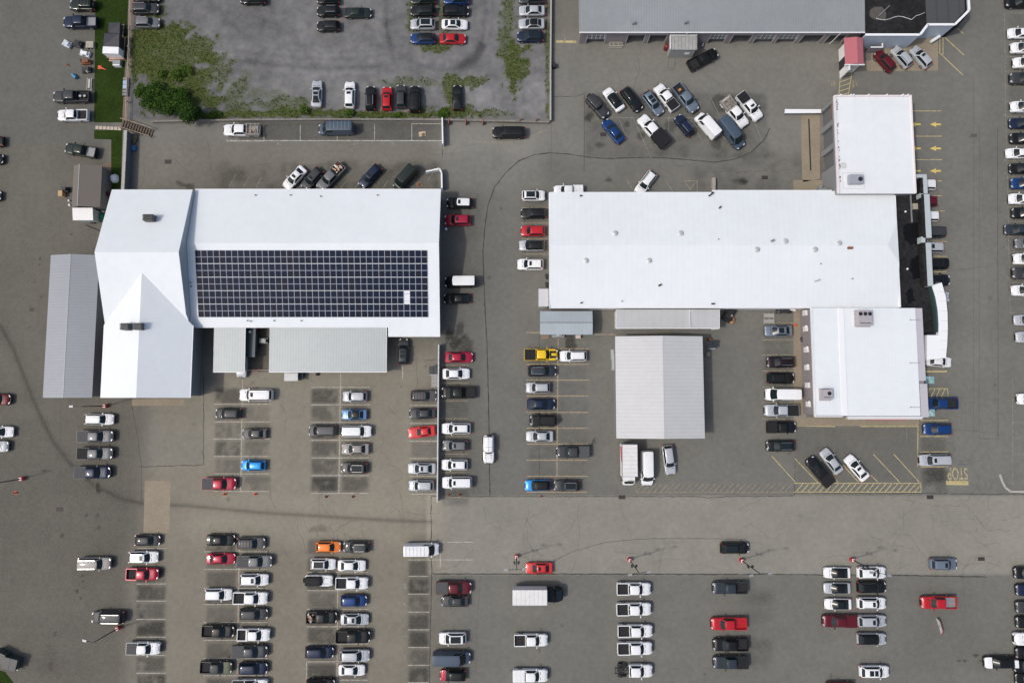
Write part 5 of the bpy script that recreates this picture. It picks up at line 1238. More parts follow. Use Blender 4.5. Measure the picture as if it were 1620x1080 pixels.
# ---------------------------------------------------------------- painted markings and cracks
def paint_mat(name, col, wear):
    m = bpy.data.materials.new(name); nt, b = nodes_of(m)
    tc = nt.nodes.new('ShaderNodeTexCoord'); n = nt.nodes.new('ShaderNodeTexNoise'); n.inputs['Scale'].default_value = 2.2; n.inputs['Detail'].default_value = 9; n.inputs['Roughness'].default_value = .75
    nt.links.new(tc.outputs['Object'], n.inputs['Vector'])
    mr = nt.nodes.new('ShaderNodeMapRange'); mr.inputs['From Min'].default_value = .25+wear*.3; mr.inputs['From Max'].default_value = .42+wear*.35
    nt.links.new(n.outputs['Fac'], mr.inputs['Value'])
    mx = nt.nodes.new('ShaderNodeMix'); mx.data_type = 'RGBA'; mx.inputs[6].default_value = (.14,.136,.12,1); mx.inputs[7].default_value = (*col, 1)
    nt.links.new(mr.outputs[0], mx.inputs[0]); nt.links.new(mx.outputs[2], b.inputs['Base Color']); b.inputs['Roughness'].default_value = .8
    return m
def lines(name, segs, m, w=.12, z=.005):
    mb = MB()
    for s in segs:
        (ax, ay), (bx, by) = G(s[0], s[1]), G(s[2], s[3]); ww = (s[4] if len(s) > 4 else w)/2
        L_ = math.hypot(bx-ax, by-ay); nx, ny = -(by-ay)/L_*ww, (bx-ax)/L_*ww
        zz = z + (.0015 if abs(by-ay) > abs(bx-ax) else 0)
        mb.add([(ax+nx,ay+ny,zz),(ax-nx,ay-ny,zz),(bx-nx,by-ny,zz),(bx+nx,by+ny,zz)], [(0,1,2,3)])
    return tag(mb.build(name, [m], None, (0,0,0)), kind='structure')
yel = paint_mat('yellow_road_paint', (.46,.38,.17), .3); yelf = paint_mat('faded_yellow_paint', (.34,.27,.15), .55); yels = paint_mat('fresh_yellow_paint', (.62,.47,.12), .1)
wht = paint_mat('white_road_paint', (.42,.40,.35), .35); yelf2 = paint_mat('worn_yellow_paint', (.42,.36,.17), .45); whtf = paint_mat('faded_white_paint', (.33,.32,.28), .75); orgp = paint_mat('orange_tan_paint', (.40,.30,.17), .35)
S = []
for y in (551.5,576,601,626,652,677,702,727.5,753,778): S.append((833,y,932-(y-550)*.014,y))
S += [(883,535,881,753), (833,526,868,526), (940,529,974,529)]
lines('parking_lines', S, orgp, .13)
S = [(825,y,868,y) for y in (329,353,378,402,427.5)]
S += [(1206,y,1255,y) for y in (510.5,537.6,561.5,586.6,612,637,662)]
S += [(697,y,741,y) for y in (577.6,605.6,633.6,662,690,718,747)]
S += [(992,286,1003,304),(1054,287,1065,305),(1082,286,1103,286),(1103,286,1103,305),(1083,287,1092,300),(1092,300,1100,289),(778,199,778,220),(742,224,806,226),(813,226,866,205),(700,785,742,787)]
lines('parking_lines', S, yelf, .12)
S = [(1456,y,1500,y) for y in (664.7,690,714.5,738)] + [(1452.5,661,1451.5,738)]
S += [(1476,y,1498-(7 if y < 320 else 3 if y < 370 else 0),y) for y in (286.4,309.8,334,358,382,405.7,430)]
S += [(1443,175.8,1489,175.8),(1443,215.7,1490,215.7),(1443,252.8,1491,252.8),(1464,587.4,1498,587.4,.3)]
S += [(1221,721,1258,762),(1257.5,725,1296,765),(1333.5,735,1358,762),(1366,740,1389,762),(1381.5,718,1423,762),(1414,718,1454,762),(1316,745,1326,763)]
S += [(1256,764,1457,764),(1256,778,1457,778),(1457,764,1457,778),(1261,673.2,1321,674.2,.18),(1360,674,1451,674,.2)]
S += [(1259+i*9.4,777.5,1270+i*9.4,765) for i in range(21)]
S += [(1463,614.5,1499,614.5),(1499,614.5,1500,628)] + [(1465+i*8,628,1471+i*8,615) for i in range(4)]
S += [(1486.8,60,1486.8,82.6,.14),(1485.4,83,1523.7,119.5,.16),(1493.9,59,1525,87.6,.16),(1514.5,45,1524.4,54,.14),(1491.8,60,1491.8,87)]
S += [(1329.8,115,1327,152),(1347.6,116,1342,151.5)] + [(1329.5-i*.4,122.5+i*7.4,1347.2-i*.8,116.8+i*7.4) for i in range(5)]
lines('yellow_markings', S, yel, .13)
S = [(1006,778.5,1256,778.5),(1006,765,1006,778)] + [(1007+i*9.4,777.5,1019+i*9.4,765) for i in range(26)]
lines('faded_hatching', S, yelf, .11)
lines('yellow_bars', [(880,66,911.5,66.5,.42),(1497,763.3,1532,763.8,.7)], yel)
S = [(338,y,428-(y-640)*.02,y) for y in (639,667,694,721.5,749,777)] + [(383.7,600,380.6,777)]
S += [(492,y,585-(y-612)*.012,y) for y in (612.6,640,668,696,724,752,780)] + [(539,588,536,779)]
S += [(648,y,692,y) for y in (641,669.6,697.6,725,753,781)] + [(637,580,637,600)]
lines('parking_lines', S, wht, .12)
S = [(362,222.5,700,222.8,.16),(651.5,196,697,196),(417.6,198,417.6,222),(475,198,475,222),(533.5,215,533.5,222),(592.6,197,592.6,222),(651.5,196,651.5,222),(359,220,359,223.5),(359,223.5,418,223.5)]
S += [(216,y,262,y) for y in (867,923,950,979,1007,1036,1064)] + [(322,y,423,y) for y in (872,900,930,955.6,984,1012,1040.6,1068)] + [(378.5,866,375,1085)]
S += [(486,y,582,y) for y in (905,933.5,963,990.6,1018,1046,1075)] + [(534.5,905,533,1085),(485,1046,485,1075)]
S += [(645,y,679,y) for y in (911,939,967.5,995.5,1023.5,1051.5,1079)] + [(645,885,750,885),(698,857,750,857),(696.5,858,696.5,896)]
lines('parking_lines', S, wht, .11)
S = [(1589,21,1591,185),(1591,185,1594,292),(1594,292,1598,495)] + [(1589+(y-21)*.018,y,1650,y) for y in (21,44,67,90,113,136.5,161,185,208,231,254,280,303,327,351,375,399,424,447,472,495)]
S += [(1602,600,1602,766)] + [(1602,y,1650,y) for y in (640,668,692.5,718)]
S += [(450+i*22,300,460+i*22,286) for i in range(10)] + [(362,297,373,276),(385,297,394,280),(405,297,414,280),(676,287,686,273),(1434.6,676,1434.6,696)]
S += [(966,186.5,1215,187),(1000,183,1030,250),(1058,187,1058,222),(1108,160,1108,190),(1122,150,1140,188),(980,190,992,222),(1092,190,1110,222),(1128,192,1148,222),(1190,185,1205,222)]
lines('faded_white_lines', S, whtf, .11)
def glyph_text(txt, px, py, size, rot, m, name, label, sx=1.0):
    cu = bpy.data.curves.new(name, 'FONT'); cu.body = txt; cu.size = size; cu.align_x = 'CENTER'; cu.align_y = 'CENTER'; cu.offset = .035*size*.4
    tmp = bpy.data.objects.new(name, cu); COL.objects.link(tmp); dg = bpy.context.evaluated_depsgraph_get()
    me = bpy.data.meshes.new_from_object(tmp.evaluated_get(dg)); bpy.data.objects.remove(tmp)
    me.materials.clear(); me.materials.append(m)
    ob = bpy.data.objects.new(name, me); COL.objects.link(ob); x, y = G(px, py); ob.location = (x, y, .008); ob.rotation_euler = (0,0,R(rot)); ob.scale = (sx, 1.12, 1)
    return tag(ob, kind='structure')
glyph_text('STOP', 1515, 748, 2.6, 180, yelf2, 'painted_word', '', .56)
glyph_text('TOP', 892, 57, 1.0, 180, yelf, 'painted_word', '') if False else None
def strokes(name, items, m):
    """small worn painted characters, too worn to read"""
    mb = MB()
    for (px, py, w, h, n) in items:
        x, y = G(px, py); r_ = random.Random(int(px*7+py))
        for i in range(n):
            cx = x - w/2 + w*(i+.5)/n
            for k in range(3): mb.rbox(cx+r_.uniform(-.08,.08), y+r_.uniform(-h/2,h/2), .006+k*.0008, .0068+k*.0008, r_.choice((.09,w/n*.7)), r_.choice((.10,h*.5)), 0)
    return tag(mb.build(name, [m], None, (0,0,0)), kind='structure')
strokes('worn_bay_numbers', [(641,y,.7,.9,1) for y in (898,925,953,981,1008,1036,1065)] + [(755,871,.4,.6,1),(755,899,.4,.6,1)] + [(1584.5+i*.6,67+i*23.2,.4,.5,1) for i in range(18)] + [(x,228,.8,.5,2) for x in (441,505,563,620)], whtf)
strokes('worn_yellow_lettering', [(892,57,.8,2.0,2),(1354,131,1.4,1.3,3),(1316,131,1.2,1.0,3)], yelf)
mb = MB()
for (px, py) in ((1480,197),(1448,197),(1480,235),(1448,235),(1480,270.5),(1448,270.5)):
    x, y = G(px, py); mb.add([(x-1.0,y,.006),(x+.15,y-.48,.006),(x,y-.15,.006),(x+.95,y-.15,.006),(x+.95,y+.15,.006),(x,y+.15,.006),(x+.15,y+.48,.006)], [(0,1,2,3,4,5,6)])
tag(mb.build('yellow_arrows', [yels], None, (0,0,0)), kind='structure')
mb = MB(); m2 = MB()
for (px, py) in ((1471,601),(1472,652.5)):
    x, y = G(px, py); mb.box(x-.75, x+.75, y-.62, y+.62, .004, .0065)
    c = [(x-.1,y+.42),(x+.02,y+.42),(x+.02,y+.05),(x+.3,y+.0),(x+.45,y-.38),(x+.33,y-.42),(x+.18,y-.1),(x-.1,y-.05)]
    m2.add([(a, b_, .0095) for a, b_ in c][::-1], [tuple(range(8))])
    for i in range(9): a_ = 2.0+i*.42; m2.rbox(x+math.cos(a_)*.32-.03, y-.16+math.sin(a_)*.3, .0068, .0088, .15, .07, a_+1.57)
    m2.cyl(x-.04, y+.5, .0068, .0105, .08, 8)
tag(mb.build('accessible_bay_square', [paint_mat('pale_blue_paint', (.20,.40,.43), .2)], None, (0,0,0)), kind='structure')
tag(m2.build('wheelchair_symbol', [paint_mat('symbol_white', (.55,.57,.55), .2)], None, (0,0,0)), kind='structure')
# cracks and sealed joints
crackm = mat('crack_filler', (.035,.034,.032), .9, noise=.2)
crackf = mat('fine_crack', (.085,.082,.075), .95, noise=.3)
def wiggle(pts, jit, step=.5):
    W_ = [G(*p) for p in pts]; out_ = []
    for (ax, ay), (bx, by) in zip(W_, W_[1:]):
        n = max(1, int(math.hypot(bx-ax, by-ay)/step))
        for i in range(n): t_ = i/n; out_.append((ax+(bx-ax)*t_+random.gauss(0, jit), ay+(by-ay)*t_+random.gauss(0, jit)))
    out_.append(W_[-1]); return out_
def ribbons(name, paths, m, z):
    mb = MB()
    for pts, w, jit in paths:
        P_ = wiggle(pts, jit); vs = []
        for i, (x, y) in enumerate(P_):
            a_ = P_[max(0,i-1)]; b_ = P_[min(len(P_)-1,i+1)]; L_ = math.hypot(b_[0]-a_[0], b_[1]-a_[1])+1e-6
            nx, ny = -(b_[1]-a_[1])/L_, (b_[0]-a_[0])/L_; ww = w/2*random.uniform(.6, 1.3)
            vs += [(x+nx*ww, y+ny*ww, z), (x-nx*ww, y-ny*ww, z)]
        mb.add(vs, [(2*i, 2*i+1, 2*i+3, 2*i+2) for i in range(len(P_)-1)])
    return tag(mb.build(name, [m], None, (0,0,0)), kind='structure')
arc1 = [(775,785),(774,690),(772,600),(770,540),(766,460),(764,400),(767,360),(772,325),(783,295),(800,274),(820,255),(845,245),(870,242),(900,244),(930,249),(960,251),(1030,249),(1080,252),(1130,257),(1160,253),(1190,240),(1210,220),(1218,203)]
ribbons('sealed_joints', [(arc1, .16, .02), ([(682,907),(900,907.5),(1200,908),(1400,909),(1560,912)], .16, .03), ([(682,785),(682,830),(683,905),(679,1085)], .12, .03),
    ([(682,785),(830,785),(1040,785),(1100,785),(1120,787),(1150,785),(1255,784)], .10, .03), ([(1258,722),(1257,784)], .08, .02), ([(853,527),(853,760)], .07, .02),
    ([(873,153),(912,153),(925,148)], .08, .03), ([(924.5,150),(924,272)], .08, .02), ([(1549,693),(1579,694),(1579,560),(1578,205)], .07, .01),
    ([(322,597),(322,735),(217,738)], .10, .05), ([(209,642),(217,690),(224,737),(224,800)], .06, .03),
    ([(700,223),(700,250)], .08, .02), ([(1055,90),(1068,90),(1068,108),(1066,108),(1066,112),(1060,112),(1060,108),(1057,108),(1057,90)], .06, 0), ([(1258,779),(1380,780),(1480,780),(1560,781),(1620,781)], .10, .06)], crackm, .0035)
fc = []
def rcrack(px, py, ang, n, step, w=.05, jit=.05):
    pts = [(px, py)]
    for i in range(n):
        ang += random.gauss(0, .45); px += math.cos(ang)*step; py += math.sin(ang)*step; pts.append((px, py))
    fc.append((pts, w, jit)); return pts
for _ in range(26): rcrack(random.uniform(1060,1310), random.uniform(255,300), random.choice((0,1.57,3.14)), 5, 9)
for _ in range(16): rcrack(random.uniform(1456,1530), random.uniform(690,775), random.uniform(0,6), 5, 7)
for _ in range(14): rcrack(random.uniform(950,1200), random.uniform(60,150), random.choice((0,1.57)), 5, 12, .04)
for _ in range(24): rcrack(random.uniform(400,700), random.uniform(600,850), random.choice((0.1,1.6)), 6, 9, .045)
for _ in range(12): rcrack(random.uniform(220,700), random.uniform(226,290), random.choice((0.,1.6)), 6, 12, .045)
for _ in range(34): rcrack(random.uniform(690,1600), random.uniform(790,900), random.choice((0.,1.6,3.1)), 6, 12, .04)
for _ in range(10): rcrack(random.uniform(120,230), random.uniform(640,840), random.choice((0.,1.6)), 6, 12, .04)
for _ in range(8): rcrack(random.uniform(420,640), random.uniform(820,850), random.choice((0.,1.6)), 4, 6, .05)
for _ in range(10): rcrack(random.uniform(1500,1590), random.uniform(600,760), random.choice((0.,1.6)), 6, 10, .04)
fc += [([(682,905),(720,896),(750,870)], .05, .1), ([(870,890),(905,872),(960,857),(1010,852),(1070,851),(1180,852)], .09, .03), ([(1095,280),(1130,272),(1180,272),(1215,270)], .07, .1),
       ([(1470,400),(1500,430),(1540,424)], .05, .1), ([(1490,428),(1540,424),(1560,422)], .05, .1), ([(400,262),(440,258),(520,263),(600,262),(690,264)], .06, .08), ([(329,222),(335,270),(344,296)], .07, .08),
       ([(1002,99),(1010,118),(1002,140)], .05, .05), ([(640,570),(690,568),(672,572)], .07, .1), ([(659,572),(660,612)], .06, .05), ([(1500,679),(1570,684)], .06, .05), ([(470,222),(540,226),(600,225)], .05, .05), ([(95,808),(93,900),(90,1000)], .05, .04),
       ([(112,470),(97,640),(95,800)], .04, .03), ([(197,560),(192,700),(189,800)], .04, .03), ([(1430,790),(1480,800),(1520,800)], .05, .1), ([(1530,800),(1560,838),(1600,838)], .05, .1), ([(1540,855),(1555,862),(1578,858)], .05, .08), ([(760,910),(754,1000),(752,1085)], .05, .02)]
ribbons('fine_cracks', fc, crackf, .0028)
sheet('joint_lines', [[(a_, b_), (a_+.5, b_), (c_+.5, d_), (c_, d_)] for a_, b_, c_, d_ in ((1549,200,1549,693),(1540,120,1540,690),(95,330,95,800),(872,270,872,153))], crackf, .0026)
# drains and manholes
castm = mat('cast_iron', (.05,.035,.03), .7, .3, noise=.3, nscale=8)
def drain(px, py, w, h, label, round_=False):
    x, y = G(px, py)
    t = thing('storm_drain' if not round_ else 'manhole_cover', label, 'drain' if not round_ else 'manhole', (x, y, 0), 0, 'drains and manholes in the pavement')
    mb = MB()
    if round_: mb.cyl(x, y, .004, .018, w/2, 20); mb.cyl(x, y, .018, .022, w/2*.82, 20, mi=1); mb.build('cover', [mat('manhole_iron',(.10,.10,.10),.7,.2,noise=.2), mat('manhole_lid',(.14,.14,.14),.7,noise=.2)], t)
    else:
        mb.box(x-w/2, x+w/2, y-h/2, y+h/2, .004, .014); mb.build('frame', [castm], t)
        mb = MB()
        for i in range(6): mb.box(x-w/2+.08, x+w/2-.08, y-h/2+.06+i*(h-.12)/6, y-h/2+.06+(i+.5)*(h-.12)/6, .014, .02)
        mb.build('grate', [mat('grate_bar',(.03,.028,.027),.7)], t)
drain(266,256,1.2,.75,'rectangular drain grate in the lane above the white solar building')
drain(984,786,1.15,.65,'dark drain grate below the white van south of the barn')
drain(1471.5,786,1.15,.65,'rusty drain grate under the painted word at lower right')
drain(1552.5,883.5,1.15,.6,'reddish drain grate at right of the grey-blue SUV')
drain(1210,281,1.1,.65,'drain grate near the cracked pavement north of the showroom')
drain(94.5,805.5,1.2,.7,'drain grate in the left driveway below the west wing')
drain(80,1053,.65,1.2,'upright drain grate near the lower left dumpsters')
drain(954.5,213,1.1,.7,'drain grate in the angled parking cluster')
drain(1467,141,.75,.75,'round manhole north-east of the tall white block', True)
drain(1556,737,.72,.72,'round manhole left of the curved kerb', True)
drain(1180,569.5,.62,.62,'round manhole between the metal barn and the annex bays', True)

# ---------------------------------------------------------------- walls, fences and kerbs
kerbm = mat('concrete_kerb', (.34,.33,.30), .85, noise=.15, nscale=3)
def wall_thing(name, label, cat, pts, h, th, m, cap=None, z0=0.0):
    """wall along px points whose TOP is seen at those points"""
    W_ = [G(px, py, h) for px, py in pts]
    t = thing(name, label, cat, (*W_[len(W_)//2], 0)); mb = MB(); mc = MB()
    for (ax, ay), (bx, by) in zip(W_, W_[1:]):
        L_ = math.hypot(bx-ax, by-ay); nx, ny = -(by-ay)/L_*th/2, (bx-ax)/L_*th/2
        mb.prism([(ax+nx,ay+ny),(ax-nx,ay-ny),(bx-nx,by-ny),(bx+nx,by+ny)], z0, h-.08)
        mc.prism([(ax+nx*1.3,ay+ny*1.3),(ax-nx*1.3,ay-ny*1.3),(bx-nx*1.3,by-ny*1.3),(bx+nx*1.3,by+ny*1.3)], h-.079, h)
    mb.build('wall', [m], t); mc.build('cap', [cap or m], t); return t
wall_thing('retaining_wall', 'tall grey retaining wall with pale cap between the lawn and the lane', 'wall', [(198.5,206),(196.5,250),(194,300)], 1.9, .42, mat('retaining_block',(.13,.135,.15),.85,noise=.15,stripes=(2,2.5,.15)), kerbm)
wall_thing('fence_kerb_wall', 'long low concrete wall at the south edge of the gravel lot', 'wall', [(240,192),(330,190),(500,188.5),(700,189),(868,193)], .75, .22, mat('stained_concrete',(.20,.185,.17),.9,noise=.25,nscale=2), mat('mossy_cap',(.19,.175,.155),.9,noise=.3,nscale=2))
wall_thing('pale_rail_wall', 'white-topped low wall along the east edge of the gravel lot', 'wall', [(872,-20),(871,100),(871,190)], 1.0, .2, mat('stained_concrete',(.20,.185,.17)), kerbm)
wall_thing('curved_kerb', 'curved pale kerb end at the right edge of the lot', 'kerb', [(1582,750),(1586,762),(1591,771),(1599,777),(1640,778)], .16, .28, kerbm)
wall_thing('grey_beam', 'tan beam edging north of the showroom at the small roof step', 'beam', [(1129.5,281),(1129.5,304)], .9, .45, mat('tan_beam',(.3,.26,.23),.8,noise=.1))
def fence(name, label, pts, h, n, m, panel=True, th=.09, group=None):
    W_ = [G(px, py, h*.6) for px, py in pts]; t = thing(name, label, 'fence', (*W_[0], 0), 0, group)
    mb = MB()
    for (ax, ay), (bx, by) in zip(W_, W_[1:]):
        L_ = math.hypot(bx-ax, by-ay); nx, ny = -(by-ay)/L_*th/2, (bx-ax)/L_*th/2
        if panel: mb.prism([(ax+nx,ay+ny),(ax-nx,ay-ny),(bx-nx,by-ny),(bx+nx,by+ny)], .12, h-.1)
        mb.prism([(ax+nx*1.8,ay+ny*1.8),(ax-nx*1.8,ay-ny*1.8),(bx-nx*1.8,by-ny*1.8),(bx+nx*1.8,by+ny*1.8)], h-.099, h)
        if not panel: mb.prism([(ax+nx,ay+ny),(ax-nx,ay-ny),(bx-nx,by-ny),(bx+nx,by+ny)], h*.5, h*.5+.06)
    mb.build('panel' if panel else 'rail', [m], t)
    (ax, ay), (bx, by) = W_[0], W_[-1]
    for i in range(n):
        q = i/(n-1); mb = MB(); x, y = ax+(bx-ax)*q, ay+(by-ay)*q
        mb.box(x-.08, x+.08, y-.08, y+.08, 0, h+.06); mb.build('post', [m], t)
    return t
fence('panel_fence', 'long white panel fence running down between two parking columns', [(694.5,546),(693.5,660),(692.2,792)], 1.6, 11, mat('pale_grey_fence',(.52,.53,.53),.6,noise=.1), th=.10)
fence('swing_gate', 'white swing gate standing open at the end of the walled lane', [(700,189),(701,229)], 1.5, 3, whitepaint, th=.12)
g2 = fence('swing_gate', 'bent white gate arm beside the solar building north-east corner', [(675,273),(695.5,268.5),(699,275),(699.5,299)], 1.5, 2, whitepaint, th=.14)
for px in (710, 737, 764):
    x, y = G(px, 193, .5); mb = MB(); mb.box(x-.07, x+.07, y-.45, y+.35, 0, .95); single(mb, 'fence_post', [mat('rust_red_post',(.28,.07,.05),.8)], {710:'red-brown post nearest the open swing gate',737:'red-brown post, middle one of three by the lane wall',764:'red-brown post nearest the black large SUV in the lane'}[px], 'post', (x,y,0), 'red-brown posts along the lane wall')
for i, px in enumerate((822, 848)):
    x, y = G(px, 190.5, .5); mb = MB(); mb.box(x-.06, x+.06, y-.35, y+.3, 0, .95); single(mb, 'fence_post', [rust], ['rusty post above the black large SUV in the lane','rusty post near the gravel lot south-east corner'][i], 'post', (x,y,0))
fence('rail_fence', 'thin white rail fence between the lawn and the gravel lot', [(207.5,-10),(205.5,60),(203,120),(200,190)], 1.0, 8, mat('tan_rail',(.36,.32,.28),.7), panel=False, th=.05)
mb = MB(); x, y = G(876.5,104,.5); mb.rbox(x, y, 0, .9, .6, .9, .2); single(mb, 'utility_box', [blacktrim], 'small black box at the foot of the east gravel lot wall', 'box', (x,y,0))
# stairs and stepping stones
st = thing('timber_stairs', 'weathered timber stairs with steps beside the lane corner', 'stairs', (*G(216,201),0))
a0 = G(192,196,.9); a1 = G(238,209,.9); L_ = math.hypot(a1[0]-a0[0], a1[1]-a0[1]); ux, uy = (a1[0]-a0[0])/L_, (a1[1]-a0[1])/L_; ang = math.atan2(uy, ux)
mb = MB()
for i in range(12): q = (i+.5)/12*L_; mb.rbox(a0[0]+ux*q, a0[1]+uy*q, 0, .95-.07*i, .30, 1.3, ang)
mb.build('step', [mat('dark_timber',(.10,.075,.055),.85,noise=.3,nscale=8)], st)
for sg in (-1, 1):
    mb = MB(); nx, ny = -uy*.75*sg, ux*.75*sg; mb.tube((a0[0]+nx,a0[1]+ny,1.7), (a1[0]+nx,a1[1]+ny,1.0), .06, 6)
    for i in range(4): q = i/3*L_; mb.tube((a0[0]+nx+ux*q, a0[1]+ny+uy*q, 0), (a0[0]+nx+ux*q, a0[1]+ny+uy*q, 1.7-.7*i/3), .05, 6)
    mb.build('handrail', [mat('tan_timber',(.33,.25,.17),.8,noise=.2,nscale=6)], st)
for i in range(7):
    x, y = G(153.5+i*5.9, 202+.3*i, .04); mb = MB(); mb.rbox(x, y, 0.0, .07, .55, .58, random.uniform(-.1,.1))
    single(mb, 'paving_slab', [mat('stepping_slab',(.44,.37,.30),.85,noise=.15)], f'pale paving slab in the lawn path, {ORD[i]} from the left of seven', 'paving slab', (x,y,0), 'stepping slabs across the lawn')
# ---------------------------------------------------------------- lamp posts
def lamp_post(px, py, hx, hy, h, label, arms):
    x, y = G(px, py, .4)
    t = thing('lamp_post', label, 'lamp post', (x, y, 0), 0, 'lamp posts with red concrete bases')
    mb = MB(); mb.cyl(x, y, 0, .85, .34, 16); mb.build('base', [redpaint], t, None, 40)
    mb = MB(); mb.box(x-.2, x+.2, y-.2, y+.2, .851, .9); mb.build('base_plate', [whitepaint], t)
    mb = MB(); mb.tube((x,y,.9), (x,y,h), .10, 10, .06); mb.build('pole', [darkmetal], t, None, 40)
    for ax, ay in arms:
        mb = MB(); mb.tube((x,y,h-.15), (x+ax,y+ay,h+.05), .04, 6); a_ = mb.build('arm', [darkmetal], t)
        mb = MB(); mb.rbox(x+ax*1.12, y+ay*1.12, h, h+.16, .62, .34, math.atan2(ay, ax)); mb.rbox(x+ax*1.12, y+ay*1.12, h-.03, h-.001, .42, .24, math.atan2(ay, ax), 1)
        mb.build('lamp_head', [mat('lamp_head_grey',(.28,.29,.30),.5,.3), lamp_clear], t)
    if len(arms) > 1:
        mb = MB(); mb.rbox(x-.35, y-.0, 4.6, 4.8, .3, .5, .3); mb.rbox(x+.35, y, 4.6, 4.8, .3, .5, -.3); mb.tube((x-.4,y,4.55),(x+.4,y,4.55),.04,6); mb.build('camera_bracket', [darkmetal], t)
lamp_post(167,642, 0,0, 7.2, 'lamp post with red base beside the garage door of the west wing', [(-1.3,.0)])
lamp_post(35,757, 0,0, 7.2, 'lamp post with red base at the far left edge of the lot', [(-1.3,-.1)])
lamp_post(187,993, 0,0, 7.2, 'lamp post with red base at lower left beside the grey large SUV', [(-1.2,.3)])
lamp_post(817,880, 0,0, 9.2, 'lamp post with red base left of the bright red sedan', [(-1.5,0),(1.0,.1)])
lamp_post(996,885, 0,0, 9.2, 'lamp post with red base above the white fleet column', [(-1.3,-.2),(1.3,.2)])
lamp_post(1173,886, 0,0, 9.2, 'lamp post with red base below the lone black SUV', [(-1.3,-.2),(1.3,.1)])
lamp_post(1348,885, 0,0, 9.2, 'lamp post with red base above the paired car column', [(-1.2,.1),(1.2,-.3)])
# ---------------------------------------------------------------- vegetation
leafA = mat('leaf_green', (.030,.068,.009), .85, noise=.4, nscale=1.2, spec=.1); leafB = mat('leaf_dark', (.013,.034,.006), .85, noise=.3, nscale=1.2, spec=.1); leafC = mat('leaf_yellow_green', (.072,.108,.016), .85, noise=.3, nscale=1.2, spec=.1)
bark = mat('bark', (.09,.07,.05), .9, noise=.3, nscale=8)
def leaves(mb, cx, cy, cz, rx, ry, rz_, n, size, mi_w=(5,3,2)):
    clumps = [(random.gauss(0,.45), random.gauss(0,.45), random.uniform(-.3,.8)) for _ in range(max(5, n//45))]
    for _ in range(n):
        c = random.choice(clumps)
        while True:
            p = [c[0]+random.gauss(0,.22), c[1]+random.gauss(0,.22), c[2]+random.gauss(0,.22)]
            if p[0]**2+p[1]**2+p[2]**2 < 1.35: break
        x, y, z = cx+p[0]*rx, cy+p[1]*ry, max(.05, cz+p[2]*rz_)
        a = random.uniform(0, 6.28); ti = random.uniform(-.7,.7); tj = random.uniform(-.7,.7); s_ = size*random.uniform(.6,1.4)
        u = Vector((math.cos(a), math.sin(a), ti)).normalized()*s_; v = Vector((-math.sin(a), math.cos(a), tj)).normalized()*s_*.55
        P0 = Vector((x,y,z)); k = random.choices((0,1,2), mi_w)[0]
        mb.add([P0-u, P0-v*.9, P0+u, P0+v*.9], [(0,1,2,3)], k)
def shrub(px, py, r, h, n, label, mi=(5,3,2), nm='shrub', cat='shrub', size=.20):
    x, y = G(px, py, h*.5); t = thing(nm, label, cat, (x, y, 0), 0, 'shrubs at the gravel lot corner')
    mb = MB(); 
    for i in range(5): a = i*1.3; mb.tube((x,y,0), (x+math.cos(a)*r*.5, y+math.sin(a)*r*.5, h*.75), .05*r, 6, .015)
    if nm == 'tree': mb.tube((x,y,0),(x+.1,y+.1,h*.7),.16,8,.06)
    mb.build('trunk', [bark], t)
    mb = MB(); leaves(mb, x, y, h*.55, r, r*.92, h*.5, n, size, mi); mb.build('crown', [leafA, leafB, leafC], t)
shrub(304,183,1.75,4.4,2100,'dark green tree leaning over the lane wall at the thicket end',(3,7,0),'tree','tree',.2)
for i, (px, py, r, h, lb) in enumerate([(285,166,1.9,2.6,'dense green shrub just above left of the dark tree'),(262,168,1.8,2.3,'round green shrub in the lower middle of the thicket'),(240,160,1.9,2.1,'green shrub at the lower left end of the thicket'),
      (226,147,1.4,1.8,'small green shrub at the far left of the thicket'),(268,148,1.5,1.6,'mid green shrub in the upper middle of the thicket'),(247,142,1.5,1.6,'mid green shrub at the upper left of the thicket'),
      (292,146,1.2,1.3,'low green shrub at the upper right of the thicket'),(278,118,1.3,1.0,'low bright shrub above the thicket'),(295,112,1.1,.9,'low yellowish shrub above right of the thicket'),(255,118,1.0,.8,'low leafy clump above left of the thicket'),
      (340,183,1.1,.8,'low green shrub right of the dark tree along the wall'),(483,177,.9,.9,'round bright green bush below the twin-sunroof silver sedan'),(552,180,1.0,.7,'low green bush below the white SUV on the gravel'),(628,184,.8,.6,'low green bush below the red and grey SUVs on the gravel'),(700,180,1.0,.7,'low green bush at the wall left of the black sedan')]):
    shrub(px, py, r, h, int(620*r*r*.55), lb, (6,4,1) if i < 7 else (6,1,4), size=.17)
mb = MB(); cnt = 0     # weeds: tufts scattered where the weed mask is
yy_, xx_ = np.where((weed > .35) & (np.abs(X) < 105) & (Y < 84))
sel = rng.permutation(len(xx_))[:15000]
for k in sel:
    j, i = yy_[k], xx_[k]; w_ = weed[j, i]
    if random.random() > w_*.9: continue
    x, y = X[j, i]+random.uniform(-.15,.15), Y[j, i]+random.uniform(-.15,.15)
    near = 1.5 if y < 50 and y > 48.5 else 1
    for q in range(random.choice((1,2,3))):
        a = random.uniform(0,6.28); l = random.uniform(.10,.24)*near; z = random.uniform(.05,.3)*near
        c_, s_ = math.cos(a)*l, math.sin(a)*l; ox, oy = random.uniform(-.15,.15), random.uniform(-.15,.15)
        mb.add([(x+ox,y+oy,.01),(x+ox+c_*.5-s_*.3,y+oy+s_*.5+c_*.3,z),(x+ox+c_*1.5,y+oy+s_*1.5,z*.7),(x+ox+c_*.5+s_*.3,y+oy+s_*.5-c_*.3,z)], [(0,1,2,3)], random.choices((0,1,2),(4,1,5))[0])
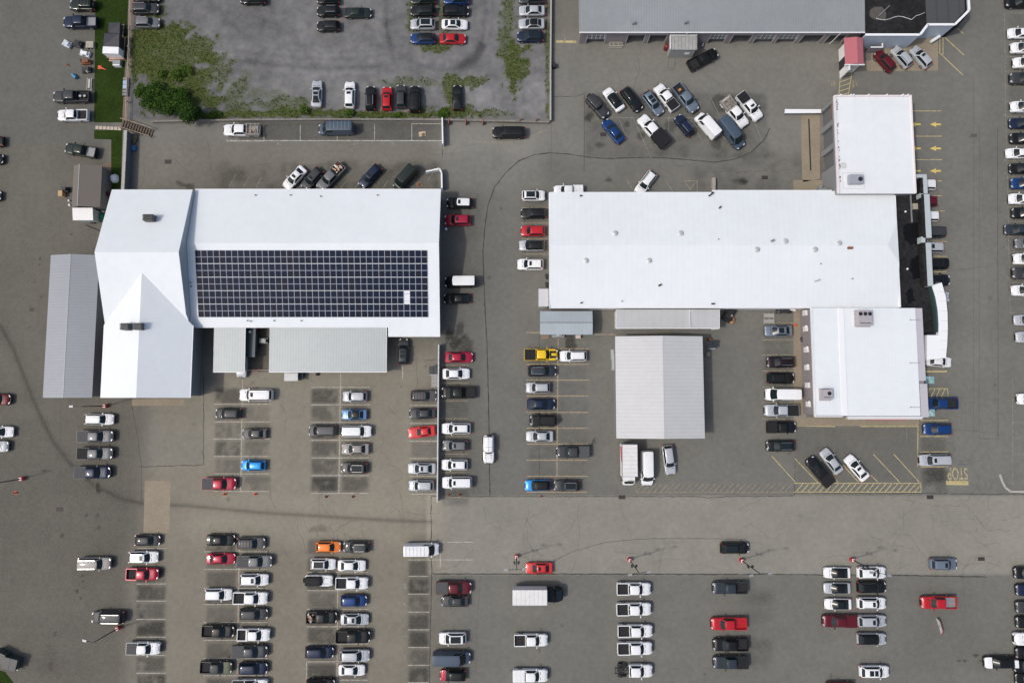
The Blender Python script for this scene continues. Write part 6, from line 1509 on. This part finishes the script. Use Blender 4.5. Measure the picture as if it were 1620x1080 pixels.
tag(mb.build('weeds', [mat('weed_green',(.042,.078,.010),.9,spec=.1), leafB, mat('weed_olive',(.095,.102,.028),.9,spec=.1)], None, (0,0,0)), 'patchy weeds and grass growing over the gravel', 'weeds', kind='stuff')
mb = MB()
for _ in range(5200):   # grass blades of the lawn
    px, py = random.uniform(150,203), random.uniform(-10,192)
    if px > 203-(py*.05): continue
    x, y = G(px, py); a = random.uniform(0,6.28); l = random.uniform(.06,.14)
    mb.add([(x,y,.02),(x+math.cos(a)*l-.03,y+math.sin(a)*l,.07),(x+math.cos(a)*l*1.6,y+math.sin(a)*l*1.6,.05)], [(0,1,2)], random.choice((0,0,1)))
tag(mb.build('grass_blades', [mat('lawn_blade',(.03,.055,.008),.9), mat('lawn_blade_dry',(.055,.065,.015),.9)], None, (0,0,0)), 'grass blades of the mown lawn strip', 'grass', kind='stuff')

# ---------------------------------------------------------------- loose things
def scrap(px, py, label, cat, sizes, mats, name='engine_block', rot=None, group='machinery lined up on the pavement'):
    x, y = G(px, py, .5); t = thing(name, label, cat, (x, y, 0), R(rot if rot is not None else random.uniform(0,90)), group, world_parts=False)
    w, d, h = sizes; r_ = random.Random(int(px*13+py))
    mb = MB(); mb.box(-w/2, w/2, -d/2, d/2, .1, h*.6); mb.box(-w*.3, w*.35, -d*.35, d*.3, h*.6, h); mb.build('block', [mats[0]], t)
    for i in range(3): mb = MB(); cx, cy = r_.uniform(-w/2,w/2), r_.uniform(-d/2,d/2); mb.tube((cx,cy,h*.5),(cx+r_.uniform(-.3,.3),cy+r_.uniform(-.3,.3),h*r_.uniform(.7,1.1)), .1+.12*r_.random(), 10); mb.build('pulley', [mats[(i+1) % len(mats)]], t)
    mb = MB()
    for i in range(6): a_ = (r_.uniform(-w*.6,w*.6), r_.uniform(-d*.6,d*.6), h*r_.uniform(.3,.9)); b_ = (r_.uniform(-w*.6,w*.6), r_.uniform(-d*.6,d*.6), h*r_.uniform(.5,1.05)); mb.tube(a_, b_, .035, 6)
    mb.build('hose', [mats[-1]], t)
cream = mat('cream_enamel',(.5,.48,.40),.5,noise=.2,nscale=6); lightmet = mat('light_alloy_casting',(.50,.54,.58),.4,.3,noise=.15,nscale=6)
scrap(105.5,69.5,'pale blue-grey engine with white cover, left end of the machinery','engine',(1.5,1.1,.9),(lightmet,whitepaint,darkmetal),rot=-25)
scrap(123,69.5,'black engine block between the pale engine and the crate','engine',(1.5,1.2,.9),(blacktrim,darkmetal,greymetal),rot=-20)
scrap(134,85,'white and black engine below the crate','engine',(1.7,.9,.9),(whitepaint,blacktrim,greymetal),rot=-15)
scrap(135.5,98,'brownish engine in the middle of the machinery pile','engine',(1.6,.8,.85),(rust,cream,darkmetal),rot=5)
scrap(136.5,110.5,'dark engine with cream fittings above the blue barrel','engine',(1.6,1.0,.85),(darkmetal,cream,blacktrim),rot=5)
def pallet(px, py, label, w, d, h, m, rot=0, gap=True, name='pallet', cat='pallet', n=6):
    x, y = G(px, py, h); mb = MB()
    for i in range(n): yy = -d/2+(i+.5)*d/n; mb.box(-w/2, w/2, yy-d/n*.36, yy+d/n*.36, h-.025, h)
    for xx in (-w/2+.05, 0, w/2-.05): mb.box(xx-.05, xx+.05, -d/2, d/2, 0, h-.026)
    ob = mb.build(name, [m], None, None); ob.location = (x, y, 0); ob.rotation_euler = (0,0,R(rot)); return tag(ob, label, cat)
pallet(141.5,70.5,'pale wooden crate at the right end of the upper machinery row',1.3,1.2,.7,mat('pale_crate_wood',(.42,.39,.31),.8,noise=.2,nscale=6),name='crate',cat='crate')
pallet(862.5,531.5,'brown slatted pallet below the blue-grey shed',1.35,1.0,.16,mat('brown_pallet_wood',(.28,.19,.13),.8,noise=.2,nscale=6))
pallet(688,602.5,'grey slatted pallet stack left of the white panel fence top',1.15,2.1,.5,mat('grey_pallet_wood',(.34,.33,.31),.8,noise=.2,nscale=6),n=9)
pallet(1217,503.5,'pale concrete slab ramp against the showroom south wall',1.8,2.0,.25,conc_grey,name='slab_ramp',cat='slab',n=2)
def barrel(px, py, px2, py2, m, label, r=.3, cat='barrel', name='barrel'):
    a_, b_ = G(px, py, .35), G(px2, py2, .35); t = thing(name, label, cat, (*a_, 0)); mb = MB(); mb.tube((*a_, .34), (*b_, .34), r, 14); mb.build('body', [m], t, None, 40)
    mb = MB(); d = Vector((b_[0]-a_[0], b_[1]-a_[1], 0)); 
    for q in (.05,.35,.65,.93): p = Vector((*a_, .34))+d*q; mb.tube(p, p+d.normalized()*.05, r+.02, 14)
    mb.build('hoop', [m], t, None, 40)
bluep = mat('blue_plastic',(.06,.22,.36),.45,noise=.1)
barrel(114.5,118,120.5,123.5,bluep,'blue barrel lying left of the bench frame')
bn = thing('bench', 'pale metal frame lying above the grey pickup with tyres', 'frame', (*G(141,133),0)); x, y = G(141,133,.4)
mb = MB(); mb.box(x-.42,x-.32,y-1.1,y+1.1,.3,.4); mb.box(x+.32,x+.42,y-1.1,y+1.1,.3,.4); mb.box(x-.6,x+.6,y-1.2,y-1.101,.3,.42); mb.build('frame',[metal_gal],bn)
mb = MB(); mb.box(x-.15,x+.15,y-.8,y+.9,.35,.45); mb.build('seat',[mat('pale_board',(.5,.45,.38),.8,noise=.15)],bn)
mb = MB(); [mb.box(x+a_,x+a_+.06,y+b_,y+b_+.06,0,.3) for a_ in (-.4,.34) for b_ in (-1,.94)]; mb.build('leg',[metal_gal],bn)
# trailers on the lawn
def trailer(px, py, label, w, d, boxh, boxm, wood_ends, split=None):
    x, y = G(px, py, .6); t = thing('utility_trailer', label, 'trailer', (x, y, 0), R(-2), None, world_parts=False)
    mb = MB()
    for xx in (-w/2, w/2-.1): mb.box(xx, xx+.1, -d/2-.3, d/2+.3, .45, .58)
    for i in range(4): yy = -d/2-.25+i*(d+.4)/3; mb.box(-w/2+.101, w/2-.101, yy, yy+.1, .46, .57)
    mb.build('frame', [wood_ends], t)
    mb = MB(); s_ = d*.3 if split else 0
    mb.prism([(-w/2+.15,-d/2+s_),(w/2-.15,-d/2+s_),(w/2-.15,d/2),(-w/2+.15,d/2)], .58, [boxh,boxh*.92,boxh*1.05,boxh]); mb.build('covered_load', [boxm], t)
    if split:
        mb = MB(); mb.box(-w/2+.1, w/2-.1, -d/2-.2, -d/2+s_-.01, .58, boxh*.98)
        for i in range(5): mb.box(-w/2+.05, w/2-.05, -d/2-.25+i*.2, -d/2-.2+i*.2, boxh*.98, boxh*.98+.02)
        mb.build('white_crate', [whitepaint], t)
    for sg in (-1, 1):
        mb = MB(); mb.tube((sg*(w/2+.02),0,.33),(sg*(w/2+.2),0,.33),.33,14); mb.build('wheel', [rubber], t, None, 40)
tarp = mat('dark_tarpaulin', (.022,.022,.03), .4, noise=.3, nscale=2, bump=.6)
trailer(185,48.5,'small trailer with tan side rails and a dark covered load on the lawn',2.3,1.9,1.5,tarp,mat('tan_rail_wood',(.36,.31,.24),.8))
trailer(183.5,75,'larger trailer with dark tarpaulin and white front crate on the lawn',3.0,3.4,2.1,tarp,wood,True)
mb = MB(); xq, yq = G(184,92.5,.5); mb.rbox(xq, yq, 0, .5, 2.6, .25, .02); mb.rbox(xq-.3, yq-.35, 0, .35, 2.2, .15, -.03); single(mb, 'timber_beam', [mat('pinkish_timber',(.5,.33,.26),.8,noise=.15)], 'pinkish timber beams lying below the larger trailer', 'timber', (xq,yq,0))
mb = MB(); xq, yq = G(185.5,100,.5); mb.rbox(xq, yq, 0, .8, 1.3, .9, 0); mb.rbox(xq, yq-.5, 0, .82, 1.2, .2, 0, 1); single(mb, 'storage_bin', [greymetal, whitepaint], 'grey bin with pale front edge below the timber beams', 'bin', (xq,yq,0))
bn2 = pallet(197.5,137,'grey bench top with blue and white covers by the lawn fence',.75,3.4,.5,mat('bench_grey',(.2,.2,.19),.8,noise=.1),name='bench',cat='bench')
mb = MB(); xq, yq = G(197.5,134,.55); mb.box(xq-.33, xq+.33, yq-.65, yq-.05, .505, .56); mb.box(xq-.33, xq+.33, yq+.1, yq+.75, .505, .57); single(mb, 'seat_cover', [mat('pale_blue_cloth',(.34,.42,.55),.8,noise=.3,nscale=6)], 'pale blue cloths lying on the grey bench by the lawn', 'cloth', (xq,yq,0))
# cones
def cone(px, py, label, s=1.0, fallen=False, m=None):
    x, y = G(px, py, .2); t = thing('traffic_cone', label, 'traffic cone', (x, y, 0), 0, 'orange traffic cones and markers', world_parts=False)
    m = m or mat('cone_orange',(.62,.10,.03),.55)
    mb = MB(); mb.box(-.22*s,.22*s,-.22*s,.22*s,0,.05); mb.build('base', [m], t)
    mb = MB()
    if fallen: mb.tube((.1,0,.15),(.8*s,-.35*s,.1),.16*s,12,.05)
    else: mb.cyl(0,0,.051,.7*s,.17*s,12,.04*s)
    mb.build('cone', [m], t, None, 40)
cone(157,106,'fallen orange cone on the lawn beside the machinery',1.5,True); cone(24,779.5,'orange cone at the left edge below the lamp post',1.1); cone(355,781.5,'orange cone below the crimson pickup truck',1.1); cone(403.5,781.5,'orange cone right below the west column of the white-lined lot',1.1)
cone(515.5,785.5,'dark red marker below the middle white-lined column',1.0,False,rust); cone(558,785.5,'rusty marker below the east white-lined column',1.0,False,rust); cone(710,782.5,'red-brown marker right of the panel fence end',.8,False,rust); cone(727,782.5,'rusty marker below the last white SUV by the fence',1.0,False,rust)
cone(1259,514,'orange cone on the tan walk west of the annex',1.0); cone(856,785,'rusty marker below the bright blue SUV',.8,False,rust); cone(104,102,'small rusty marker on the pavement left of the engines',.8,True,rust)
# dumpsters
def dumpster(px, py, label, rot, w=1.9, d=1.6, h=1.4, m=None):
    x, y = G(px, py, .8); t = thing('dumpster', label, 'dumpster', (x, y, 0), R(rot), None, world_parts=False); m = m or mat('dumpster_green',(.03,.045,.045),.55,noise=.15)
    mb = MB(); mb.prism([(-w/2+.1,-d/2+.1),(w/2-.1,-d/2+.1),(w/2-.1,d/2-.1),(-w/2+.1,d/2-.1)], .1, h); mb.build('bin', [m], t)
    for i in range(2): mb = MB(); mb.prism([(-w/2+i*w/2+.02,-d/2),(i*w/2-.02,-d/2),(i*w/2-.02,d/2),(-w/2+i*w/2+.02,d/2)], h, [h+.06,h+.06,h+.22,h+.22]); mb.build('lid', [mat('black_lid',(.02,.024,.026),.45,noise=.2)], t)
    mb = MB(); mb.box(-w/2, w/2, -d/2-.16, -d/2-.002, .5, .75); mb.build('fork_pocket', [mat('pale_grey_steel',(.3,.33,.35),.5)], t)
dumpster(20.5,1047,'dark dumpster standing on the lower left corner pavement edge',-14,2.4,1.9,1.5)
dumpster(2,1037,'dark dumpster cut off by the lower left picture edge',-24,2.2,1.8,1.5)
dumpster(686.5,585.5,'black dumpster beside the top of the white panel fence',0,1.5,1.4,1.3,blacktrim)
dumpster(1126.5,545,'small pale grey bin beside the metal barn north-east corner',0,1.3,1.2,1.3,mat('pale_bin',(.30,.34,.37),.5))
mb = MB(); xq, yq = G(1122,536.5,.4); mb.rbox(xq, yq, 0, .7, .5, .4, .3); single(mb, 'junk_bag', [rust], 'rusty brown bundle above the pale bin by the barn', 'bundle', (xq,yq,0))
mb = MB(); xq, yq = G(1120,560,.4); mb.rbox(xq, yq, 0, .6, .6, .7, .0); mb.cyl(xq, yq, .6, .7, .22, 10); single(mb, 'wall_meter_box', [mat('khaki_box',(.25,.24,.18),.7)], 'small khaki box against the metal barn east wall', 'box', (xq,yq,0))
mb = MB(); xq, yq = G(970,570,.4); mb.box(xq-.25, xq+.2, yq-1.7, yq+1.2, 0, .9); mb.box(xq-.35, xq+.1, yq+.2, yq+1.9, .0, .5); single(mb, 'stacked_sheets', [mat('pale_green_sheets',(.34,.37,.32),.7,noise=.15)], 'pale green sheets leaning on the metal barn west wall', 'sheets', (xq,yq,0))
# tank and machine between the canopies
tk = thing('dark_tank', 'long dark teal tank trailer between the two ribbed canopies', 'tank', (*G(399,543),0)); x, y = G(399,541,1.3)
mb = MB(); mb.box(x-.9, x+.75, y-2.6, y+2.5, .7, 1.9); mb.box(x+.75, x+.85, y-1.8, y+1.5, 1.6, 1.7); mb.build('body', [mat('dark_teal_metal',(.045,.065,.075),.45,.2,noise=.1)], tk)
mb = MB(); mb.cyl(x-.2, y+1.7, 1.9, 2.0, .22, 12); mb.build('hatch', [trim_w], tk)
mb = MB(); [mb.tube((x+s_*.8,y-.5,.4),(x+s_*1.0,y-.5,.4),.4,14) for s_ in (-1,1)]; mb.build('wheel', [rubber], tk, None, 40)
scrap(416.5,539,'pale grey engine standing between the dark tank and the wide canopy','engine',(1.5,.9,.9),(mat('pale_engine',(.32,.34,.31),.6,noise=.3,nscale=8),lightmet,blacktrim),rot=0,group=None)
mb = MB(); xq, yq = G(404.5,520,.8); mb.cyl(xq, yq, 0, .9, .5, 14); single(mb, 'drum', [mat('red_drum',(.28,.02,.02),.5)], 'dark red drum at the top of the gap between canopies', 'drum', (xq,yq,0), None, 40)
mb = MB(); xa, ya = G(391,585,.6); xb, yb = G(430,585,.6); mb.tube((xa,ya,.9),(xb,yb,.9),.05,6); [mb.tube((xx,ya,0),(xx,ya,.9),.04,6) for xx in (xa,xb)]; single(mb, 'barrier_bar', [mat('tan_bar',(.42,.32,.24),.7)], 'thin tan barrier bar across the gap between canopies', 'barrier', (xa,ya,0))
mb = MB(); xq, yq = G(405,587,.6); mb.rbox(xq,yq,.55,.85,.9,.06,0); single(mb, 'red_sign', [redpaint], 'small red sign hanging on the tan barrier bar', 'sign', (xq,yq,.5))
mb = MB(); xq, yq = G(477,591.5,.6); mb.box(xq-.35,xq+.35,yq-.55,yq+.55,0,1.0); mb.box(xq-.38,xq+.38,yq-.58,yq+.58,1.001,1.06); single(mb, 'waste_cart', [mat('teal_dark_plastic',(.03,.05,.055),.5)], 'dark waste cart right of the small pale box at the wide canopy', 'bin', (xq,yq,0))
mb = MB(); xq, yq = G(502,591,.3); mb.dome(xq,yq,0,.4,.45,10,3,jit=.3); single(mb, 'rubbish_bag', [blacktrim], 'black rubbish bag below the wide canopy edge', 'bag', (xq,yq,0))
# things by the brown shed
mb = MB(); xq, yq = G(180,282,.4); mb.dome(xq,yq,0,.75,.9,14,4,jit=.22,sy=1.1); single(mb, 'covered_heap', [mat('white_sheet',(.66,.70,.74),.6,noise=.08,bump=.5)], 'white sheet-covered heap on the grass by the retaining wall', 'covered heap', (xq,yq,0), None, 60)
mb = MB(); xq, yq = G(98.5,307,.5); mb.box(xq-.4,xq+.3,yq-.5,yq+.5,0,1.0); [mb.box(xq-.42+i*.16,xq-.34+i*.16,yq-.5,yq+.5,1.001,1.02) for i in range(5)]; single(mb, 'wooden_crate', [mat('orange_pine',(.5,.34,.18),.8,noise=.15)], 'light pine crate left of the brown shed', 'crate', (xq,yq,0))
scrap(104,300,'dark machine standing left of the brown shed','machine',(1.0,.9,1.2),(darkmetal,greymetal,blacktrim),'machine',0,None)
junk = [(161,303,'blue plastic tub right of the brown shed',mat('tub_blue',(.03,.06,.13),.5),.9,.7,.6),(164,310,'teal box in the junk row beside the shed',mat('tub_teal',(.02,.10,.14),.5),.5,.6,.5),(162,318,'dark box in the middle of the junk row beside the shed',darkmetal,.8,.9,.7),
        (166,296,'red-brown box at the top of the junk row beside the shed',rust,.6,.8,.5),(159,298,'upright tan roll near the shed porch',mat('tan_roll',(.4,.3,.22),.8),.3,.8,.9),(167,306,'dark red bin by the white building corner',mat('bin_dark_red',(.12,.02,.03),.5),.5,.8,.9),
        (160.5,343,'bright green tub at the shed extension corner',mat('tub_green',(.01,.22,.10),.45),.5,1.0,.6),(152.5,349,'pale round bowl below the shed extension',cream,.7,.5,.3),(145.5,351,'black bags below the shed extension',blacktrim,.8,.4,.5),(162,334,'pale yellow helmet-like cap above the green tub',cream,.4,.35,.5),(109,324,'white jug left of the shed lower end',whitepaint,.3,.35,.4),(108,317,'white jug left of the shed, upper one',whitepaint,.25,.3,.4)]
for (px, py, lb, m, w, d, h) in junk:
    x, y = G(px, py, h); mb = MB(); mb.rbox(x, y, 0, h*.8, w, d, random.uniform(-.3,.3)); mb.rbox(x, y, h*.8, h, w*.8, d*.75, random.uniform(-.3,.3)); single(mb, 'junk_box', [m], lb, 'box', (x,y,0), 'junk around the brown shed')
mb = MB(); xa, ya = G(135,356,.2); xb, yb = G(157,365,.2); mb.tube((xa,ya,.08),(xb,yb,.08),.07,6); single(mb, 'metal_pipe', [darkmetal], 'dark pipe lying below the shed extension', 'pipe', (xa,ya,0))
# scrap by the showroom south wall
scrap(1153,497,'tangled black car parts at the end of the pale lean-to shed','scrap heap',(1.6,2.6,1.0),(blacktrim,greymetal,darkmetal),'scrap_heap',-30,None)
mb = MB(); xq, yq = G(1158.5,505,.5); mb.dome(xq,yq,0,.6,.7,10,3,jit=.4,sy=1.5); single(mb, 'rusty_seat', [mat('tan_leather',(.38,.19,.09),.7,noise=.25)], 'orange-brown seat lying right of the tangled car parts', 'car seat', (xq,yq,0), None, 50)
scrap(1240,491.5,'row of white and dark gas fittings along the showroom south wall','fittings',(2.6,.9,.8),(darkmetal,whitepaint,greymetal),'pipe_fittings',0,None)
scrap(1253,489,'white pipework beside the annex corner','pipework',(1.4,.6,.8),(whitepaint,greymetal,darkmetal),'pipe_fittings',0,None)
for (px, py, lb) in ((1042,515.5,'left of two open grey metal bins below the lean-to shed'),(1058,515.5,'right of two open grey metal bins below the lean-to shed')):
    x, y = G(px, py, .8); mb = MB(); w, d, h = 1.65, .95, .9
    mb.box(x-w/2,x+w/2,y-d/2,y-d/2+.07,0,h); mb.box(x-w/2,x+w/2,y+d/2-.07,y+d/2,0,h); mb.box(x-w/2,x-w/2+.07,y-d/2+.07,y+d/2-.07,0,h); mb.box(x+w/2-.07,x+w/2,y-d/2+.07,y+d/2-.07,0,h); mb.box(x-w/2+.07,x+w/2-.07,y-d/2+.07,y+d/2-.07,.05,.12,1)
    single(mb, 'metal_bin', [metal_gal, opening], lb, 'bin', (x,y,0), 'open grey bins by the lean-to shed')
for (px, py, lb, m, w, d) in ((1109,518,'orange-tan box below the lean-to shed',mat('orange_tan',(.45,.27,.17),.7),1.0,.4),(1131,517,'white crates below the right end of the lean-to shed',cream,1.2,.9),(915,532.5,'pale pink box below the blue-grey shed',mat('pale_pink_box',(.5,.42,.37),.7),.9,.6)):
    x, y = G(px, py, .5); mb = MB(); mb.rbox(x,y,0,.55,w,d,.05); mb.rbox(x+w*.2,y-d*.1,.551,.7,w*.4,d*.5,.1); single(mb, 'box', [m], lb, 'box', (x,y,0))
scrap(882.5,530.5,'silver metal rack of parts below the blue-grey shed','parts rack',(2.0,.7,.7),(metal_gal,whitepaint,chrome),'parts_rack',0,None)
x, y = G(900,507,3.2); 
mb = MB(); xq, yq = G(1054,76,.5); mb.cyl(xq,yq,0,1.2,.42,14); mb.dome(xq,yq,1.2,.42,.25,14,3); single(mb, 'red_tank', [mat('dark_red_tank',(.16,.01,.015),.4)], 'dark red upright tank left of the corrugated canopy', 'tank', (xq,yq,0), None, 40)
mb = MB(); xq, yq = G(1110,68,.5)
for i in range(2): mb.tube((xq+.1*i,yq-.5+.3*i,.35),(xq+.25+.1*i,yq-.5+.3*i,.35),.33,14)
single(mb, 'wheel_stack', [chrome], 'bright wheels standing right of the corrugated canopy', 'wheels', (xq,yq,0))
rk = thing('cart_rack', 'pale tubular rack with shelves in front of the workshop doors', 'rack', (*G(974,73),0)); x, y = G(974,71,.7)
mb = MB()
for zz in (.3,.9): mb.box(x-1.15,x+1.15,y-.35,y-.28,zz,zz+.06); mb.box(x-1.15,x+1.15,y+.28,y+.35,zz,zz+.06)
for xx in (-1.15,-.4,.4,1.1): mb.box(x+xx,x+xx+.06,y-.279,y+.279,.92,.97); mb.box(x+xx,x+xx+.06,y-.28,y-.22,0,.3)
mb.build('frame', [mat('pale_yellow_rack',(.48,.46,.36),.6)], rk)
# round dark table and person-like motor cart
mb = MB(); xq, yq = G(1269.5,537,.5); mb.cyl(xq,yq,0,.75,.08,8); mb.dome(xq,yq,.7,.52,.18,16,3); single(mb, 'parasol_table', [blacktrim], 'round dark covered table on the tan walk west of the annex', 'table', (xq,yq,0), None, 40)
def bicycle(px, py, rot, label):
    x, y = G(px, py, .5); t = thing('bicycle', label, 'bicycle', (x, y, 0), R(rot), None, world_parts=False)
    for xx in (-.52,.52):
        mb = MB(); n = 18
        for i in range(n): a_ = 2*math.pi*i/n; b_ = 2*math.pi*(i+1)/n; mb.tube((xx+.33*math.cos(a_),0,.35+.33*math.sin(a_)),(xx+.33*math.cos(b_),0,.35+.33*math.sin(b_)),.025,5)
        mb.build('wheel', [rubber], t)
    mb = MB(); P_ = dict(r=(-.52,0,.35), b=(-.05,0,.32), s=(-.2,0,.85), h=(.36,0,.9), f=(.52,0,.35))
    for a_, b_ in (('r','b'),('b','s'),('s','h'),('h','b'),('h','f'),('r','s')): mb.tube(P_[a_], P_[b_], .02, 6)
    mb.build('frame', [blacktrim], t)
    mb = MB(); mb.tube((.33,-.3,1.0),(.33,.3,1.0),.02,6); mb.build('handlebar', [blacktrim], t)
    mb = MB(); mb.box(-.32,-.06,-.08,.08,.88,.94); mb.build('saddle', [blacktrim], t)
bicycle(937,700,62,'black bicycle standing right of the lone dark grey pickup truck')
# leaning red and white A-board in the lower right lot
ab = thing('sign_board', 'leaning red and white sign board standing alone below the red pickup truck', 'sign', (*G(1487,990),0)); x, y = G(1487,990,.7)
mb = MB(); mb.add([(x-.25,y+1.25,.1),(x+.45,y-1.45,.1),(x+.15,y-.75,1.15),(x-.3,y+1.0,1.15),(x-.2,y+1.27,.06),(x+.5,y-1.43,.06),(x+.2,y-.73,1.11),(x-.25,y+1.02,1.11)], [(0,1,2,3),(7,6,5,4),(0,4,5,1),(1,5,6,2),(2,6,7,3),(3,7,4,0)]); mb.build('panel', [mat('sign_white',(.5,.5,.5),.5,noise=.3,nscale=3)], ab)
mb = MB(); mb.add([(x+.0,y+.9,.1),(x+.62,y-1.6,.1),(x+.45,y-1.0,.9),(x+.05,y+.8,.95),(x+.05,y+.9,.06),(x+.68,y-1.6,.06),(x+.52,y-1.0,.86),(x+.1,y+.8,.9)], [(0,1,2,3),(7,6,5,4),(0,4,5,1),(1,5,6,2),(2,6,7,3),(3,7,4,0)]); mb.build('red_panel', [mat('sign_red',(.35,.06,.07),.5,noise=.2)], ab)
mb = MB(); mb.tube((x-.35,y+.9,1.1),(x+.25,y+.3,.1),.03,6); mb.tube((x-.3,y+.2,1.1),(x+.2,y-.4,.1),.03,6); mb.build('strut', [darkmetal], ab)
# loose board in the lane bay, wheel in the grass etc.
mb = MB(); xq, yq = G(668,212,.1); mb.rbox(xq,yq,0,.12,1.2,.85,.15); mb.rbox(xq+.2,yq-.15,.121,.16,.6,.5,.6,1); single(mb, 'cardboard', [mat('cardboard',(.45,.34,.22),.8,noise=.1), mat('dark_rag',(.12,.09,.07),.9)], 'tan cardboard sheet lying in the last walled bay', 'cardboard', (xq,yq,0))
mb = MB(); xq, yq = G(663,292,.1); mb.rbox(xq,yq,0,.1,1.1,.9,.3); mb.rbox(xq,yq,.101,.3,.5,.4,.8,1); single(mb, 'pallet_scrap', [mat('brown_board',(.2,.14,.1),.9,noise=.2), rust], 'brown board with rusty part right of the dark green cargo van', 'board', (xq,yq,0))
mb = MB(); xq, yq = G(212.5,222,.3); mb.rbox(xq-.1,yq+.5,0,.35,1.1,.9,.2); mb.rbox(xq+.1,yq-.2,0,.5,.5,.5,.6); single(mb, 'scrap_boxes', [mat('olive_brown',(.12,.10,.06),.9,noise=.3)], 'brown scrap boxes at the foot of the timber stairs', 'boxes', (xq,yq,0))
mb = MB(); xq, yq = G(211.5,235,.3); mb.rbox(xq,yq,0,.5,.75,.9,0); mb.rbox(xq,yq,.501,.55,.6,.7,0); single(mb, 'blue_crate', [mat('crate_blue',(.03,.12,.28),.5)], 'blue crate standing against the retaining wall', 'crate', (xq,yq,0))
mb = MB(); xq, yq = G(706,363,.3); mb.cyl(xq,yq,0,.6,.16,10); mb.cyl(xq,yq,.6,.7,.22,10); single(mb, 'wall_lamp', [trim_w], 'small pale bollard below the crimson SUV at the solar building', 'bollard', (xq,yq,0))
for (px, py, lb) in ((866,437,'dark hose reel on the showroom west wall'),(866,450,'dark meter box above the corner annex')):
    x, y = G(px, py, .8); mb = MB(); mb.rbox(x,y,0,1.2,.55,.7,.3); mb.tube((x-.3,y+.5,1),(x+.3,y-.6,.6),.06,6); single(mb, 'wall_box', [blacktrim], lb, 'box', (x,y,0))
mb = MB(); xq, yq = G(900,490,.3)
for i in range(4): mb.box(xq-5+i*2.2, xq-4.6+i*2.2, 15.0-.35, 15.0-.05, 0, 1.0)
single(mb, 'meter_row', [darkmetal], 'dark meters along the showroom wall behind the blue-grey shed', 'meters', (xq,14.8,0))
for (px, py, lb) in ((1297,299,'grey condenser pair in the corner by the tall block'),(1303,303,'small dark condenser in the corner by the showroom')):
    x, y = G(px, py, .6); mb = MB(); mb.box(x-.3,x+.3,y-.5,y+.5,0,1.0); mb.cyl(x,y,1.0,1.04,.24,12); single(mb, 'condenser', [greymetal], lb, 'condenser', (x,y,0))
x, y = G(1468,66,.6); mb = MB(); xa, ya = G(1473,66,.8); xb, yb = G(1486,58,.8); mb.tube((xa,ya,.75),(xb,yb,.85),.28,12); single(mb, 'pale_tube', [whitepaint], 'pale tube at the foot of the blue facade corner', 'tube', (xa,ya,0), None, 40)
x, y = G(1326,62,0)

# ---------------------------------------------------------------- tidy helper properties
for ob in list(COL.objects):
    if '_o' in ob.keys(): del ob['_o']
